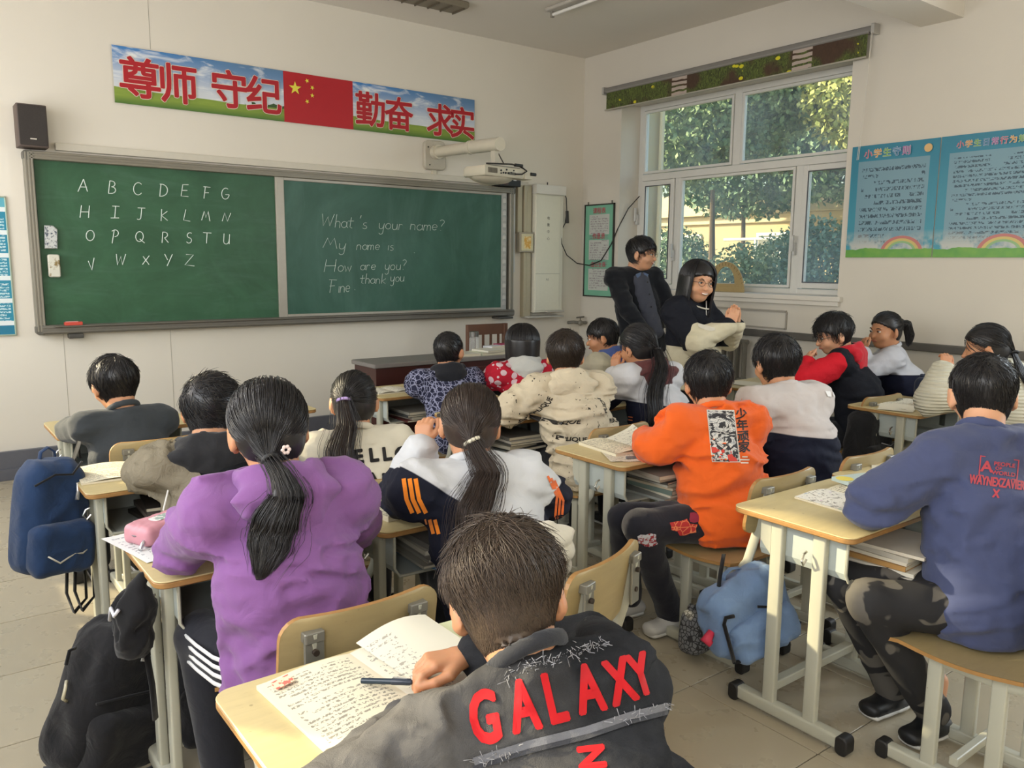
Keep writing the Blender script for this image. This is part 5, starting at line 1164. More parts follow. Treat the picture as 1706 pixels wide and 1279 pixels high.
    if hood:
        S = Sdf(Nb-.32, Nb+.30, .008 if vox < .0105 else .010); kk = hood.get('len', .15); hw = hood.get('w', .12)
        S.ecap(Nb+up*.0-fw*(.050+b), Nb-up*kk-fw*(.070+b), (hw, .040), (.018, .030), rv, k=.02)
        nz = unit(up+fw*.35-fw*.0); c_ = Nb+up*.020-fw*.004; nx = rv; ny = unit(np.cross(nz, nx))
        def hring(P):
            q = P-c_; z = q@nz; x = (q@nx)/1.12; y = q@ny; rad = np.sqrt(x*x+y*y); return (np.sqrt((rad-.072*hs-.006)**2+(z*.62)**2)-.018)
        S.fn(c_-.2, c_+.2, hring, k=.02); S.wrinkle(.006, 15, wseed+9, (1, 1, 1.3))
        Vh, Fh = S.mesh(); hm_ = np_mesh('hood', Vh, Fh, hood['mat'], tp, rel)
    # ---- hair
    Hs = hair or {'kind': 'short'}; kd = Hs['kind']; N = Hs.get('n', 1100); r_ = Hs.get('r', .0012); sd = Hs.get('seed', wseed+1)
    S = Sdf(hd-.17*hs, hd+.18*hs, .006)
    if kd == 'short':
        zl = Hs.get('zl', zline_short); th0, th1 = Hs.get('th0', .002), Hs.get('th1', .017); zlo, zhi = Hs.get('zlo', -.06), Hs.get('zhi', .03)
        hair_cap(S, hd, M, hs, zl, th0*.6, th1*.8, zlo, zhi); hc = np_mesh('hair', *S.mesh(), hairm, root, rel)
        st = strands_short(hd, M, hs, zl, N, Hs.get('crown', (.12, -.6, .8)), Hs.get('L', .05), th0, th1, r_, sd, messy=Hs.get('messy', .35), lift=Hs.get('lift', .012), zlo=zlo, zhi=zhi, swirl=Hs.get('swirl', .5))
        np_mesh('hair_strands', *st, hairm, hc, rel, kind='stuff')
    elif kd == 'pony':
        tie = Hs.get('tie', (0, -.115, .02)); hair_cap(S, hd, M, hs, zline_pony, .001, .009, -.1, -.02); hc = np_mesh('hair', *S.mesh(), hairm, root, rel)
        np_mesh('hair_strands', *strands_to(hd, M, hs, zline_pony, tie, N, th=Hs.get('th', .014), r=r_, seed=sd), hairm, hc, rel, kind='stuff')
        pth = [loc(tie)]+[V3(p)+hd for p in Hs['path']]
        vv, ff = join_m((Vt, Ft), (Vh, Fh)) if hood else (Vt, Ft); tb = bvh_of(vv, ff)
        rad_ = list(Hs['rad']); P2, R2 = [pth[0]], [rad_[0]]
        for i_ in range(len(pth)-1):
            for t_ in (1/3, 2/3, 1): P2.append(pth[i_]*(1-t_)+pth[i_+1]*t_); R2.append(rad_[i_]*(1-t_)+rad_[i_+1]*t_)
        pth, rad_ = P2, R2
        for i_ in range(1, len(pth)):
            h_ = tb.ray_cast(Vector(pth[i_])+Vector((0, -.6, 0)), Vector((0, 1, 0)), 1.0)
            if h_[0] is not None: pth[i_][1] = min(pth[i_][1], h_[0][1]-rad_[i_]*Hs.get('flat', .55)*.75)
        for _ in range(2):
            for i_ in range(1, len(pth)-1): pth[i_][1] = min(pth[i_][1], (pth[i_-1][1]+pth[i_+1][1])/2)
        (bm_, core) = bundle(pth, rad_, Hs.get('pn', 700), r=r_*1.15, per=2, seed=sd+1, wav=Hs.get('wav', .004), flat=Hs.get('flat', .55), short=Hs.get('short', .35)) if True else bundle(pth, Hs['rad'], Hs.get('pn', 700), r=r_*1.15, seed=sd+1, wav=Hs.get('wav', .004), flat=Hs.get('flat', .55), short=Hs.get('short', .35))
        pt = np_mesh('ponytail', *core_mesh(core, Hs.get('flat', .55)), Hs.get('tm', hairm), root, rel); np_mesh('ponytail_strands', *bm_, Hs.get('tm', hairm), pt, rel, kind='stuff')
        if Hs.get('fly'):
            (f_, _) = bundle(pth, [x*1.5+.01 for x in rad_], Hs['fly'], r=r_*.6, seed=sd+7, wav=.015, flat=.8); np_mesh('loose_strands', *f_, hairm, pt, rel, kind='stuff')
        tdir = unit(V3(pth[1])-V3(pth[0])); a_ = V3(pth[0])+tdir*.006; tv = unit(np.cross(tdir, (1, .2, .1))); tu = np.cross(tdir, tv); tr_ = Hs.get('tr', .019)
        MB().tube([a_+(tv*math.cos(x)+tu*math.sin(x))*tr_ for x in np.linspace(0, 2*PI, 17)[:-1]], .0058, 8, closed=True).build('hair_tie', Hs.get('tiem', plain('2a2a2c')), root, 'all', rel=rel)
    elif kd == 'long':
        # straight hair falling from a parting, open at the face
        ze = Hs.get('ze', -.13); sp = Hs.get('sp', .012); open_ = math.radians(Hs.get('open', 52)); pw = Hs.get('bulge', .012)
        rg = np.random.default_rng(sd); crown = unit(V3(Hs.get('crown', (0, -.1, 1)))); a = rg.uniform(open_, 2*PI-open_, N)+PI/2  # azimuth measured from +Y
        out = []; segs = 12; th = rg.uniform(.15, 1, N)*sp+.004; z_end = ze+rg.normal(size=N)*Hs.get('endj', .005); th0 = rg.uniform(.05, .9, N)
        for s_ in range(segs+1):
            t = s_/segs; pol = np.minimum(th0+(1.62-th0)*min(1, t/.45), 1.62); q = np.stack([np.sin(pol)*np.cos(a), np.sin(pol)*np.sin(a), np.cos(pol)], 1)
            P = EC+q*(ER+th[:, None]+pw*np.sin(pol)[:, None]); dn = max(0, (t-.45)/.55); P[:, 2] += (z_end-P[:, 2])*dn if dn > 0 else 0
            inw = 1-.10*dn**1.5*Hs.get('inw', 1); P[:, 0] *= inw; P[:, 1] = EC[1]+(P[:, 1]-EC[1])*inw; out.append(P)
        P = (np.stack(out, 1)*hs)@M.T+hd; st = tubes(P, r_*np.ones((N, segs+1)))
        hair_cap(S, hd, M, hs, lambda y: np.interp(y, [-.12, .02, .05, .12], [-.1, -.02, .03, .065]), .004, sp*.7+.002, -.1, -.02)
        rx_, ry_ = ER[0]+sp*.8+pw, ER[1]+sp*.8+pw; zc_ = ze; S2 = Sdf(hd-.28*hs, hd+.2*hs, .008)
        def curtain(Pw):
            q = ((Pw-hd)@M)/hs; x = q[..., 0]; y = q[..., 1]-EC[1]; z = q[..., 2]; sc_ = 1-.1*np.clip((.02-z)/(.02-ze), 0, 1)**1.5
            rad = np.sqrt((x/rx_)**2+(y/ry_)**2)/sc_; d = np.abs(rad-1)*.085-.007; az = np.arctan2(x, y); d = np.maximum(d, (open_-np.abs(az))*.09)
            d = np.maximum(d, z-.035); d = np.maximum(d, ze-z); return d*hs
        S2.fn(hd-.27*hs, hd+.19*hs, curtain); hc = np_mesh('hair', *join_m(S.mesh(), S2.mesh()), hairm, root, rel); np_mesh('hair_strands', *st, hairm, hc, rel, kind='stuff')
    # ---- face features
    if face:
        for sx in (-1, 1):
            e_ = MB(); e_.ell(loc((sx*.031, .0805, .003)), (.0100*hs, .0105*hs, .0052*hs), 12, 8, Matrix([list(x) for x in M])).build('eye', M_WHITE, root, 'all', rel=rel)
            MB().ell(loc((sx*.031, .0895, .0025)), (.0056*hs, .0030*hs, .0046*hs), 10, 6, Matrix([list(x) for x in M])).build('iris', M_EYE, root, 'all', rel=rel)
            MB().tube([loc((sx*.018, .0915, .021)), loc((sx*.032, .091, .026)), loc((sx*.046, .083, .021))], [.002, .003, .0015], 5, flat=(0, 0, 1)).build('eyebrow', M_EYE, root, 'all', rel=rel)
            MB().tube([loc((sx*.020, .0895, .004)), loc((sx*.031, .094, .0095)), loc((sx*.043, .087, .005))], .0016, 5).build('eyelid', M_EYE, root, 'all', rel=rel)
        if smile:
            MB().tube([loc((x, .093-9*x*x, -.056+11*x*x)) for x in np.linspace(-.024, .024, 9)], [.002, .004, .0055, .006, .006, .006, .0055, .004, .002], 8).build('lips', M_LIP, root, 'all', rel=rel)
            MB().tube([loc((x, .0985-9*x*x, -.0555+11*x*x)) for x in np.linspace(-.019, .019, 7)], [.0015, .003, .0037, .004, .0037, .003, .0015], 6).build('teeth', M_TEETH, root, 'all', rel=rel)
        else: MB().tube([loc((x, .094-9*x*x, -.056)) for x in np.linspace(-.02, .02, 7)], [.002, .0035, .0045, .005, .0045, .0035, .002], 6).build('lips', M_LIP, root, 'all', rel=rel)
        if glasses:
            q = MB()
            for sx in (-1, 1):
                q.tube([loc((sx*.032+.021*math.cos(a), .100-abs(.021*math.cos(a)+sx*.0)*.1, .003+.017*math.sin(a))) for a in np.linspace(0, 2*PI, 17)[:-1]], .0014, 5, closed=True)
                q.tube([loc((sx*.053, .097, .006)), loc((sx*.078, .05, .006)), loc((sx*.083, -.005, .0))], .0013, 5)
            q.tube([loc((-.011, .100, .005)), loc((0, .104, .008)), loc((.011, .100, .005))], .0013, 5); q.build('glasses', M_SPEC, root, 'all', rel=rel)
    return dict(root=root, rel=rel, Nb=Nb, SH=SH, arms=arms, hd=hd, hp=hp, fw=fw, rv=rv, up=up, V=Vt, F=Ft, top=tp, tree=None, loc=loc, M=M, trousers=tr)
def tree(p):
    if p['tree'] is None: p['tree'] = bvh_of(p['V'], p['F'])
    return p['tree']
def ribbon(p, pts, n, width, mat, name, step=.008, off=.0025):
    "strip draped on the top garment along world points pts, projected along n"
    pts = [Vector(q) for q in pts]; n = Vector(n).normalized(); tot = []
    for a, b in zip(pts[:-1], pts[1:]):
        k = max(1, int((b-a).length/step)); tot += [a.lerp(b, i/k) for i in range(k)]
    tot.append(pts[-1]); tr = tree(p); v = []; good = []
    for i, q in enumerate(tot):
        t = (tot[min(i+1, len(tot)-1)]-tot[max(i-1, 0)]).normalized(); s_ = t.cross(n).normalized(); row = []
        for e in (-.5, 0, .5):
            h = tr.ray_cast(q+s_*e*width-n*.3, n, .6); row.append(h[0]-n*off if h[0] is not None else None)
        v.append(row)
    V_, F_ = [], []
    for i in range(len(v)-1):
        for e in (0, 1):
            c = [v[i][e], v[i][e+1], v[i+1][e+1], v[i+1][e]]
            if all(x is not None for x in c) and max((c[0]-c[3]).length, (c[1]-c[2]).length) < .03: k = len(V_); V_ += c; F_.append((k, k+1, k+2, k+3))
    if F_: return MB().add(V_, F_).build(name, mat, p['top'], 'all', rel=p['rel'])
def two_tone(name, upper, lower, z0, ay=0., ax=0., soft=.002, bump=.3):
    "z0: local height of the boundary"
    n = NT(name); X = n.xyz(); h = n.math('ADD', X[2], n.math('ADD', n.math('MULTIPLY', X[1], ay), n.math('MULTIPLY', n.math('ABSOLUTE', X[0]), ax)))
    f = n.noise(9, 3); a = n.mix(f, tuple(x*.9 for x in H(upper)), H(upper)); b = n.mix(f, tuple(x*.8 for x in H(lower)), tuple(x*1.2 for x in H(lower)))
    c = n.mix(n.step(h, z0-soft, z0+soft), b, a); n.bump(n.noise(13, 3, .5, dist=1.2), bump, .012)
    return n.fin(c, .85, 0, .2)
PEOPLE_CALLS = True
# ---- back left block ------------------------------------------------------------------------
pA1 = person('boy in plain dark grey sweater, front left beside the wall', (-4.929, -2.495, .935), (-4.90, -2.60), yaw=-14, pitch=14, roll=-3, tyaw=-2, hs=1.0, bulk=.012,
    top=cloth('34383b', .8, bump=.3), hair=dict(kind='short', th1=.02, L=.06, n=1600, r=.0012, messy=.25), wseed=1, hipz=.495, sw=.15)
n = NT('beige_black_jacket'); X = n.xyz(); f = n.noise(8, 3)
c = n.mix(n.math('LESS_THAN', n.math('ADD', X[0], n.math('MULTIPLY', n.math('SUBTRACT', X[2], .8), .45)), -.085), H('141517'), n.mix(f, H('67604f'), H('857c6a')))
n.bump(n.noise(22, 3, .6, dist=2), .6, .012); JB = n.fin(c, .85, 0, .2)
pA2 = person('boy in black and beige jacket with collar, left of purple hoodie girl', (-4.819, -3.487, .955), (-4.84, -3.66), yaw=25, pitch=20, roll=4, tyaw=8, hs=1.04, bulk=.026, top=JB, collar=cloth('1b1b1d'),
    hood=dict(mat=cloth('232325', .8), len=.09, w=.13), hair=dict(kind='short', th1=.020, L=.055, n=1800, r=.0012, crown=(-.45, -.65, .5), messy=.4, lift=.018), wr=.011, wseed=2, hipz=.48)
cdm = plain('d8d6d0', .6)
MB().tube([(-4.995, -3.60, .80), (-5.01, -3.63, .74), (-5.03, -3.64, .68)], .003, 6).build('drawstring', cdm, pA2['root'], rel=pA2['rel'])
pB2 = person('girl in cream sweater with black letters and lilac hair tie', (-4.293, -3.51, .94), (-4.26, -3.66), yaw=24, pitch=10, tyaw=10, hs=.98, bulk=.022, top=cloth('c9c2ae', .9, bump=.2), wseed=3, hipz=.485, hairm=HB,
    hair=dict(kind='pony', tie=(-.045, -.118, .015), path=[(-.095, -.13, -.06), (-.135, -.135, -.15), (-.14, -.125, -.25), (-.10, -.12, -.33)], rad=[.018, .034, .048, .045, .018], n=1500, pn=900, r=.0012, tiem=plain('b49ad0', .6), tm=HMX, tr=.021, fly=60))
BLK = cloth('1e1c1a', bump=.1)
# ---- purple hoodie girl -----------------------------------------------------------------------
TRK = cloth('202127')
pA3 = person('girl in purple hoodie with low black ponytail', (-4.955, -4.389, 1.062), (-4.945, -4.53), yaw=8, pitch=10, roll=-2, tyaw=6, hs=1.04, sw=.155, bulk=.028, top=cloth('7d5489', .95, var=.06, bump=.4), wseed=4, vox=.0085, wr=.011, wfreq=10,
    L=((-5.13, -4.25, .765), (-4.98, -4.08, .745)), R=((-4.70, -4.32, .765), (-4.80, -4.12, .745)), hood=dict(mat=cloth('7d5489', .95, var=.06, bump=.4), len=.20, w=.115), hairm=HG, pants=TRK, hipz=.485,
    hair=dict(kind='pony', tie=(-.028, -.108, -.062), path=[(-.035, -.150, -.115), (-.065, -.185, -.17), (-.085, -.195, -.225), (-.115, -.185, -.285)], rad=[.016, .034, .050, .044, .012], n=4200, pn=2200, r=.0009, tr=.017, th=.016, flat=.5, short=.3, fly=90, wav=.003),
    knees=[(-5.09, -4.22, .50), (-4.86, -4.18, .47)], feet=[(-5.07, -4.30, .09), (-4.86, -4.2, .09)], hem=.085)
q = MB(); o_ = pA3['loc']((.008, -.112, -.045)); 
for k in range(6):
    a = k*PI/3; q.ell((o_[0]+.008*math.cos(a), o_[1]-.006, o_[2]+.008*math.sin(a)), (.005, .003, .005), 8, 5)
q.build('hair_clip', plain('e6cfc8', .4), pA3['root'], 'all', rel=pA3['rel'])
# track trouser side stripes
hpA = pA3['hp']
for k in range(4):
    x = -5.155-.004*(k % 2); q = MB(); z = .535-.022*k
    q.tube([(-5.03, -4.60, z), (-5.095, -4.52, z+.004), (-5.125, -4.43, z), (-5.135, -4.33, z-.006), (-5.14, -4.24, z-.01)], [(.006, .0035)]*5, 6, flat=(0, 0, 1)).build('side_stripe', cloth('d6d6d4', bump=.1), pA3['root'], 'all', rel=pA3['rel'])
# ---- girl with orange striped sleeves ------------------------------------------------------------
pB3 = person('girl in white and navy jacket with orange sleeve stripes and streaked ponytail', (-4.323, -4.338, 0.995), (-4.28, -4.46), yaw=26, pitch=12, roll=4, tyaw=14, hs=1.0, sw=.16, bulk=.028, wseed=5, vox=.0085, wr=.009,
    top=two_tone('yoke_jacket', 'c6c8cb', '191c2a', .675, .0, -.80), hairm=HMX, L=((-4.475, -4.20, .775), (-4.405, -4.20, .915)), R=((-4.105, -4.44, .76), (-4.19, -4.24, .735)), hipz=.485,
    hands={'L': ((.25, .25, .9), (-.8, -.5, .1), 1, .7, .85)},
    hair=dict(kind='pony', tie=(-.012, -.116, -.045), path=[(-.045, -.145, -.11), (-.11, -.155, -.20), (-.14, -.15, -.30), (-.13, -.14, -.42)], rad=[.017, .032, .045, .046, .030], n=3000, pn=1900, r=.00095, tiem=plain('d3cdb8', .6), tm=hairmat('3a2c24', .42), tr=.021, fly=160, wav=.005, short=.25))
MO = cloth('ef8a2a', bump=.1); MGY = cloth('6a656c', bump=.2); MWH = cloth('d4cfc4', bump=.2)
vd = unit(V3((-4.53, -4.38, .8))-np.array(CAM_POS))
for k in range(3):
    d_ = V3((.013*k, -.010*k, 0)); ribbon(pB3, [V3((-4.556, -4.351, .866))+d_, V3((-4.556, -4.366, .81))+d_*1.05, V3((-4.545, -4.378, .772))+d_*1.15], vd, .0115, MO, 'sleeve_stripe')
    ribbon(pB3, [V3((-4.538, -4.430, .765))+d_*.9, V3((-4.533, -4.442, .725))+d_*.9], vd, .010, MO, 'sleeve_stripe')
    d_ = V3((.007*k, -.007*k, -.006*k)); ribbon(pB3, [V3((-4.165, -4.515, .850))+d_, V3((-4.148, -4.538, .79))+d_, V3((-4.19, -4.58, .735))+d_], unit(V3((-4.16, -4.54, .8))-np.array(CAM_POS)), .007, cloth('d8682e', bump=.1), 'sleeve_stripe')
v, f = [], []; bx = [(0, 0), (.075, 0), (.075, .018), (.055, .018), (.055, .032), (0, .032)]
V_, F_ = cut_grid([(x, y, 0) for x, y in bx], [tuple(range(6))], .012); drape(V_, F_, (-4.31, -4.66, .925), (.97, -.2, 0), (0, 0, 1), (.1, 1, 0), tree(pB3), cloth('777b7a', bump=.1), 'back_patch', pB3['top'], pB3['rel'], reach=.6)
for z_, m_ in ((.885, cloth('e8e4dc')), (.895, MO)):
    pass
MB().tube([pB3['arms']['L'][2]+V3((math.cos(a)*.036, math.sin(a)*.036, -.035)) for a in np.linspace(0, 2*PI, 17)[:-1]], .007, 6, closed=True).build('cuff_stripe', MO, pB3['root'], 'all', rel=pB3['rel'])
MB().tube([pB3['arms']['L'][2]+V3((math.cos(a)*.037, math.sin(a)*.037, -.047)) for a in np.linspace(0, 2*PI, 17)[:-1]], .006, 6, closed=True).build('cuff_stripe', MWH, pB3['root'], 'all', rel=pB3['rel'])
# ---- nearest boy in the denim jacket ---------------------------------------------------------------
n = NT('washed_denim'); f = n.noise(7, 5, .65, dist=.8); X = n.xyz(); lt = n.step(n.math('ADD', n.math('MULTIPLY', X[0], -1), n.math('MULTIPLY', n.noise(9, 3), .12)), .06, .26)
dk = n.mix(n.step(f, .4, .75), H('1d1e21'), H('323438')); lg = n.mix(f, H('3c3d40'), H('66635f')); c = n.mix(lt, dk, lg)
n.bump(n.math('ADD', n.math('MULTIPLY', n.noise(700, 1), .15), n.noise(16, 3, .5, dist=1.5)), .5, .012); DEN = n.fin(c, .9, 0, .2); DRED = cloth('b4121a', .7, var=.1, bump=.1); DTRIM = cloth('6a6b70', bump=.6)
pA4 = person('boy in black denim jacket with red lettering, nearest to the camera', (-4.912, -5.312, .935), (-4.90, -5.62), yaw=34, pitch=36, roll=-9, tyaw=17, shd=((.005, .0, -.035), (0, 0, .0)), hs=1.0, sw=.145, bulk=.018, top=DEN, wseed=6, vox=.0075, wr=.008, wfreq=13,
    nbo=(.02, .0, .01), hipz=.495, hairm=HSUN, collar=cloth('2a2b2f', bump=.6), L=((-5.24, -5.335, .715), (-5.03, -5.225, .722)), R=((-4.68, -5.26, .76), (-4.868, -5.128, .748)),
    hair=dict(kind='short', th0=.002, th1=.020, L=.07, n=9000, r=.0008, crown=(.0, -.62, .80), messy=.34, lift=.020, swirl=.35, zlo=-.05, zhi=.05, zl=lambda y: np.interp(y, [-.10, -.075, -.04, -.012, .012, .03, .06, .095, .12], [-.088, -.084, -.064, -.03, .012, .005, .035, .048, .05])),
    hands={'R': ((-.96, .22, .02), (.05, .1, 1), -1, .62, .98, dict(vox=.003, thumb=.7, curls=[.55, .75, .85, .9])), 'L': ((.75, .6, -.1), (0, 0, 1), 1, .3, .85, dict(vox=.0035))}, belly=-.0)

CAMV = np.array(CAM_POS)
def dview(p, t_, O, size, ang=0, mat=None, fat=.035, sx=1, step=.015, name='lettering', off=.003, reach=.35, shape=None):
    "drape a word (or a flat outline) on the garment near world point O, facing the classroom's back"
    O = V3(O); n_ = unit(O-CAMV); U_ = unit(np.cross(n_, (0, 0, 1))); V_ = np.cross(U_, n_); a = math.radians(ang); U2 = U_*math.cos(a)+V_*math.sin(a); V2 = V_*math.cos(a)-U_*math.sin(a)
    if shape is not None:
        v, f = cut_grid([(x, y, 0) for x, y in shape], [tuple(range(len(shape)))], step); return drape(v, f, O, U2, V2, n_, tree(p), mat, name, p['top'], p['rel'], off, reach)
    return drape_text(t_, size, O, U2, V2, n_, tree(p), mat, p['top'], p['rel'], fat=fat, sx=sx, step=step, off=off, name=name, reach=reach)
for ch, dx, dz in (('H', -.125, -.02), ('E', -.08, -.010), ('L', -.035, -.004), ('L', .005, .0), ('O', .052, .002)): dview(pB2, ch, V3((-4.262+dx, -3.693-dx*.7, .768+dz)), .068, 6, BLK, fat=.05)
for ch, dx in (('C', -.05), ('A', -.0), ('N', .05), ('Y', .10)): dview(pB2, ch, V3((-4.31+dx, -3.684-dx*.7, .675)), .068, 4, BLK, fat=.05)
# ---- denim lettering, seams --------------------------------------------------------------------
Nb4 = pA4['Nb']; rv4, fw4 = pA4['rv'], pA4['fw']
U4 = unit(rv4+V3((0, 0, .16))); n4 = unit(fw4*1.0+V3((0, 0, -.45)))
for ch, O_, sz, an in (('G', (-4.991, -5.363, .778), .098, 10), ('A', (-4.942, -5.397, .796), .096, 12), ('L', (-4.903, -5.424, .808), .095, 15), ('A', (-4.859, -5.454, .823), .094, 14), ('X', (-4.82, -5.482, .835), .09, 20), ('Y', (-4.793, -5.499, .845), .085, 20)):
    dview(pA4, ch, O_, sz, an, DRED, fat=.03, sx=.60, step=.008)
dview(pA4, 'IN', (-4.894, -5.504, .746), .05, 100, DRED, fat=.05, sx=.8)
def ribA(a, b, w_, m_, nm): 
    A_ = Nb4+rv4*a[0]-fw4*.25+V3((0, 0, a[1])); B_ = Nb4+rv4*b[0]-fw4*.25+V3((0, 0, b[1])); pts = [A_+(B_-A_)*i/8+V3((0, 0, .003*math.sin(i*2.1))) for i in range(9)]; return ribbon(pA4, pts, n4, w_, m_, nm, off=.004)
vA4 = unit(V3((-4.88, -5.45, .76))-CAMV); PA = [V3((-5.028, -5.404, .747)), V3((-4.95, -5.43, .757)), V3((-4.87, -5.46, .764)), V3((-4.80, -5.48, .772)), V3((-4.729, -5.502, .775))]
ribbon(pA4, PA, vA4, .010, DTRIM, 'frayed_seam', off=.004); ribbon(pA4, [q_-V3((0, 0, .010)) for q_ in PA], vA4, .006, cloth('3a3b40', bump=.6), 'seam', off=.004)
rr_ = np.random.default_rng(5); q = MB()
tA = tree(pA4)
for i in range(420):
    a = rr_.uniform(0, 1); O_ = (PA[0]*(1-a)+PA[4]*a+V3((0, 0, rr_.normal()*.003))) if i % 3 else (V3((-4.955, -5.378, .843))*(1-a)+V3((-4.80, -5.43, .872))*a+V3((0, 0, rr_.normal()*.006))); n4 = vA4
    h_ = tA.ray_cast(Vector(O_-n4*.1), Vector(n4), .5)
    if h_[0] is None: continue
    p = V3(h_[0])-n4*.001; d = unit(rr_.normal(size=3)+V3((0, 0, -.9))-n4*.5)*rr_.uniform(.006, .016); q.tube([p, p+d*.5-n4*.002, p+d], .0006, 3, cap=False)
tag(q.build('frayed_threads', cloth('8f8f92', bump=0), pA4['top'], rel=pA4['rel']), kind='stuff')
# ---- middle block ------------------------------------------------------------------------------
n = NT('crosshatch_jacket'); a_ = n.vor(34, feature='DISTANCE_TO_EDGE', vec=n.scaled((1, .7, 1))); b_ = n.vor(21, feature='DISTANCE_TO_EDGE', vec=n.scaled((1.3, .7, .8)))
mk_ = n.math('MAXIMUM', n.math('LESS_THAN', a_, .045), n.math('LESS_THAN', b_, .035)); n.bump(n.noise(12, 3), .4, .012)
CR = n.fin(n.mix(mk_, H('24263a'), H('8b8da6')), .85, 0, .2)
pC1 = person('boy in navy criss-cross patterned jacket turning his shaved head right', (-3.072, -2.277, .95), (-3.10, -2.46), yaw=58, pitch=2, tyaw=14, hs=.98, bulk=.026, top=CR, collar=cloth('1c1c1e'), skin=SKIN, wseed=11, hipz=.485, face=True, vox=.012,
    hair=dict(kind='short', th0=.0015, th1=.009, L=.022, n=1300, r=.0013, lift=.003, messy=.3), L=((-3.27, -2.24, .76), (-3.15, -1.98, .735)), hood=dict(mat=cloth('1e1f24'), len=.06, w=.10), wr=.009)
drape_text('PLE', .06, (-3.12, -3.0, .63), (1, 0, 0), (0, 0, 1), (.1, 1, 0), tree(pC1), cloth('b9bac4', bump=.1), pC1['top'], pC1['rel'], fat=.03, reach=.7)
n = NT('heart_print'); v_ = n.vor(16, rnd=.8); v2 = n.vor(27, rnd=1)
mk_ = n.math('MAXIMUM', n.math('LESS_THAN', v_, .36), n.math('LESS_THAN', v2, .20)); n.bump(n.noise(12, 3), .4, .012)
HRT = n.fin(n.mix(mk_, H('a91c2e'), H('c9aeb2')), .85, 0, .2)
pD1 = person('girl with straight bobbed hair and red heart print jacket', (-2.665, -2.457, .985), (-2.66, -2.60), yaw=30, pitch=4, tyaw=16, hs=.98, bulk=.024, top=HRT, wseed=12, hipz=.485, vox=.012, ears=False,
    hair=dict(kind='long', ze=-.135, n=2200, r=.0013, sp=.014, bulge=.014, inw=.8, open=55), hood=dict(mat=cloth('b9b8b2', bump=.5), len=.10, w=.105), wr=.009)
n = NT('print_hoodie'); mk_ = n.math('MULTIPLY', n.math('GREATER_THAN', n.noise(1, 2, .7, vec=n.scaled((60, 60, 26))), .66), n.math('GREATER_THAN', n.noise(7, 1), .53)); n.bump(n.noise(14, 3, .6, dist=1.5), .5, .012)
PLQ = n.fin(n.mix(mk_, H('c2b69e'), H('3a362f')), .85, 0, .2)
pC2 = person('boy in cream hoodie covered with small black printed words', (-3.035, -3.281, 1.02), (-3.02, -3.46), yaw=38, pitch=8, tyaw=20, hs=1.0, sw=.16, bulk=.030, top=PLQ, wseed=13, hipz=.495, vox=.010, collar=cloth('1b1b1c'), wr=.014, hairm=hairmat('2c231c', .4),
    hair=dict(kind='short', th1=.018, L=.05, n=2200, r=.0011, messy=.3), hood=dict(mat=PLQ, len=.20, w=.12), L=((-3.33, -3.20, .76), (-3.12, -3.02, .735)))
rr_ = np.random.default_rng(9)
for t_, x, z, a in (('PLIQUE', -3.085, .62, 4), ('PLIQUE', -3.17, .655, -2), ('PLUDE', -2.93, .72, -6), ('PLANCHE', -2.955, .66, 2), ('PLIQUE', -3.24, .80, 62), ('PLIQUE', -3.19, .73, 8), ('PLIQUE', -3.29, .72, 70), ('PLIDI', -3.0, .80, 80)):
    c_, s_ = math.cos(math.radians(a)), math.sin(math.radians(a)); drape_text(t_, .029, (x, -4.0, z), (c_, 0, s_), (-s_, 0, c_), (0, 1, 0), tree(pC2), cloth('2f2c28', bump=0), pC2['top'], pC2['rel'], fat=.03, reach=.9, step=.03)
pD2 = person('girl with very long ponytail, burgundy hood and hand on cheek', (-2.523, -3.274, 1.035), (-2.47, -3.44), yaw=-6, pitch=10, roll=-8, tyaw=4, hs=1.0, bulk=.026, top=two_tone('yoke_jacket', 'c9c9cc', '17192a', .74, 0, -.15), wseed=14, hipz=.495, vox=.010,
    L=((-2.70, -3.22, .765), (-2.612, -3.20, .90)), hands={'L': ((.15, .1, .98), (-.95, -.2, .1), 1, .35, .85)}, hood=dict(mat=cloth('5a3232', bump=.5), len=.15, w=.125),
    hair=dict(kind='pony', tie=(.012, -.116, -.03), path=[(-.03, -.15, -.12), (-.09, -.16, -.24), (-.105, -.15, -.38), (-.09, -.14, -.50)], rad=[.022, .040, .045, .042, .016], n=1600, pn=1200, r=.0013, tr=.018, fly=60), hairm=HB, wr=.008)
MB().tube([pD2['arms']['L'][2]+V3((math.cos(a)*.030, math.sin(a)*.030, -.012)) for a in np.linspace(0, 2*PI, 17)[:-1]], .008, 6, closed=True).build('wrist_watch', plain('17171a', .4), pD2['root'], 'all', rel=pD2['rel'])
a0, e_, w_ = pD2['arms']['L']; vd = unit(V3((-2.6, -3.3, .8))-np.array(CAM_POS))
for k in range(2):
    a = V3((-2.70+.0, -3.30, .70-.016*k)); ribbon(pD2, [a, a+V3((.07, 0, -.025)), a+V3((.13, 0, -.035))], vd, .006, cloth('c9693a', bump=.1), 'sleeve_stripe')
pBC = person('boy with blue denim hood and cream jacket, beside the standing man', (-2.068, -2.52, 1.005), (-2.04, -2.70), yaw=-48, pitch=12, tyaw=-10, hs=.98, bulk=.022, top=cloth('b5ae98'), wseed=15, hipz=.485, vox=.012, face=True,
    hair=dict(kind='short', th1=.012, L=.03, n=1400, r=.0013, lift=.006), hood=dict(mat=cloth('46568a', bump=.5), len=.09, w=.11))
OR = cloth('dc5f22', .95, var=.06, bump=.35)
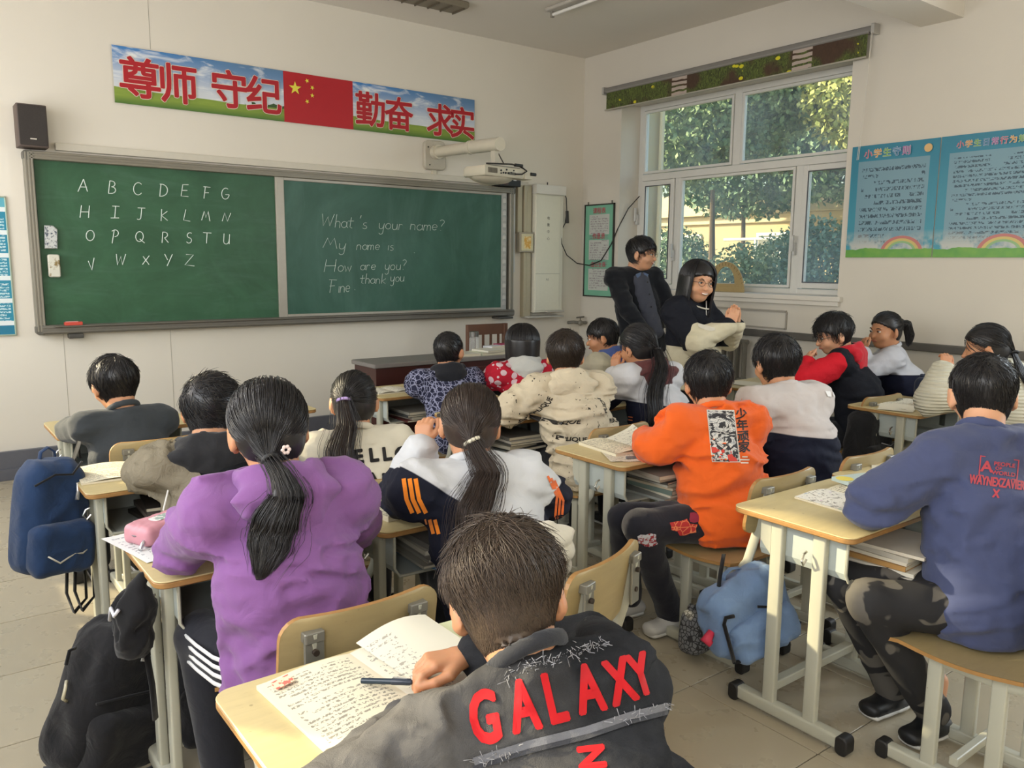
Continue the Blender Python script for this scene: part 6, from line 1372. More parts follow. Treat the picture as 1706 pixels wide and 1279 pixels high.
pC3 = person('boy in bright orange sweatshirt with printed back panel', (-3.059, -4.191, .995), (-3.13, -4.36), yaw=34, pitch=16, tyaw=16, hs=1.02, sw=.158, bulk=.030, top=OR, wseed=16, hipz=.495, vox=.009, wr=.013, wfreq=9, pants=cloth('22222a', var=.1),
    L=((-3.36, -4.20, .765), (-3.20, -3.98, .735)), R=((-2.87, -4.22, .765), (-2.98, -4.0, .735)), hair=dict(kind='short', th1=.018, L=.05, n=2200, r=.0011), knees=[(-3.50, -4.26, .50), (-3.44, -4.12, .48)], feet=[(-3.27, -4.22, .09), (-3.30, -4.02, .09)], hem=.09,
    shoes=dict(dir=(-1, .1, 0), hex='b9b8b4'))
n = NT('wave_print_panel'); w1 = n.noise(16, 4, .7, dist=3); w2 = n.noise(11, 2, .5, dist=1)
c = n.mix(n.step(w1, .47, .5), H('c9c6bf'), H('27262a')); c = n.mix(n.step(w1, .40, .39), c, H('8d8f90')); X = n.xyz()
low = n.math('MULTIPLY', n.math('LESS_THAN', X[2], .79), n.math('GREATER_THAN', w2, .47)); c = n.mix(low, c, H('c03a2c')); PANEL = n.fin(c, .7)
RC = lambda w_, h_: [(-w_, -h_), (w_, -h_), (w_, h_), (-w_, h_)]
PNL = [(x-y*.10, y) for x, y in RC(.052, .100)]; O3 = (-3.144, -4.346, .817)
dview(pC3, None, O3, 0, 3, cloth('cdc7ba', bump=0), name='print_border', off=.0022, shape=PNL)
dview(pC3, None, O3, 0, 3, PANEL, name='print_panel', off=.0036, shape=[(x*.93, y*.965) for x, y in PNL])
for k, ch in enumerate('少年顽家'): dview(pC3, ch, V3((-3.081, -4.378, .898))+V3((.0095, 0, -.045))*k, .044, 8, cloth('1f1b1a', bump=0), fat=.03, step=.02)
for k, w_ in enumerate((.02, .034, .028)): dview(pC3, None, V3((-3.045, -4.378, .725-.012*k)), 0, 4, cloth('d9cfc0', bump=0), name='print_line', shape=RC(w_/2, .0025))
RP = (lambda n: n.fin(n.mix(n.step(n.vor(40, feature='DISTANCE_TO_EDGE'), .05, .06), H('d87a50'), H('b02a2a')), .8))(NT('patch_red')); WP = (lambda n: n.fin(n.mix(n.step(n.noise(30, 2, dist=3), .5, .52), H('c9c9d0'), H('9a2f38')), .8))(NT('patch_white'))
def patch(p, obj, c, r, mat, name, seed=0, n_=None, sq=.6):
    "irregular fabric patch draped on the trousers"
    me = obj.data; vs = [Vector(v.co)+Vector(p['rel']) for v in me.vertices]; tr_ = BVHTree.FromPolygons(vs, [tuple(f.vertices) for f in me.polygons]); rr = np.random.default_rng(seed)
    nrm = Vector(n_ if n_ is not None else tuple(unit(V3(c)-np.array(CAM_POS)))).normalized(); U_ = nrm.cross(Vector((0, 0, 1))).normalized(); V2 = U_.cross(nrm)
    k = 14; ph = rr.uniform(.65, 1.2, k); pts = [(r*ph[i]*math.cos(2*PI*i/k), r*sq*ph[i]*math.sin(2*PI*i/k)) for i in range(k)]; v, f = cut_grid([(x, y, 0) for x, y in pts], [tuple(range(k))], .012)
    return drape(v, f, c, U_, V2, nrm, tr_, mat, name, obj, p['rel'], off=.002, reach=.35)
patch(pC3, pC3['trousers'], (-3.36, -4.35, .49), .05, RP, 'printed_patch', 1); patch(pC3, pC3['trousers'], (-3.30, -4.36, .52), .035, cloth('8f2f45'), 'printed_patch', 2); patch(pC3, pC3['trousers'], (-3.51, -4.31, .46), .045, WP, 'printed_patch', 3)
pD3 = person('boy in white and navy jacket seated right of the orange sweatshirt', (-2.604, -4.188, 1.045), (-2.58, -4.36), yaw=20, pitch=10, tyaw=14, hs=1.0, sw=.158, bulk=.030, top=two_tone('yoke_jacket', 'c4bcb8', '181b2b', .755, 0, -.12), wseed=17, hipz=.495, vox=.010, wr=.009,
    hair=dict(kind='short', th1=.020, L=.05, n=2000, r=.0011), L=((-2.80, -4.24, .765), (-2.70, -4.0, .735)))
drape([(0, 0), (.03, 0), (.03, .022), (0, .022)], [(0, 1, 2, 3)], (-2.50, -5.0, .915), (1, 0, -.1), (0, 0, 1), (0, 1, 0), tree(pD3), cloth('e2e0de', bump=0), 'size_label', pD3['top'], pD3['rel'], off=.004, reach=.9)
drape([(0, 0), (.02, 0), (.02, .018), (0, .018)], [(0, 1, 2, 3)], (-2.458, -5.0, .912), (1, 0, -.1), (0, 0, 1), (0, 1, 0), tree(pD3), cloth('d8d6d4', bump=0), 'size_label', pD3['top'], pD3['rel'], off=.004, reach=.9)
# ---- navy sweatshirt boy, front right -----------------------------------------------------------
NV = cloth('454c6c', .95, var=.08, bump=.35)
CAMO = (lambda n: n.fin(n.mix(n.step(n.noise(7, 2, .4, dist=1.5), .55, .57), H('1d1d20'), H('5a5650')), .85))(NT('patched_trousers'))
pC4 = person('boy in navy sweatshirt with red back print, right foreground', (-2.975, -5.198, 1.075), (-3.17, -5.34), nbo=(-.045, 0, 0), yaw=52, pitch=10, roll=-2, tyaw=24, hs=1.05, sw=.16, bulk=.028, top=NV, wseed=18, hipz=.495, vox=.0085, wr=.012, wfreq=8, skin=SKIN3, pants=CAMO,
    L=((-3.40, -5.10, .775), (-3.20, -4.98, .74)), R=((-2.80, -5.20, .77), (-2.95, -4.98, .74)), hair=dict(kind='short', th0=.0012, th1=.012, L=.035, n=3500, r=.0010, lift=.006, messy=.3, zlo=-.05, zhi=.05), knees=[(-3.46, -5.14, .50), (-3.38, -5.02, .50)], feet=[(-3.17, -5.22, .10), (-3.12, -5.06, .09)],
    shoes=dict(dir=(-1, .15, 0), hex='17181a'), hem=.10)
RPR = cloth('b0454f', bump=0); OW = V3((-3.111, -5.318, .842)); UW = unit(np.cross(unit(OW-CAMV), (0, 0, 1)))
dview(pC4, 'WAYNEXZAVIER', OW, .036, 0, RPR, sx=.50, fat=.03, step=.02); dview(pC4, 'X', OW+V3((0, 0, -.034)), .032, 0, RPR, sx=.7, fat=.04)
for t_, x, z, s_ in (('PEOPLE', .014, .056, .016), ('OF', .0, .043, .013), ('WORLD', .014, .029, .016), ('A', -.03, .043, .044)): dview(pC4, t_, OW+UW*x+V3((0, 0, z)), s_, 0, RPR, fat=.03)
for x, z, w_, h_ in ((-.048, .045, .0015, .030), (.048, .045, .0015, .030), (-.042, .074, .006, .0015), (.042, .074, .006, .0015), (-.042, .016, .006, .0015), (.042, .016, .006, .0015)): dview(pC4, None, OW+UW*x+V3((0, 0, z)), 0, 0, RPR, name='logo_bracket', shape=RC(w_, h_))
S = Sdf(V3((-3.4, -5.4, -.02)), V3((-3.0, -4.9, .3)), .006); fA = V3((-3.17, -5.22, .10)); S.cap(fA+V3((.01, 0, .09)), fA+V3((.0, 0, -.02)), .034, .030); np_mesh('ankle', *S.mesh(), SKIN3, pC4['root'], pC4['rel'])
# ---- right block --------------------------------------------------------------------------------
pE3 = person('boy with glasses in red hoodie and black vest resting chin on fist', (-1.164, -3.576, 1.06), (-1.10, -3.78), yaw=-58, pitch=18, roll=0, tyaw=-20, hs=1.04, sw=.16, bulk=.028, vox=.010, face=True, glasses=True, wseed=21, hipz=.495, skin=SKIN3,
    top=(lambda n: (n.bump(n.noise(14, 3, .5, dist=1.5), .4, .012), n.fin(n.mix(n.math('GREATER_THAN', n.math('ADD', n.xyz()[0], n.math('MULTIPLY', n.math('LESS_THAN', n.xyz()[2], .72), 9.0)), -.20), H('c01a28'), H('16181f')), .85, 0, .2))[1])(NT('red_black_top')),
    L=((-1.50, -3.60, .80), (-1.345, -3.53, .90)), hands={'L': ((.55, .2, .75), (-.6, .6, .4), 1, 1.0, .85)}, hood=dict(mat=cloth('b81e2c', bump=.4), len=.20, w=.12), hair=dict(kind='short', th1=.020, L=.05, n=1500, r=.0013, lift=.02))
pF3 = person('girl with swinging ponytail in white and navy jacket by window wall', (-.621, -3.608, 1.06), (-.56, -3.80), yaw=-74, pitch=4, tyaw=-30, hs=1.0, bulk=.022, vox=.011, face=True, wseed=22, hipz=.495, skin=SKIN, top=two_tone('yoke_jacket', 'bfc0c6', '171a2c', .80, 0, 0),
    L=((-.90, -3.62, .80), (-.80, -3.57, .94)), hands={'L': ((.1, .1, .98), (-.6, .3, .2), 1, .8, .8)}, hair=dict(kind='pony', tie=(0, -.125, .045), path=[(.155, -.06, .04), (.175, -.07, -.03), (.17, -.07, -.10)], rad=[.014, .028, .030, .012], n=900, pn=500, r=.0014, flat=.8))
pE4 = person('girl in ribbed cream jacket behind the navy sweatshirt boy', (-1.121, -4.423, 1.05), (-1.04, -4.60), yaw=-30, pitch=12, tyaw=-8, hs=1.04, sw=.17, bulk=.045, vox=.010, wseed=23, hipz=.495, top=(lambda n: (n.bump(n.math('ADD', n.math('SINE', n.math('MULTIPLY', n.xyz()[2], 380)), n.math('MULTIPLY', n.noise(12, 3), 2)), .5, .008), n.fin(H('beb9a6'), .9, 0, .2))[1])(NT('ribbed_cream')),
    L=((-1.52, -4.36, .80), (-1.37, -4.34, .95)), hands={'L': ((.4, .1, .85), (-.5, -.6, .2), 1, .8, .85)}, hair=dict(kind='pony', tie=(0, -.12, -.04), path=[(.02, -.15, -.12), (.03, -.16, -.22)], rad=[.016, .03, .012], n=1200, pn=400, r=.0013))
# ---- teachers standing --------------------------------------------------------------------------
pM = person('man with glasses in black coat standing by the window, smiling', (-1.082, -1.90, 1.545), (-1.06, -1.93), yaw=158, pitch=6, tyaw=190, hs=1.08, sw=.185, bulk=.020, vox=.0095, face=True, glasses=True, smile=True, stand=True, hipz=.90, wseed=31, skin=SKIN3, pants=cloth('1a1a1d'), group='teachers at the front', torso_w=1.15,
    top=cloth('15171c', bump=.3), collar=False, L=((-.86, -2.0, 1.13), (-.92, -2.14, .95)), R=((-1.30, -1.98, 1.13), (-1.26, -2.14, .95)), hair=dict(kind='short', th1=.016, L=.04, n=1300, r=.0013, crown=(0, -.3, .95), lift=.01), hem=.04)
S = Sdf(V3((-1.4, -2.3, .8)), V3((-.8, -1.7, 1.5)), .009); NbM = pM['Nb']; fM, rM = pM['fw'], pM['rv']
S.ecap(NbM-V3((0, 0, .055))+fM*.074, pM['hp']+V3((0, 0, .05))+fM*.112, (.075, .046), (.090, .048), rM, k=.02); S.wrinkle(.004, 14, 4)
sh_ = np_mesh('shirt', *S.mesh(), cloth('43454f', bump=.4), pM['root'], pM['rel'])
for sx in (-1, 1): MB().prism([(0, 0), (.045, -.015), (.02, -.07)], 1, -.004, .004, .001).xf(Matrix.Translation(Vector(NbM+fM*.105+rM*sx*.012+V3((0, 0, -.005))))@Matrix([[rM[0]*sx, fM[0], 0, 0], [rM[1]*sx, fM[1], 0, 0], [0, 0, 1, 0], [0, 0, 0, 1]])).build('shirt_collar', cloth('5a6a86'), pM['root'], rel=pM['rel'])
for k in range(4): c_ = NbM+(pM['hp']-NbM)*(.15+.18*k)+fM*.153; MB().ell(c_, (.006, .006, .006), 8, 5).build('button', plain('1a1a1c'), pM['root'], 'all', rel=pM['rel'])
n = NT('black_cream_jacket'); X = n.xyz(); h = n.math('ADD', X[2], n.math('MULTIPLY', n.noise(3, 1), .04))
blk = n.math('MULTIPLY', n.math('GREATER_THAN', h, 1.0), n.math('SUBTRACT', 1, n.math('MULTIPLY', n.math('LESS_THAN', X[1], -.135), n.math('LESS_THAN', h, 1.16)))); f = n.noise(9, 3); n.bump(n.noise(14, 3, .5, dist=1.6), .5, .012); JW = n.fin(n.mix(blk, n.mix(f, H('b3ab90'), H('cfc7ae')), H('15171f')), .8, 0, .2)
pW = person('smiling woman with long black hair and round glasses clasping her hands', (-1.787, -3.048, 1.365), (-1.76, -3.06), yaw=200, pitch=6, roll=-6, tyaw=165, hs=1.06, sw=.165, bulk=.035, vox=.0095, face=True, glasses=True, smile=True, stand=True, hipz=.84, wseed=32, skin=SKIN3, pants=cloth('17171b'), group='teachers at the front', torso_w=1.05,
    top=JW, collar=cloth('14151a'), ears=False, R=((-1.97, -3.20, 1.02), (-1.79, -3.31, 1.13)), L=((-1.60, -3.14, 1.02), (-1.735, -3.30, 1.13)), hands={'R': ((.25, -.05, .95), (-.75, -.6, 0), -1, .25, .85), 'L': ((-.15, -.05, .98), (.85, .4, 0), 1, .25, .85)},
    hair=dict(kind='long', ze=-.24, n=2400, r=.0013, sp=.012, bulge=.010, inw=.2, open=48), hem=.06)
MB().tube([pW['Nb']+pW['fw']*(.115+.012*t)+pW['rv']*(.0)+V3((0, 0, .02-.30*t)) for t in np.linspace(0, 1, 7)], .004, 6).build('zip', plain('c9c9c4', .3, metal=.5), pW['root'], 'all', rel=pW['rel'])
MB().tube([pW['Nb']+pW['fw']*(.06+.07*math.sin(a))+pW['rv']*(.075*math.cos(a))+V3((0, 0, -.0-.03*math.sin(a))) for a in np.linspace(0, PI, 9)], .005, 6).build('collar_piping', cloth('c9c4b2'), pW['root'], 'all', rel=pW['rel'])
a0 = pW['arms']['R'][0]; drape([(.03*math.cos(a), .018*math.sin(a)) for a in np.linspace(0, 2*PI, 15)[:-1]], [tuple(range(14))], a0*.55+pW['arms']['R'][1]*.45+V3((0, -.3, 0)), (.95, .0, -.3), (.3, 0, .95), (.1, 1, 0), tree(pW), cloth('cfc9b8'), 'oval_badge', pW['top'], pW['rel'], reach=.8)
# ================================================================== THINGS ON AND UNDER THE DESKS
def page_mat(name, paper, ink, rows=22, cells=40, W=.2, Hh=.27, thr=.5):
    n = NT(name); X = n.xyz(); u = n.math('ADD', n.math('DIVIDE', X[0], W), .5); v = n.math('ADD', n.math('DIVIDE', X[1], Hh), .5)
    tx = text_rows(n, u, v, rows, cells, .08, .06, .92, thr, .55); return n.fin(n.mix(n.math('MULTIPLY', tx, .75), H(paper), H(ink)), .8, 0, .2)
PAGE = page_mat('printed_page', 'ded6bd', '6f6a60'); PAGE2 = page_mat('exercise_page', 'd9d4c2', '8a857c', 16, 30, thr=.54); M_PAPER = plain('d9d3bf', .8, var=.03); M_EDGEP = plain('cfc6ad', .9, var=.1, scale=200)
M_PIC = (lambda n: n.fin(n.mix(n.step(n.vor(26), .16, .14), n.mix(n.math('GREATER_THAN', n.noise(60, 2, .7), .58), H('e6e2d6'), H('9a958a')), n.noise(14, 2, out=1)), .6))(NT('picture_page'))
def open_book(loc, rz, w_, h_, label, ml=None, mr=None, group='open books on the desks', t=.008, bulge=.008, curl=0):
    o = empty('open_book', loc, label, 'book', group, rz=math.radians(rz))
    for s_, m_ in ((-1, ml or PAGE), (1, mr or PAGE)):
        def fn(u, v, s_=s_):
            x = s_*(w_*u); return (x-s_*w_/2, -h_/2+h_*v, t+bulge*math.sin(PI*min(1, u*1.15))*.9*(1-u*.3)+(curl*u*u*v*v if s_ > 0 else 0))
        q = MB().grid(fn, 10, 6); 
        if s_ < 0: q.f = [f[::-1] for f in q.f]
        q.build('page', m_, o, 'all', loc=(s_*w_/2, 0, 0))
        MB().rbox((min(0, s_*w_), -h_/2, 0), (max(0, s_*w_), h_/2, t*.9), .002, 2, 2, .001).build('page_block', M_EDGEP, o)
    return o
def sheet_(loc, rz, w_, h_, label, mat=None, name='paper_sheet', group='loose papers on the desks', lift=0):
    o = MB().grid(lambda u, v: (-w_/2+w_*u, -h_/2+h_*v, .001+lift*u*u+.0015*math.sin(u*7+v*3)+.0015), 6, 6); o = o.build(name, mat or M_PAPER, None, 'all', loc=loc); o.rotation_euler = (0, 0, math.radians(rz)); return tag(o, label, 'paper', group)
def closed_book(loc, rz, w_, h_, t, hexc, label, group, tilt=0, cat='book'):
    o = empty('book', loc, label, cat, group, rz=math.radians(rz)); o.rotation_euler = (math.radians(tilt), 0, math.radians(rz)); cm_ = plain(hexc, .5, var=.1, scale=12)
    MB().box((-w_/2+.002, -h_/2+.002, .0015), (w_/2-.003, h_/2-.002, t-.0015)).build('page_block', M_EDGEP, o); MB().box((-w_/2, -h_/2, 0), (w_/2, h_/2, .0015)).box((-w_/2, -h_/2, t-.0015), (w_/2, h_/2, t)).box((-w_/2-.001, -h_/2, 0), (-w_/2+.001, h_/2, t)).build('cover', cm_, o); return o
def pen(a, b, r, hexc, label, cat='pen'):
    o = empty('pen', a, label, cat); a, b = Vector(a), Vector(b); d = b-a; L = d.length
    MB().tube([(0, 0, 0), d*.62], r, 10).build('barrel', plain(hexc, .25), o, True); MB().tube([d*.6, d*.95, d], [r*1.12, r*1.1, r*.6], 10).build('cap', plain('2c3340', .25), o, True)
    MB().tube([d*.9+Vector((0, 0, r*1.1)), d*.62+Vector((0, 0, r*1.5))], r*.25, 6).build('clip', plain('b9bcc0', .2, metal=.8), o, True); return o
Zt = DH
b4 = open_book((-4.985, -5.03, Zt), 4, .195, .262, 'open workbook with printed exercises under the denim jacket boy', PAGE, PAGE2, curl=.0)
MB().grid(lambda u, v: (-.175+.035*u, .085+.03*v, .0125+.006*u), 2, 2).build('red_emblem', (lambda n: n.fin(n.mix(n.step(n.noise(90, 2), .45, .5), H('d8685a'), H('e2c9a8')), .7))(NT('emblem')), b4)
MB().grid(lambda u, v: (.02+.17*u, -.12+.26*v, .020+.022*math.sin(u*2.6)*(.1+.9*v*v)), 10, 8).build('raised_page', PAGE2, b4, 'all')
sheet_((-4.77, -5.0, Zt), -8, .2, .24, 'pale green sheet right of the workbook beside boy\'s head', plain('cdd0a8', .8))
pen((-5.035, -5.035, Zt+.022), (-4.975, -5.115, Zt+.035), .0055, '22303c', 'dark blue pen in the hand of the denim jacket boy')
# purple girl's papers and pencil case
sheet_((-5.12, -3.97, Zt), 12, .21, .28, 'white exercise sheet hanging over the left desk corner', page_mat('sheet_a', 'd6d6d4', '8a8a90', 14, 26, .21, .28)); sheet_((-5.09, -4.0, Zt+.003), 4, .20, .28, 'second white sheet under the pink pencil case', page_mat('sheet_b', 'd2d2d0', '8a8a90', 14, 26, .2, .28))
pc = empty('pencil_case', (-5.10, -3.94, Zt+.006), 'pink pencil case with silver zip pulls left of purple sleeve', 'pencil case', rz=math.radians(28))
S = Sdf((-.15, -.09, -.02), (.15, .09, .09), .005); S.fn((-.15, -.09, -.02), (.15, .09, .09), lambda P: np.linalg.norm(np.maximum(np.abs(P-V3((0, 0, .028)))-V3((.085, .035, .010)), 0), axis=-1)-.018); S.wrinkle(.002, 30, 3); np_mesh('case_body', *S.mesh(), plain('c08791', .55, var=.06), pc)
MB().tube([(.104*math.cos(a), .054*math.sin(a)*1.0, .03) for a in np.linspace(0, 2*PI, 25)[:-1]], .0028, 6, closed=True).build('zip', plain('7a6a70', .5), pc, 'all')
for x, y, a in ((-.09, -.03, 3.6), (.0, -.058, 4.9)): MB().tube([(x, y, .03), (x+.02*math.cos(a), y+.02*math.sin(a), .018), (x+.042*math.cos(a), y+.042*math.sin(a), .006)], [.003, .005, .006], 8).build('zip_pull', plain('c9c9cc', .25, metal=.8), pc, 'all')
MB().rbox((-.045, -.022, .0565), (.05, .018, .0585), .012, 2, 4, .0005).build('print_label', (lambda n: n.fin(n.mix(n.step(n.noise(60, 2), .5, .54), H('ddd5d2'), H('8fa39a')), .6))(NT('case_print')), pc)
# other desks
open_book((-5.0, -3.09, Zt), -3, .185, .26, 'sunlit open book on the desk beside the navy backpack', PAGE, PAGE2)
closed_book((-4.80, -3.0, Zt), 30, .10, .14, .02, 'd8d2b8', 'small cream notebook at far side of the sunlit desk', 'notebooks')
sheet_((-4.98, -2.03, Zt), 2, .15, .2, 'small white paper left of the boy in dark grey sweater'); closed_book((-4.36, -1.98, Zt), -30, .05, .12, .012, 'dcdacf', 'small white eraser box on front left desk', 'notebooks')
open_book((-4.44, -4.06, Zt), 8, .10, .24, 'thick open book left of the orange striped sleeve', PAGE, PAGE, t=.02, bulge=.01)
open_book((-3.20, -3.87, Zt), -6, .15, .26, 'sunlit open textbook in front of the orange sleeve', PAGE, PAGE2, t=.014, curl=.05); sheet_((-3.34, -3.98, Zt), -30, .12, .2, 'loose page at the orange boy\'s elbow', PAGE2); pen((-3.36, -4.04, Zt+.008), (-3.29, -4.07, Zt+.008), .006, '6d6f70', 'grey pen beside the orange sleeve')
open_book((-3.12, -4.90, Zt), -4, .175, .25, 'open picture textbook on the sunlit right desk', M_PIC, PAGE)
pc2 = closed_book((-2.96, -4.80, Zt+.018), -14, .16, .08, .014, 'b9c9c4', 'colourful pictured pencil box lying across the textbook', 'notebooks', cat='pencil case'); MB().lathe((-.06, 0, .0142), [(0, 0), (.03, 0), (.03, .001), (0, .001)], 20).build('yellow_motif', plain('e3cf5a', .5), pc2)
pen((-3.13, -4.87, Zt+.022), (-3.02, -4.92, Zt+.022), .005, '1d1d20', 'black pen lying on the picture textbook'); sheet_((-2.62, -4.78, Zt), 30, .1, .2, 'white paper beyond the navy sleeve on the right desk')
open_book((-1.12, -4.03, Zt), -8, .18, .24, 'white open book beside the ribbed cream sleeve', PAGE2, PAGE2); sheet_((-1.32, -4.08, Zt), 20, .12, .18, 'crumpled white tissue sheet on the right rear desk', lift=.02)
open_book((-2.68, -3.98, Zt), 4, .16, .24, 'open book in front of the white jacket boy', PAGE2, PAGE2); sheet_((-1.20, -3.02, Zt), 5, .2, .26, 'white paper on the desk before the red hoodie boy')
closed_book((-3.38, -2.94, Zt), 8, .2, .26, .016, '3a3834', 'dark book on the desk of the cream hoodie boy', 'notebooks'); open_book((-3.30, -1.95, Zt), 0, .12, .2, 'open book on the front desk left of criss-cross jacket', PAGE2, PAGE2)
# books stuffed into the metal boxes
rq = random.Random(3)
def stuffing(x0, yn, n_, group, where, cols, proud=.04, zb=DH-.16):
    z = zb
    for k in range(n_):
        t = rq.uniform(.009, .018); w_ = rq.uniform(.17, .21); 
        if z+t > DH-.03: break
        closed_book((x0+rq.uniform(-.035, .035), yn+.01+.13-proud+rq.uniform(-.025, .02), z), rq.uniform(-9, 9), w_*1.15, .24, t, cols[k % len(cols)], '%s book %s' % (['lowest', 'second lowest', 'third', 'fourth', 'fifth', 'sixth', 'seventh', 'topmost'][min(k, 7)], where), group); z += t+.001
stuffing(-3.16, -4.125, 8, 'books in the desk box of the orange sweatshirt boy', 'in stack under the orange boy\'s desk', ['8d8f88', 'c9c2ae', '6b7a70', 'b5a88e', 'd0cab8', '55524c', 'bdb6a4', '9a8f80'], .07)
stuffing(-3.22, -5.11, 6, 'books in the sunlit right desk box', 'in stack under the sunlit right desk', ['c9c4b8', 'd3cdbc', 'b0864e', 'd8d0bc', 'bfb8a8', 'cfc6b4'], .09)
stuffing(-4.29, -4.275, 6, 'books in the striped jacket girl\'s desk box', 'in stack under the striped jacket girl\'s desk', ['3d6f95', 'a9a494', 'c4bda8', '8a867a', 'bdb6a2', '77736a'], .02)
stuffing(-4.90, -3.35, 4, 'books in the beige jacket boy\'s desk box', 'in stack under the beige jacket boy\'s desk', ['3a3530', '4d463e', '58504a', '3f3a36'], -.02)
stuffing(-3.16, -3.14, 5, 'books in the cream hoodie boy\'s desk box', 'in stack under the cream hoodie boy\'s desk', ['3a3a38', 'b5ae9c', '5a5850', 'c2bcae', '77736a'], .02)
stuffing(-3.16, -2.16, 4, 'books in the criss-cross jacket boy\'s desk box', 'in stack under the criss-cross jacket boy\'s desk', ['5a2a26', 'b5ae9c', '3a3a38', '88857a'], .02)
# teacher's desk
cp = empty('glass_bottle', (-2.07, -1.08, .775), 'clear glass tea bottle with steel lid on the teacher desk', 'bottle')
gm = NT('bottle_glass').fin((.85, .88, .88), .06, 0, .5, **{'Transmission Weight': .85, 'IOR': 1.3}); MB().lathe((0, 0, 0), [(.0, 0), (.036, .0), (.038, .01), (.038, .11), (.033, .125)], 24).build('body', gm, cp, 'all'); MB().lathe((0, 0, 0), [(.0, .124), (.037, .124), (.037, .16), (.034, .163), (0, .163)], 24).build('lid', plain('8a8a88', .25, metal=.8), cp, True)
for k, (x, y, z, t, c_, lb) in enumerate(((-2.28, -1.20, .775, .018, 'cfcabb', 'pale workbook pile left of the glass bottle'), (-2.02, -1.22, .775, .022, 'c2c4a8', 'greenish workbook in front of the glass bottle'), (-1.82, -1.18, .775, .026, 'b9b29a', 'thick workbook at right of teacher desk'), (-2.0, -1.23, .798, .014, 'd8d4c4', 'white workbook on the greenish workbook'))): closed_book((x, y, z), 4*k-5, .26, .19, t, c_, lb, 'workbooks on the teacher desk')
closed_book((-1.90, -1.12, .803), 10, .16, .10, .02, 'd9dade', 'white and black case on the teacher desk workbooks', 'notebooks'); closed_book((-1.76, -1.08, .803), 0, .16, .12, .024, 'a8305a', 'pink folder on the right of teacher desk', 'notebooks')
# board protractor on the sill
pt = empty('board_protractor', (.05, -1.80, 1.2385), 'large wooden semicircular board protractor on the window sill', 'protractor'); v = []; f = []; N_ = 24; Ro, Ri = .20, .125
M_WDP = wood('protractor_wood', 'b09a6c', .4)
q = MB(); out = [(Ro*math.cos(PI*k/N_), Ro*1.28*math.sin(PI*k/N_)) for k in range(N_+1)]; inn = [(Ri*.8*math.cos(PI*k/N_), .07+Ri*1.15*math.sin(PI*k/N_)) for k in range(N_+1)]
for x in (-.005, .005):
    v += [(x, a, b+.0) for a, b in out]+[(x, a, b) for a, b in inn]
m_ = N_+1
for k in range(N_): f += [(k, k+1, m_+k+1, m_+k), (2*m_+k, 3*m_+k, 3*m_+k+1, 2*m_+k+1), (k, 2*m_+k, 2*m_+k+1, k+1), (m_+k, m_+k+1, 3*m_+k+1, 3*m_+k)]
f += [(0, m_, m_+N_, N_), (2*m_, 2*m_+N_, 3*m_+N_, 3*m_), (0, N_, 2*m_+N_, 2*m_), (m_, 3*m_, 3*m_+N_, m_+N_)]
q.add(v, f).build('arc_plate', M_WDP, pt); MB().rbox((-.007, -.20, .0), (.007, .20, .05), .004, 0, 2).build('base_bar', M_WDP, pt)
for k in range(1, 18): a = PI*k/18; MB().box((-.0065, -.0012, Ro*1.0-.02), (-.0052, .0012, Ro-.002)).xf(Matrix.Rotation(a-PI/2, 4, 'X')).xf(Matrix.Diagonal((1, 1, 1.25, 1))).build('tick', plain('4f3d26'), pt)
# ------------------------------------------------------------------ bags
def bag(name, loc, size, rot, mat, label, wr=.008, vox=.009, seed=0, taper=.25, cat='backpack', pocket=True, pmat=None):
    o = empty(name, loc, label, cat); o.rotation_euler = tuple(math.radians(a) for a in rot); W, D_, H_ = size; R_ = min(W, D_)*.38
    S = Sdf((-W*.7, -D_*.95, -.03), (W*.7, D_*.8, H_*1.12), vox)
    def body(P):
        z = P[..., 2]/H_; k = 1-taper*np.clip(z, 0, 1)**2; q = np.stack([np.abs(P[..., 0]/k)-(W/2-R_), np.abs(P[..., 1])-(D_/2-R_), np.abs(P[..., 2]-H_/2)-(H_/2-R_)], -1)
        return np.linalg.norm(np.maximum(q, 0), axis=-1)+np.minimum(q.max(-1), 0)-R_
    S.fn((-W, -D_, -.03), (W, D_, H_*1.1), body); 
    S.wrinkle(wr, 11, seed, (1, 1, .7)); np_mesh('bag_body', *S.mesh(), mat, o)
    if pocket:
        S = Sdf((-W*.6, -D_*.95, -.03), (W*.6, 0, H_*.6), vox); S.fn((-W, -D_, 0), (W, 0, H_*.6), lambda P: np.linalg.norm(np.maximum(np.abs(P-V3((0, -D_*.50, H_*.25)))-V3((W*.30, .012, H_*.14)), 0), axis=-1)-.035); S.wrinkle(wr*.7, 14, seed+1); np_mesh('front_pocket', *S.mesh(), pmat or mat, o)
    MB().tube([(-W*.12, D_*.2, H_*.97), (-W*.10, D_*.2, H_*1.06), (0, D_*.2, H_*1.10), (W*.10, D_*.2, H_*1.06), (W*.12, D_*.2, H_*.97)], [(.004, .012)]*5, 8, flat=(0, 0, 1)).build('top_handle', mat, o, 'all')
    return o
M_NVY = cloth('1f3556', .8, var=.3, bump=.6); M_BLK = cloth('17171a', .8, var=.15, bump=.7); M_STR = cloth('131315', .8); M_SIL = plain('c9c9cc', .25, metal=.8)
nb_ = bag('backpack', (-5.30, -3.10, .37), (.235, .16, .40), (0, 6, 20), M_NVY, 'navy blue backpack hanging at the left edge of the sunlit desk', seed=41, taper=.15)
MB().tube([(-.10, -.085, .33), (-.04, -.10, .365), (.02, -.10, .36), (.06, -.085, .40)], .004, 6).build('zip', M_STR, nb_, 'all'); MB().tube([(.035, -.105, .33), (.037, -.108, .30), (.034, -.108, .27)], [.004, .006, .0075], 8).build('zip_pull', M_SIL, nb_, 'all')
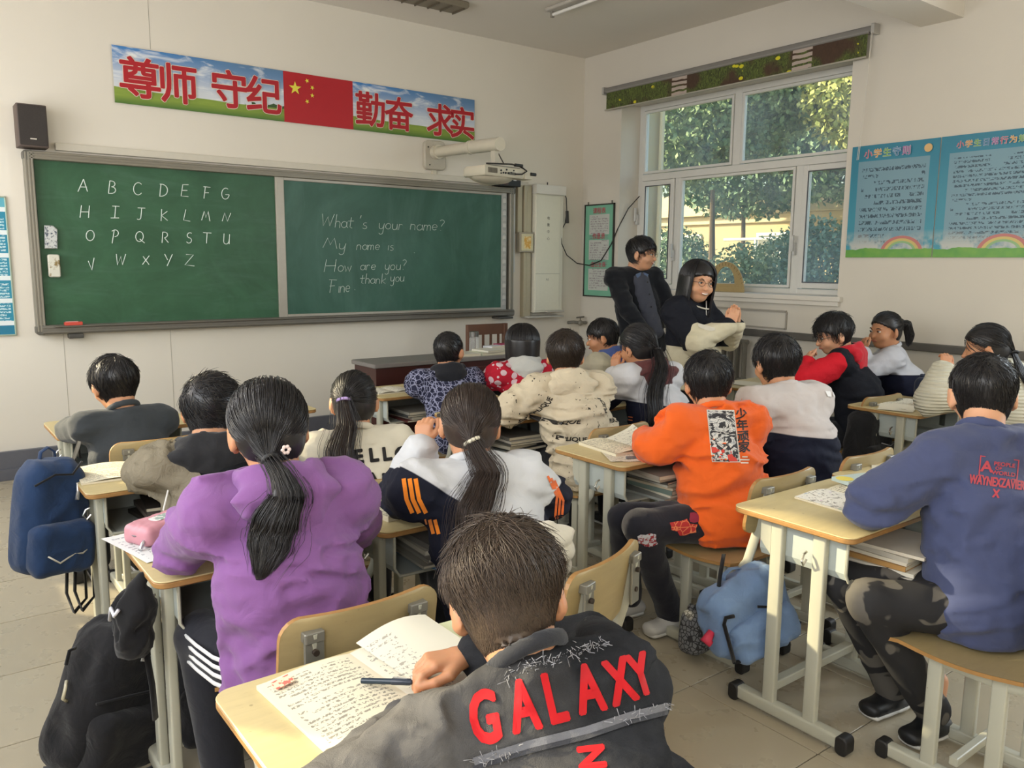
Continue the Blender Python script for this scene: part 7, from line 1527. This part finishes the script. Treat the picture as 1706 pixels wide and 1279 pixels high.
MB().tube([(-.07, -.125, .09), (-.03, -.13, .06), (.02, -.13, .085), (.05, -.128, .08), (.09, -.118, .105)], .0035, 6).build('reflective_piping', plain('b9b4a4', .5), nb_, 'all')
MB().tube([(.07, .0, .36), (.09, -.01, .46), (.10, .0, .40)], [(.004, .014)]*3, 8, flat=(1, 0, 0)).build('hanging_loop', M_STR, nb_, 'all')
for dx in (0, .03): MB().tube([(.05+dx, -.03, .03), (.04+dx, -.05, -.08), (.07+dx, -.05, -.16), (.12+dx, -.04, -.12), (.12+dx, -.02, .02)], [(.0025, .011)]*5, 6, flat=(1, 0, 0)).build('shoulder_strap', M_STR, nb_, 'all')
MB().rbox((-.10, -.095, .12), (-.085, -.088, .16), .002, 1, 2).build('side_tag', plain('c9c6bc'), nb_)
kb = bag('backpack', (-5.30, -3.80, .0), (.31, .20, .44), (8, 14, 28), M_BLK, 'large black backpack on the floor left of purple girl\'s desk', seed=42, taper=.35)
kl = MB().box((-.045, -.0025, -.009), (.045, 0, .009)).xf(Matrix.Translation((.02, -.105, .345))@Matrix.Rotation(.25, 4, 'Y')@Matrix.Rotation(-.22, 4, 'X')).build('name_label', plain('c9c9c6', .5), kb)
tv, tf = text_data('FANTASTIC', .0165); MB().add([(p[0], -.0035, p[1]) for p in tv], tf).xf(Matrix.Translation((.02, -.105, .345))@Matrix.Rotation(.25, 4, 'Y')@Matrix.Rotation(-.22, 4, 'X')).build('lettering', plain('2b2b2b'), kb)
MB().tube([(-.13, -.09, .24), (-.05, -.12, .255), (.05, -.12, .25), (.13, -.09, .23)], .004, 6).build('zip', M_STR, kb, 'all'); MB().tube([(.06, -.155, .13), (.07, -.16, .10)], .004, 6).build('zip_pull', plain('9a4a4a', .4), kb, 'all')
MB().tube([(-.15, .02, .27), (-.165, .0, .26), (-.165, .0, .23), (-.15, .0, .22)], .005, 6).build('buckle', plain('b9b39a', .4), kb, 'all'); MB().tube([(-.14, .03, .36), (-.165, .02, .36), (-.165, .02, .32)], .005, 6).build('buckle', M_STR, kb, 'all')
MB().tube([(-.14, .02, .02), (-.2, -.04, .02), (-.10, -.17, .03), (.05, -.18, .04), (.2, -.13, .05)], [(.003, .014)]*5, 6, flat=(0, 0, 1)).build('floor_strap', M_STR, kb, 'all')
k2 = bag('backpack', (-4.98, -3.92, .06), (.26, .18, .36), (0, 4, -10), M_BLK, 'dark backpack with blue tab under the purple girl\'s desk', seed=43); MB().rbox((-.09, -.125, .2), (-.04, -.118, .25), .004, 1, 2).build('blue_tab', plain('2f66b0', .5), k2)
ck = empty('black_cloth_bag', (-5.235, -4.16, .57), 'small black drawstring cloth bag with white print on the desk hook', 'bag'); S = Sdf((-.09, -.1, -.14), (.1, .1, .12), .006)
S.ell((-.0, 0, .02), (.05, .055, .05), k=.02); S.ell((-.01, .0, -.05), (.045, .06, .06), k=.02); S.cap((.01, 0, .05), (.02, 0, .1), .02, .012); S.wrinkle(.008, 22, 5); np_mesh('bag_body', *S.mesh(), M_STR, ck)
MB().tube([(-.045, -.035, .04), (-.052, -.02, .02), (-.055, -.0, .035), (-.058, .01, .0)], .005, 6).build('white_print', plain('c9c9cf'), ck, 'all'); MB().tube([(.02, 0, -.1), (.03, .0, -.2), (.035, .01, -.3)], [(.012, .006)]*3, 6).build('strap', M_STR, ck, 'all')
M_BLU = cloth('6f88ab', .85, var=.12, bump=.6)
bb_ = bag('shoulder_bag', (-3.36, -4.68, .17), (.33, .15, .24), (-6, -14, -12), M_BLU, 'light blue bag with black trim hanging beside the sunlit right desk', seed=44, taper=.05, cat='bag', wr=.012)
MB().tube([(-.15, -.09, .02), (-.155, -.09, .16), (-.14, -.085, .175), (-.11, -.09, .17)], .007, 6).tube([(-.155, -.09, .02), (-.05, -.10, -.005), (.12, -.09, .0), (.155, -.08, .03)], .006, 6).build('black_trim', M_STR, bb_, 'all')
MB().tube([(-.02, -.105, .17), (.03, -.115, .15), (.08, -.105, .18)], .005, 6).build('zip', M_STR, bb_, 'all'); MB().tube([(-.10, 0, .20), (-.07, .0, .27), (-.02, .02, .33)], [(.002, .011)]*3, 8, flat=(1, 0, 0)).build('strap', M_STR, bb_, 'all'); MB().rbox((-.04, -.11, .03), (.04, -.10, .045), .003, 1, 2).build('buckle', M_STR, bb_)
rl = MB().tube([(-.17, -.03, .12), (-.20, -.03, .10), (-.19, -.04, .085)], [.012, .02, .012], 8).build('red_lining', plain('c0304a', .6), bb_, 'all')
ms = bag('shoe_bag', (-3.36, -4.43, .03), (.12, .10, .16), (0, 0, 10), (lambda n: n.fin(n.mix(n.step(n.vor(60, feature='DISTANCE_TO_EDGE'), .08, .1), H('2c2c2e'), H('6f7072')), .8))(NT('mesh_fabric')), 'dark mesh bag behind the orange boy\'s chair leg', seed=45, cat='bag', pocket=False)
rb = bag('backpack', (-3.23, -5.60, .42), (.26, .17, .36), (4, 8, 10), cloth('1a1b1e', .4, bump=.7), 'glossy black backpack hanging on chair at right edge', seed=46, taper=.3); MB().tube([(-.10, -.07, .33), (-.115, -.075, .2), (-.12, -.08, .08)], .004, 6).build('zip', plain('8a8a8c', .3, metal=.6), rb, 'all'); MB().tube([(-.10, -.08, .30), (-.135, -.085, .295), (-.15, -.085, .285)], [.004, .006, .009], 8).build('zip_pull', M_SIL, rb, 'all')
eb = bag('backpack', (-1.30, -3.92, .30), (.30, .16, .36), (0, 0, -6), M_BLK, 'black backpack behind the red hoodie boy\'s chair', seed=47); MB().tube([(-.05, -.12, .2), (.02, -.13, .18), (.08, -.12, .2)], .003, 6).build('grey_cord', plain('8a8a90'), eb, 'all')
sv = bag('small_backpack', (-.80, -3.98, .69), (.16, .12, .13), (0, 0, 20), cloth('1f2638', .7), 'small navy bag with metal ring on rear desk by the wall', seed=48, cat='bag', pocket=False, wr=.004); MB().tube([(-.09+.02*math.cos(a), -.05, .03+.02*math.sin(a)) for a in np.linspace(0, 2*PI, 17)[:-1]], .003, 6, closed=True).build('metal_ring', M_SIL, sv, 'all')
bg2 = bag('cloth_bag', (-4.92, -4.20, DH-.158), (.26, .17, .12), (0, 0, 3), cloth('a08d72', bump=.6), 'crumpled beige cloth bag inside the purple girl\'s desk box', seed=49, cat='bag', pocket=False, wr=.010)
# quilted white coat over the tilted chair
qc = empty('quilted_coat', (-4.42, -4.70, .42), 'white quilted coat draped over the tilted chair by the boy\'s ear', 'coat', rz=math.radians(18)); S = Sdf((-.25, -.16, -.03), (.25, .2, .45), .008)
S.ecap((-.02, -.0, .06), (.0, -.06, .335), (.16, .07), (.13, .045), (1, 0, 0), k=.02); S.cap((-.12, -.03, .3), (-.15, .03, .1), .05, .04); S.cap((.10, -.05, .3), (.14, .02, .12), .05, .04)
S.fn((-.25, -.16, -.03), (.25, .2, .45), lambda P: S.f[:P.shape[0], :P.shape[1], :P.shape[2]]) if False else None
idx = np.abs(S.f) < .03; Zg = (S.lo[2]+np.arange(S.n[2])*S.vox)[None, None, :]*np.ones(S.n); S.f[idx] += (.010*np.abs(np.sin(Zg*60)))[idx].astype(np.float32)*-1; S.wrinkle(.005, 12, 8); np_mesh('coat_body', *S.mesh(), cloth('cfc9b8', bump=.3), qc)
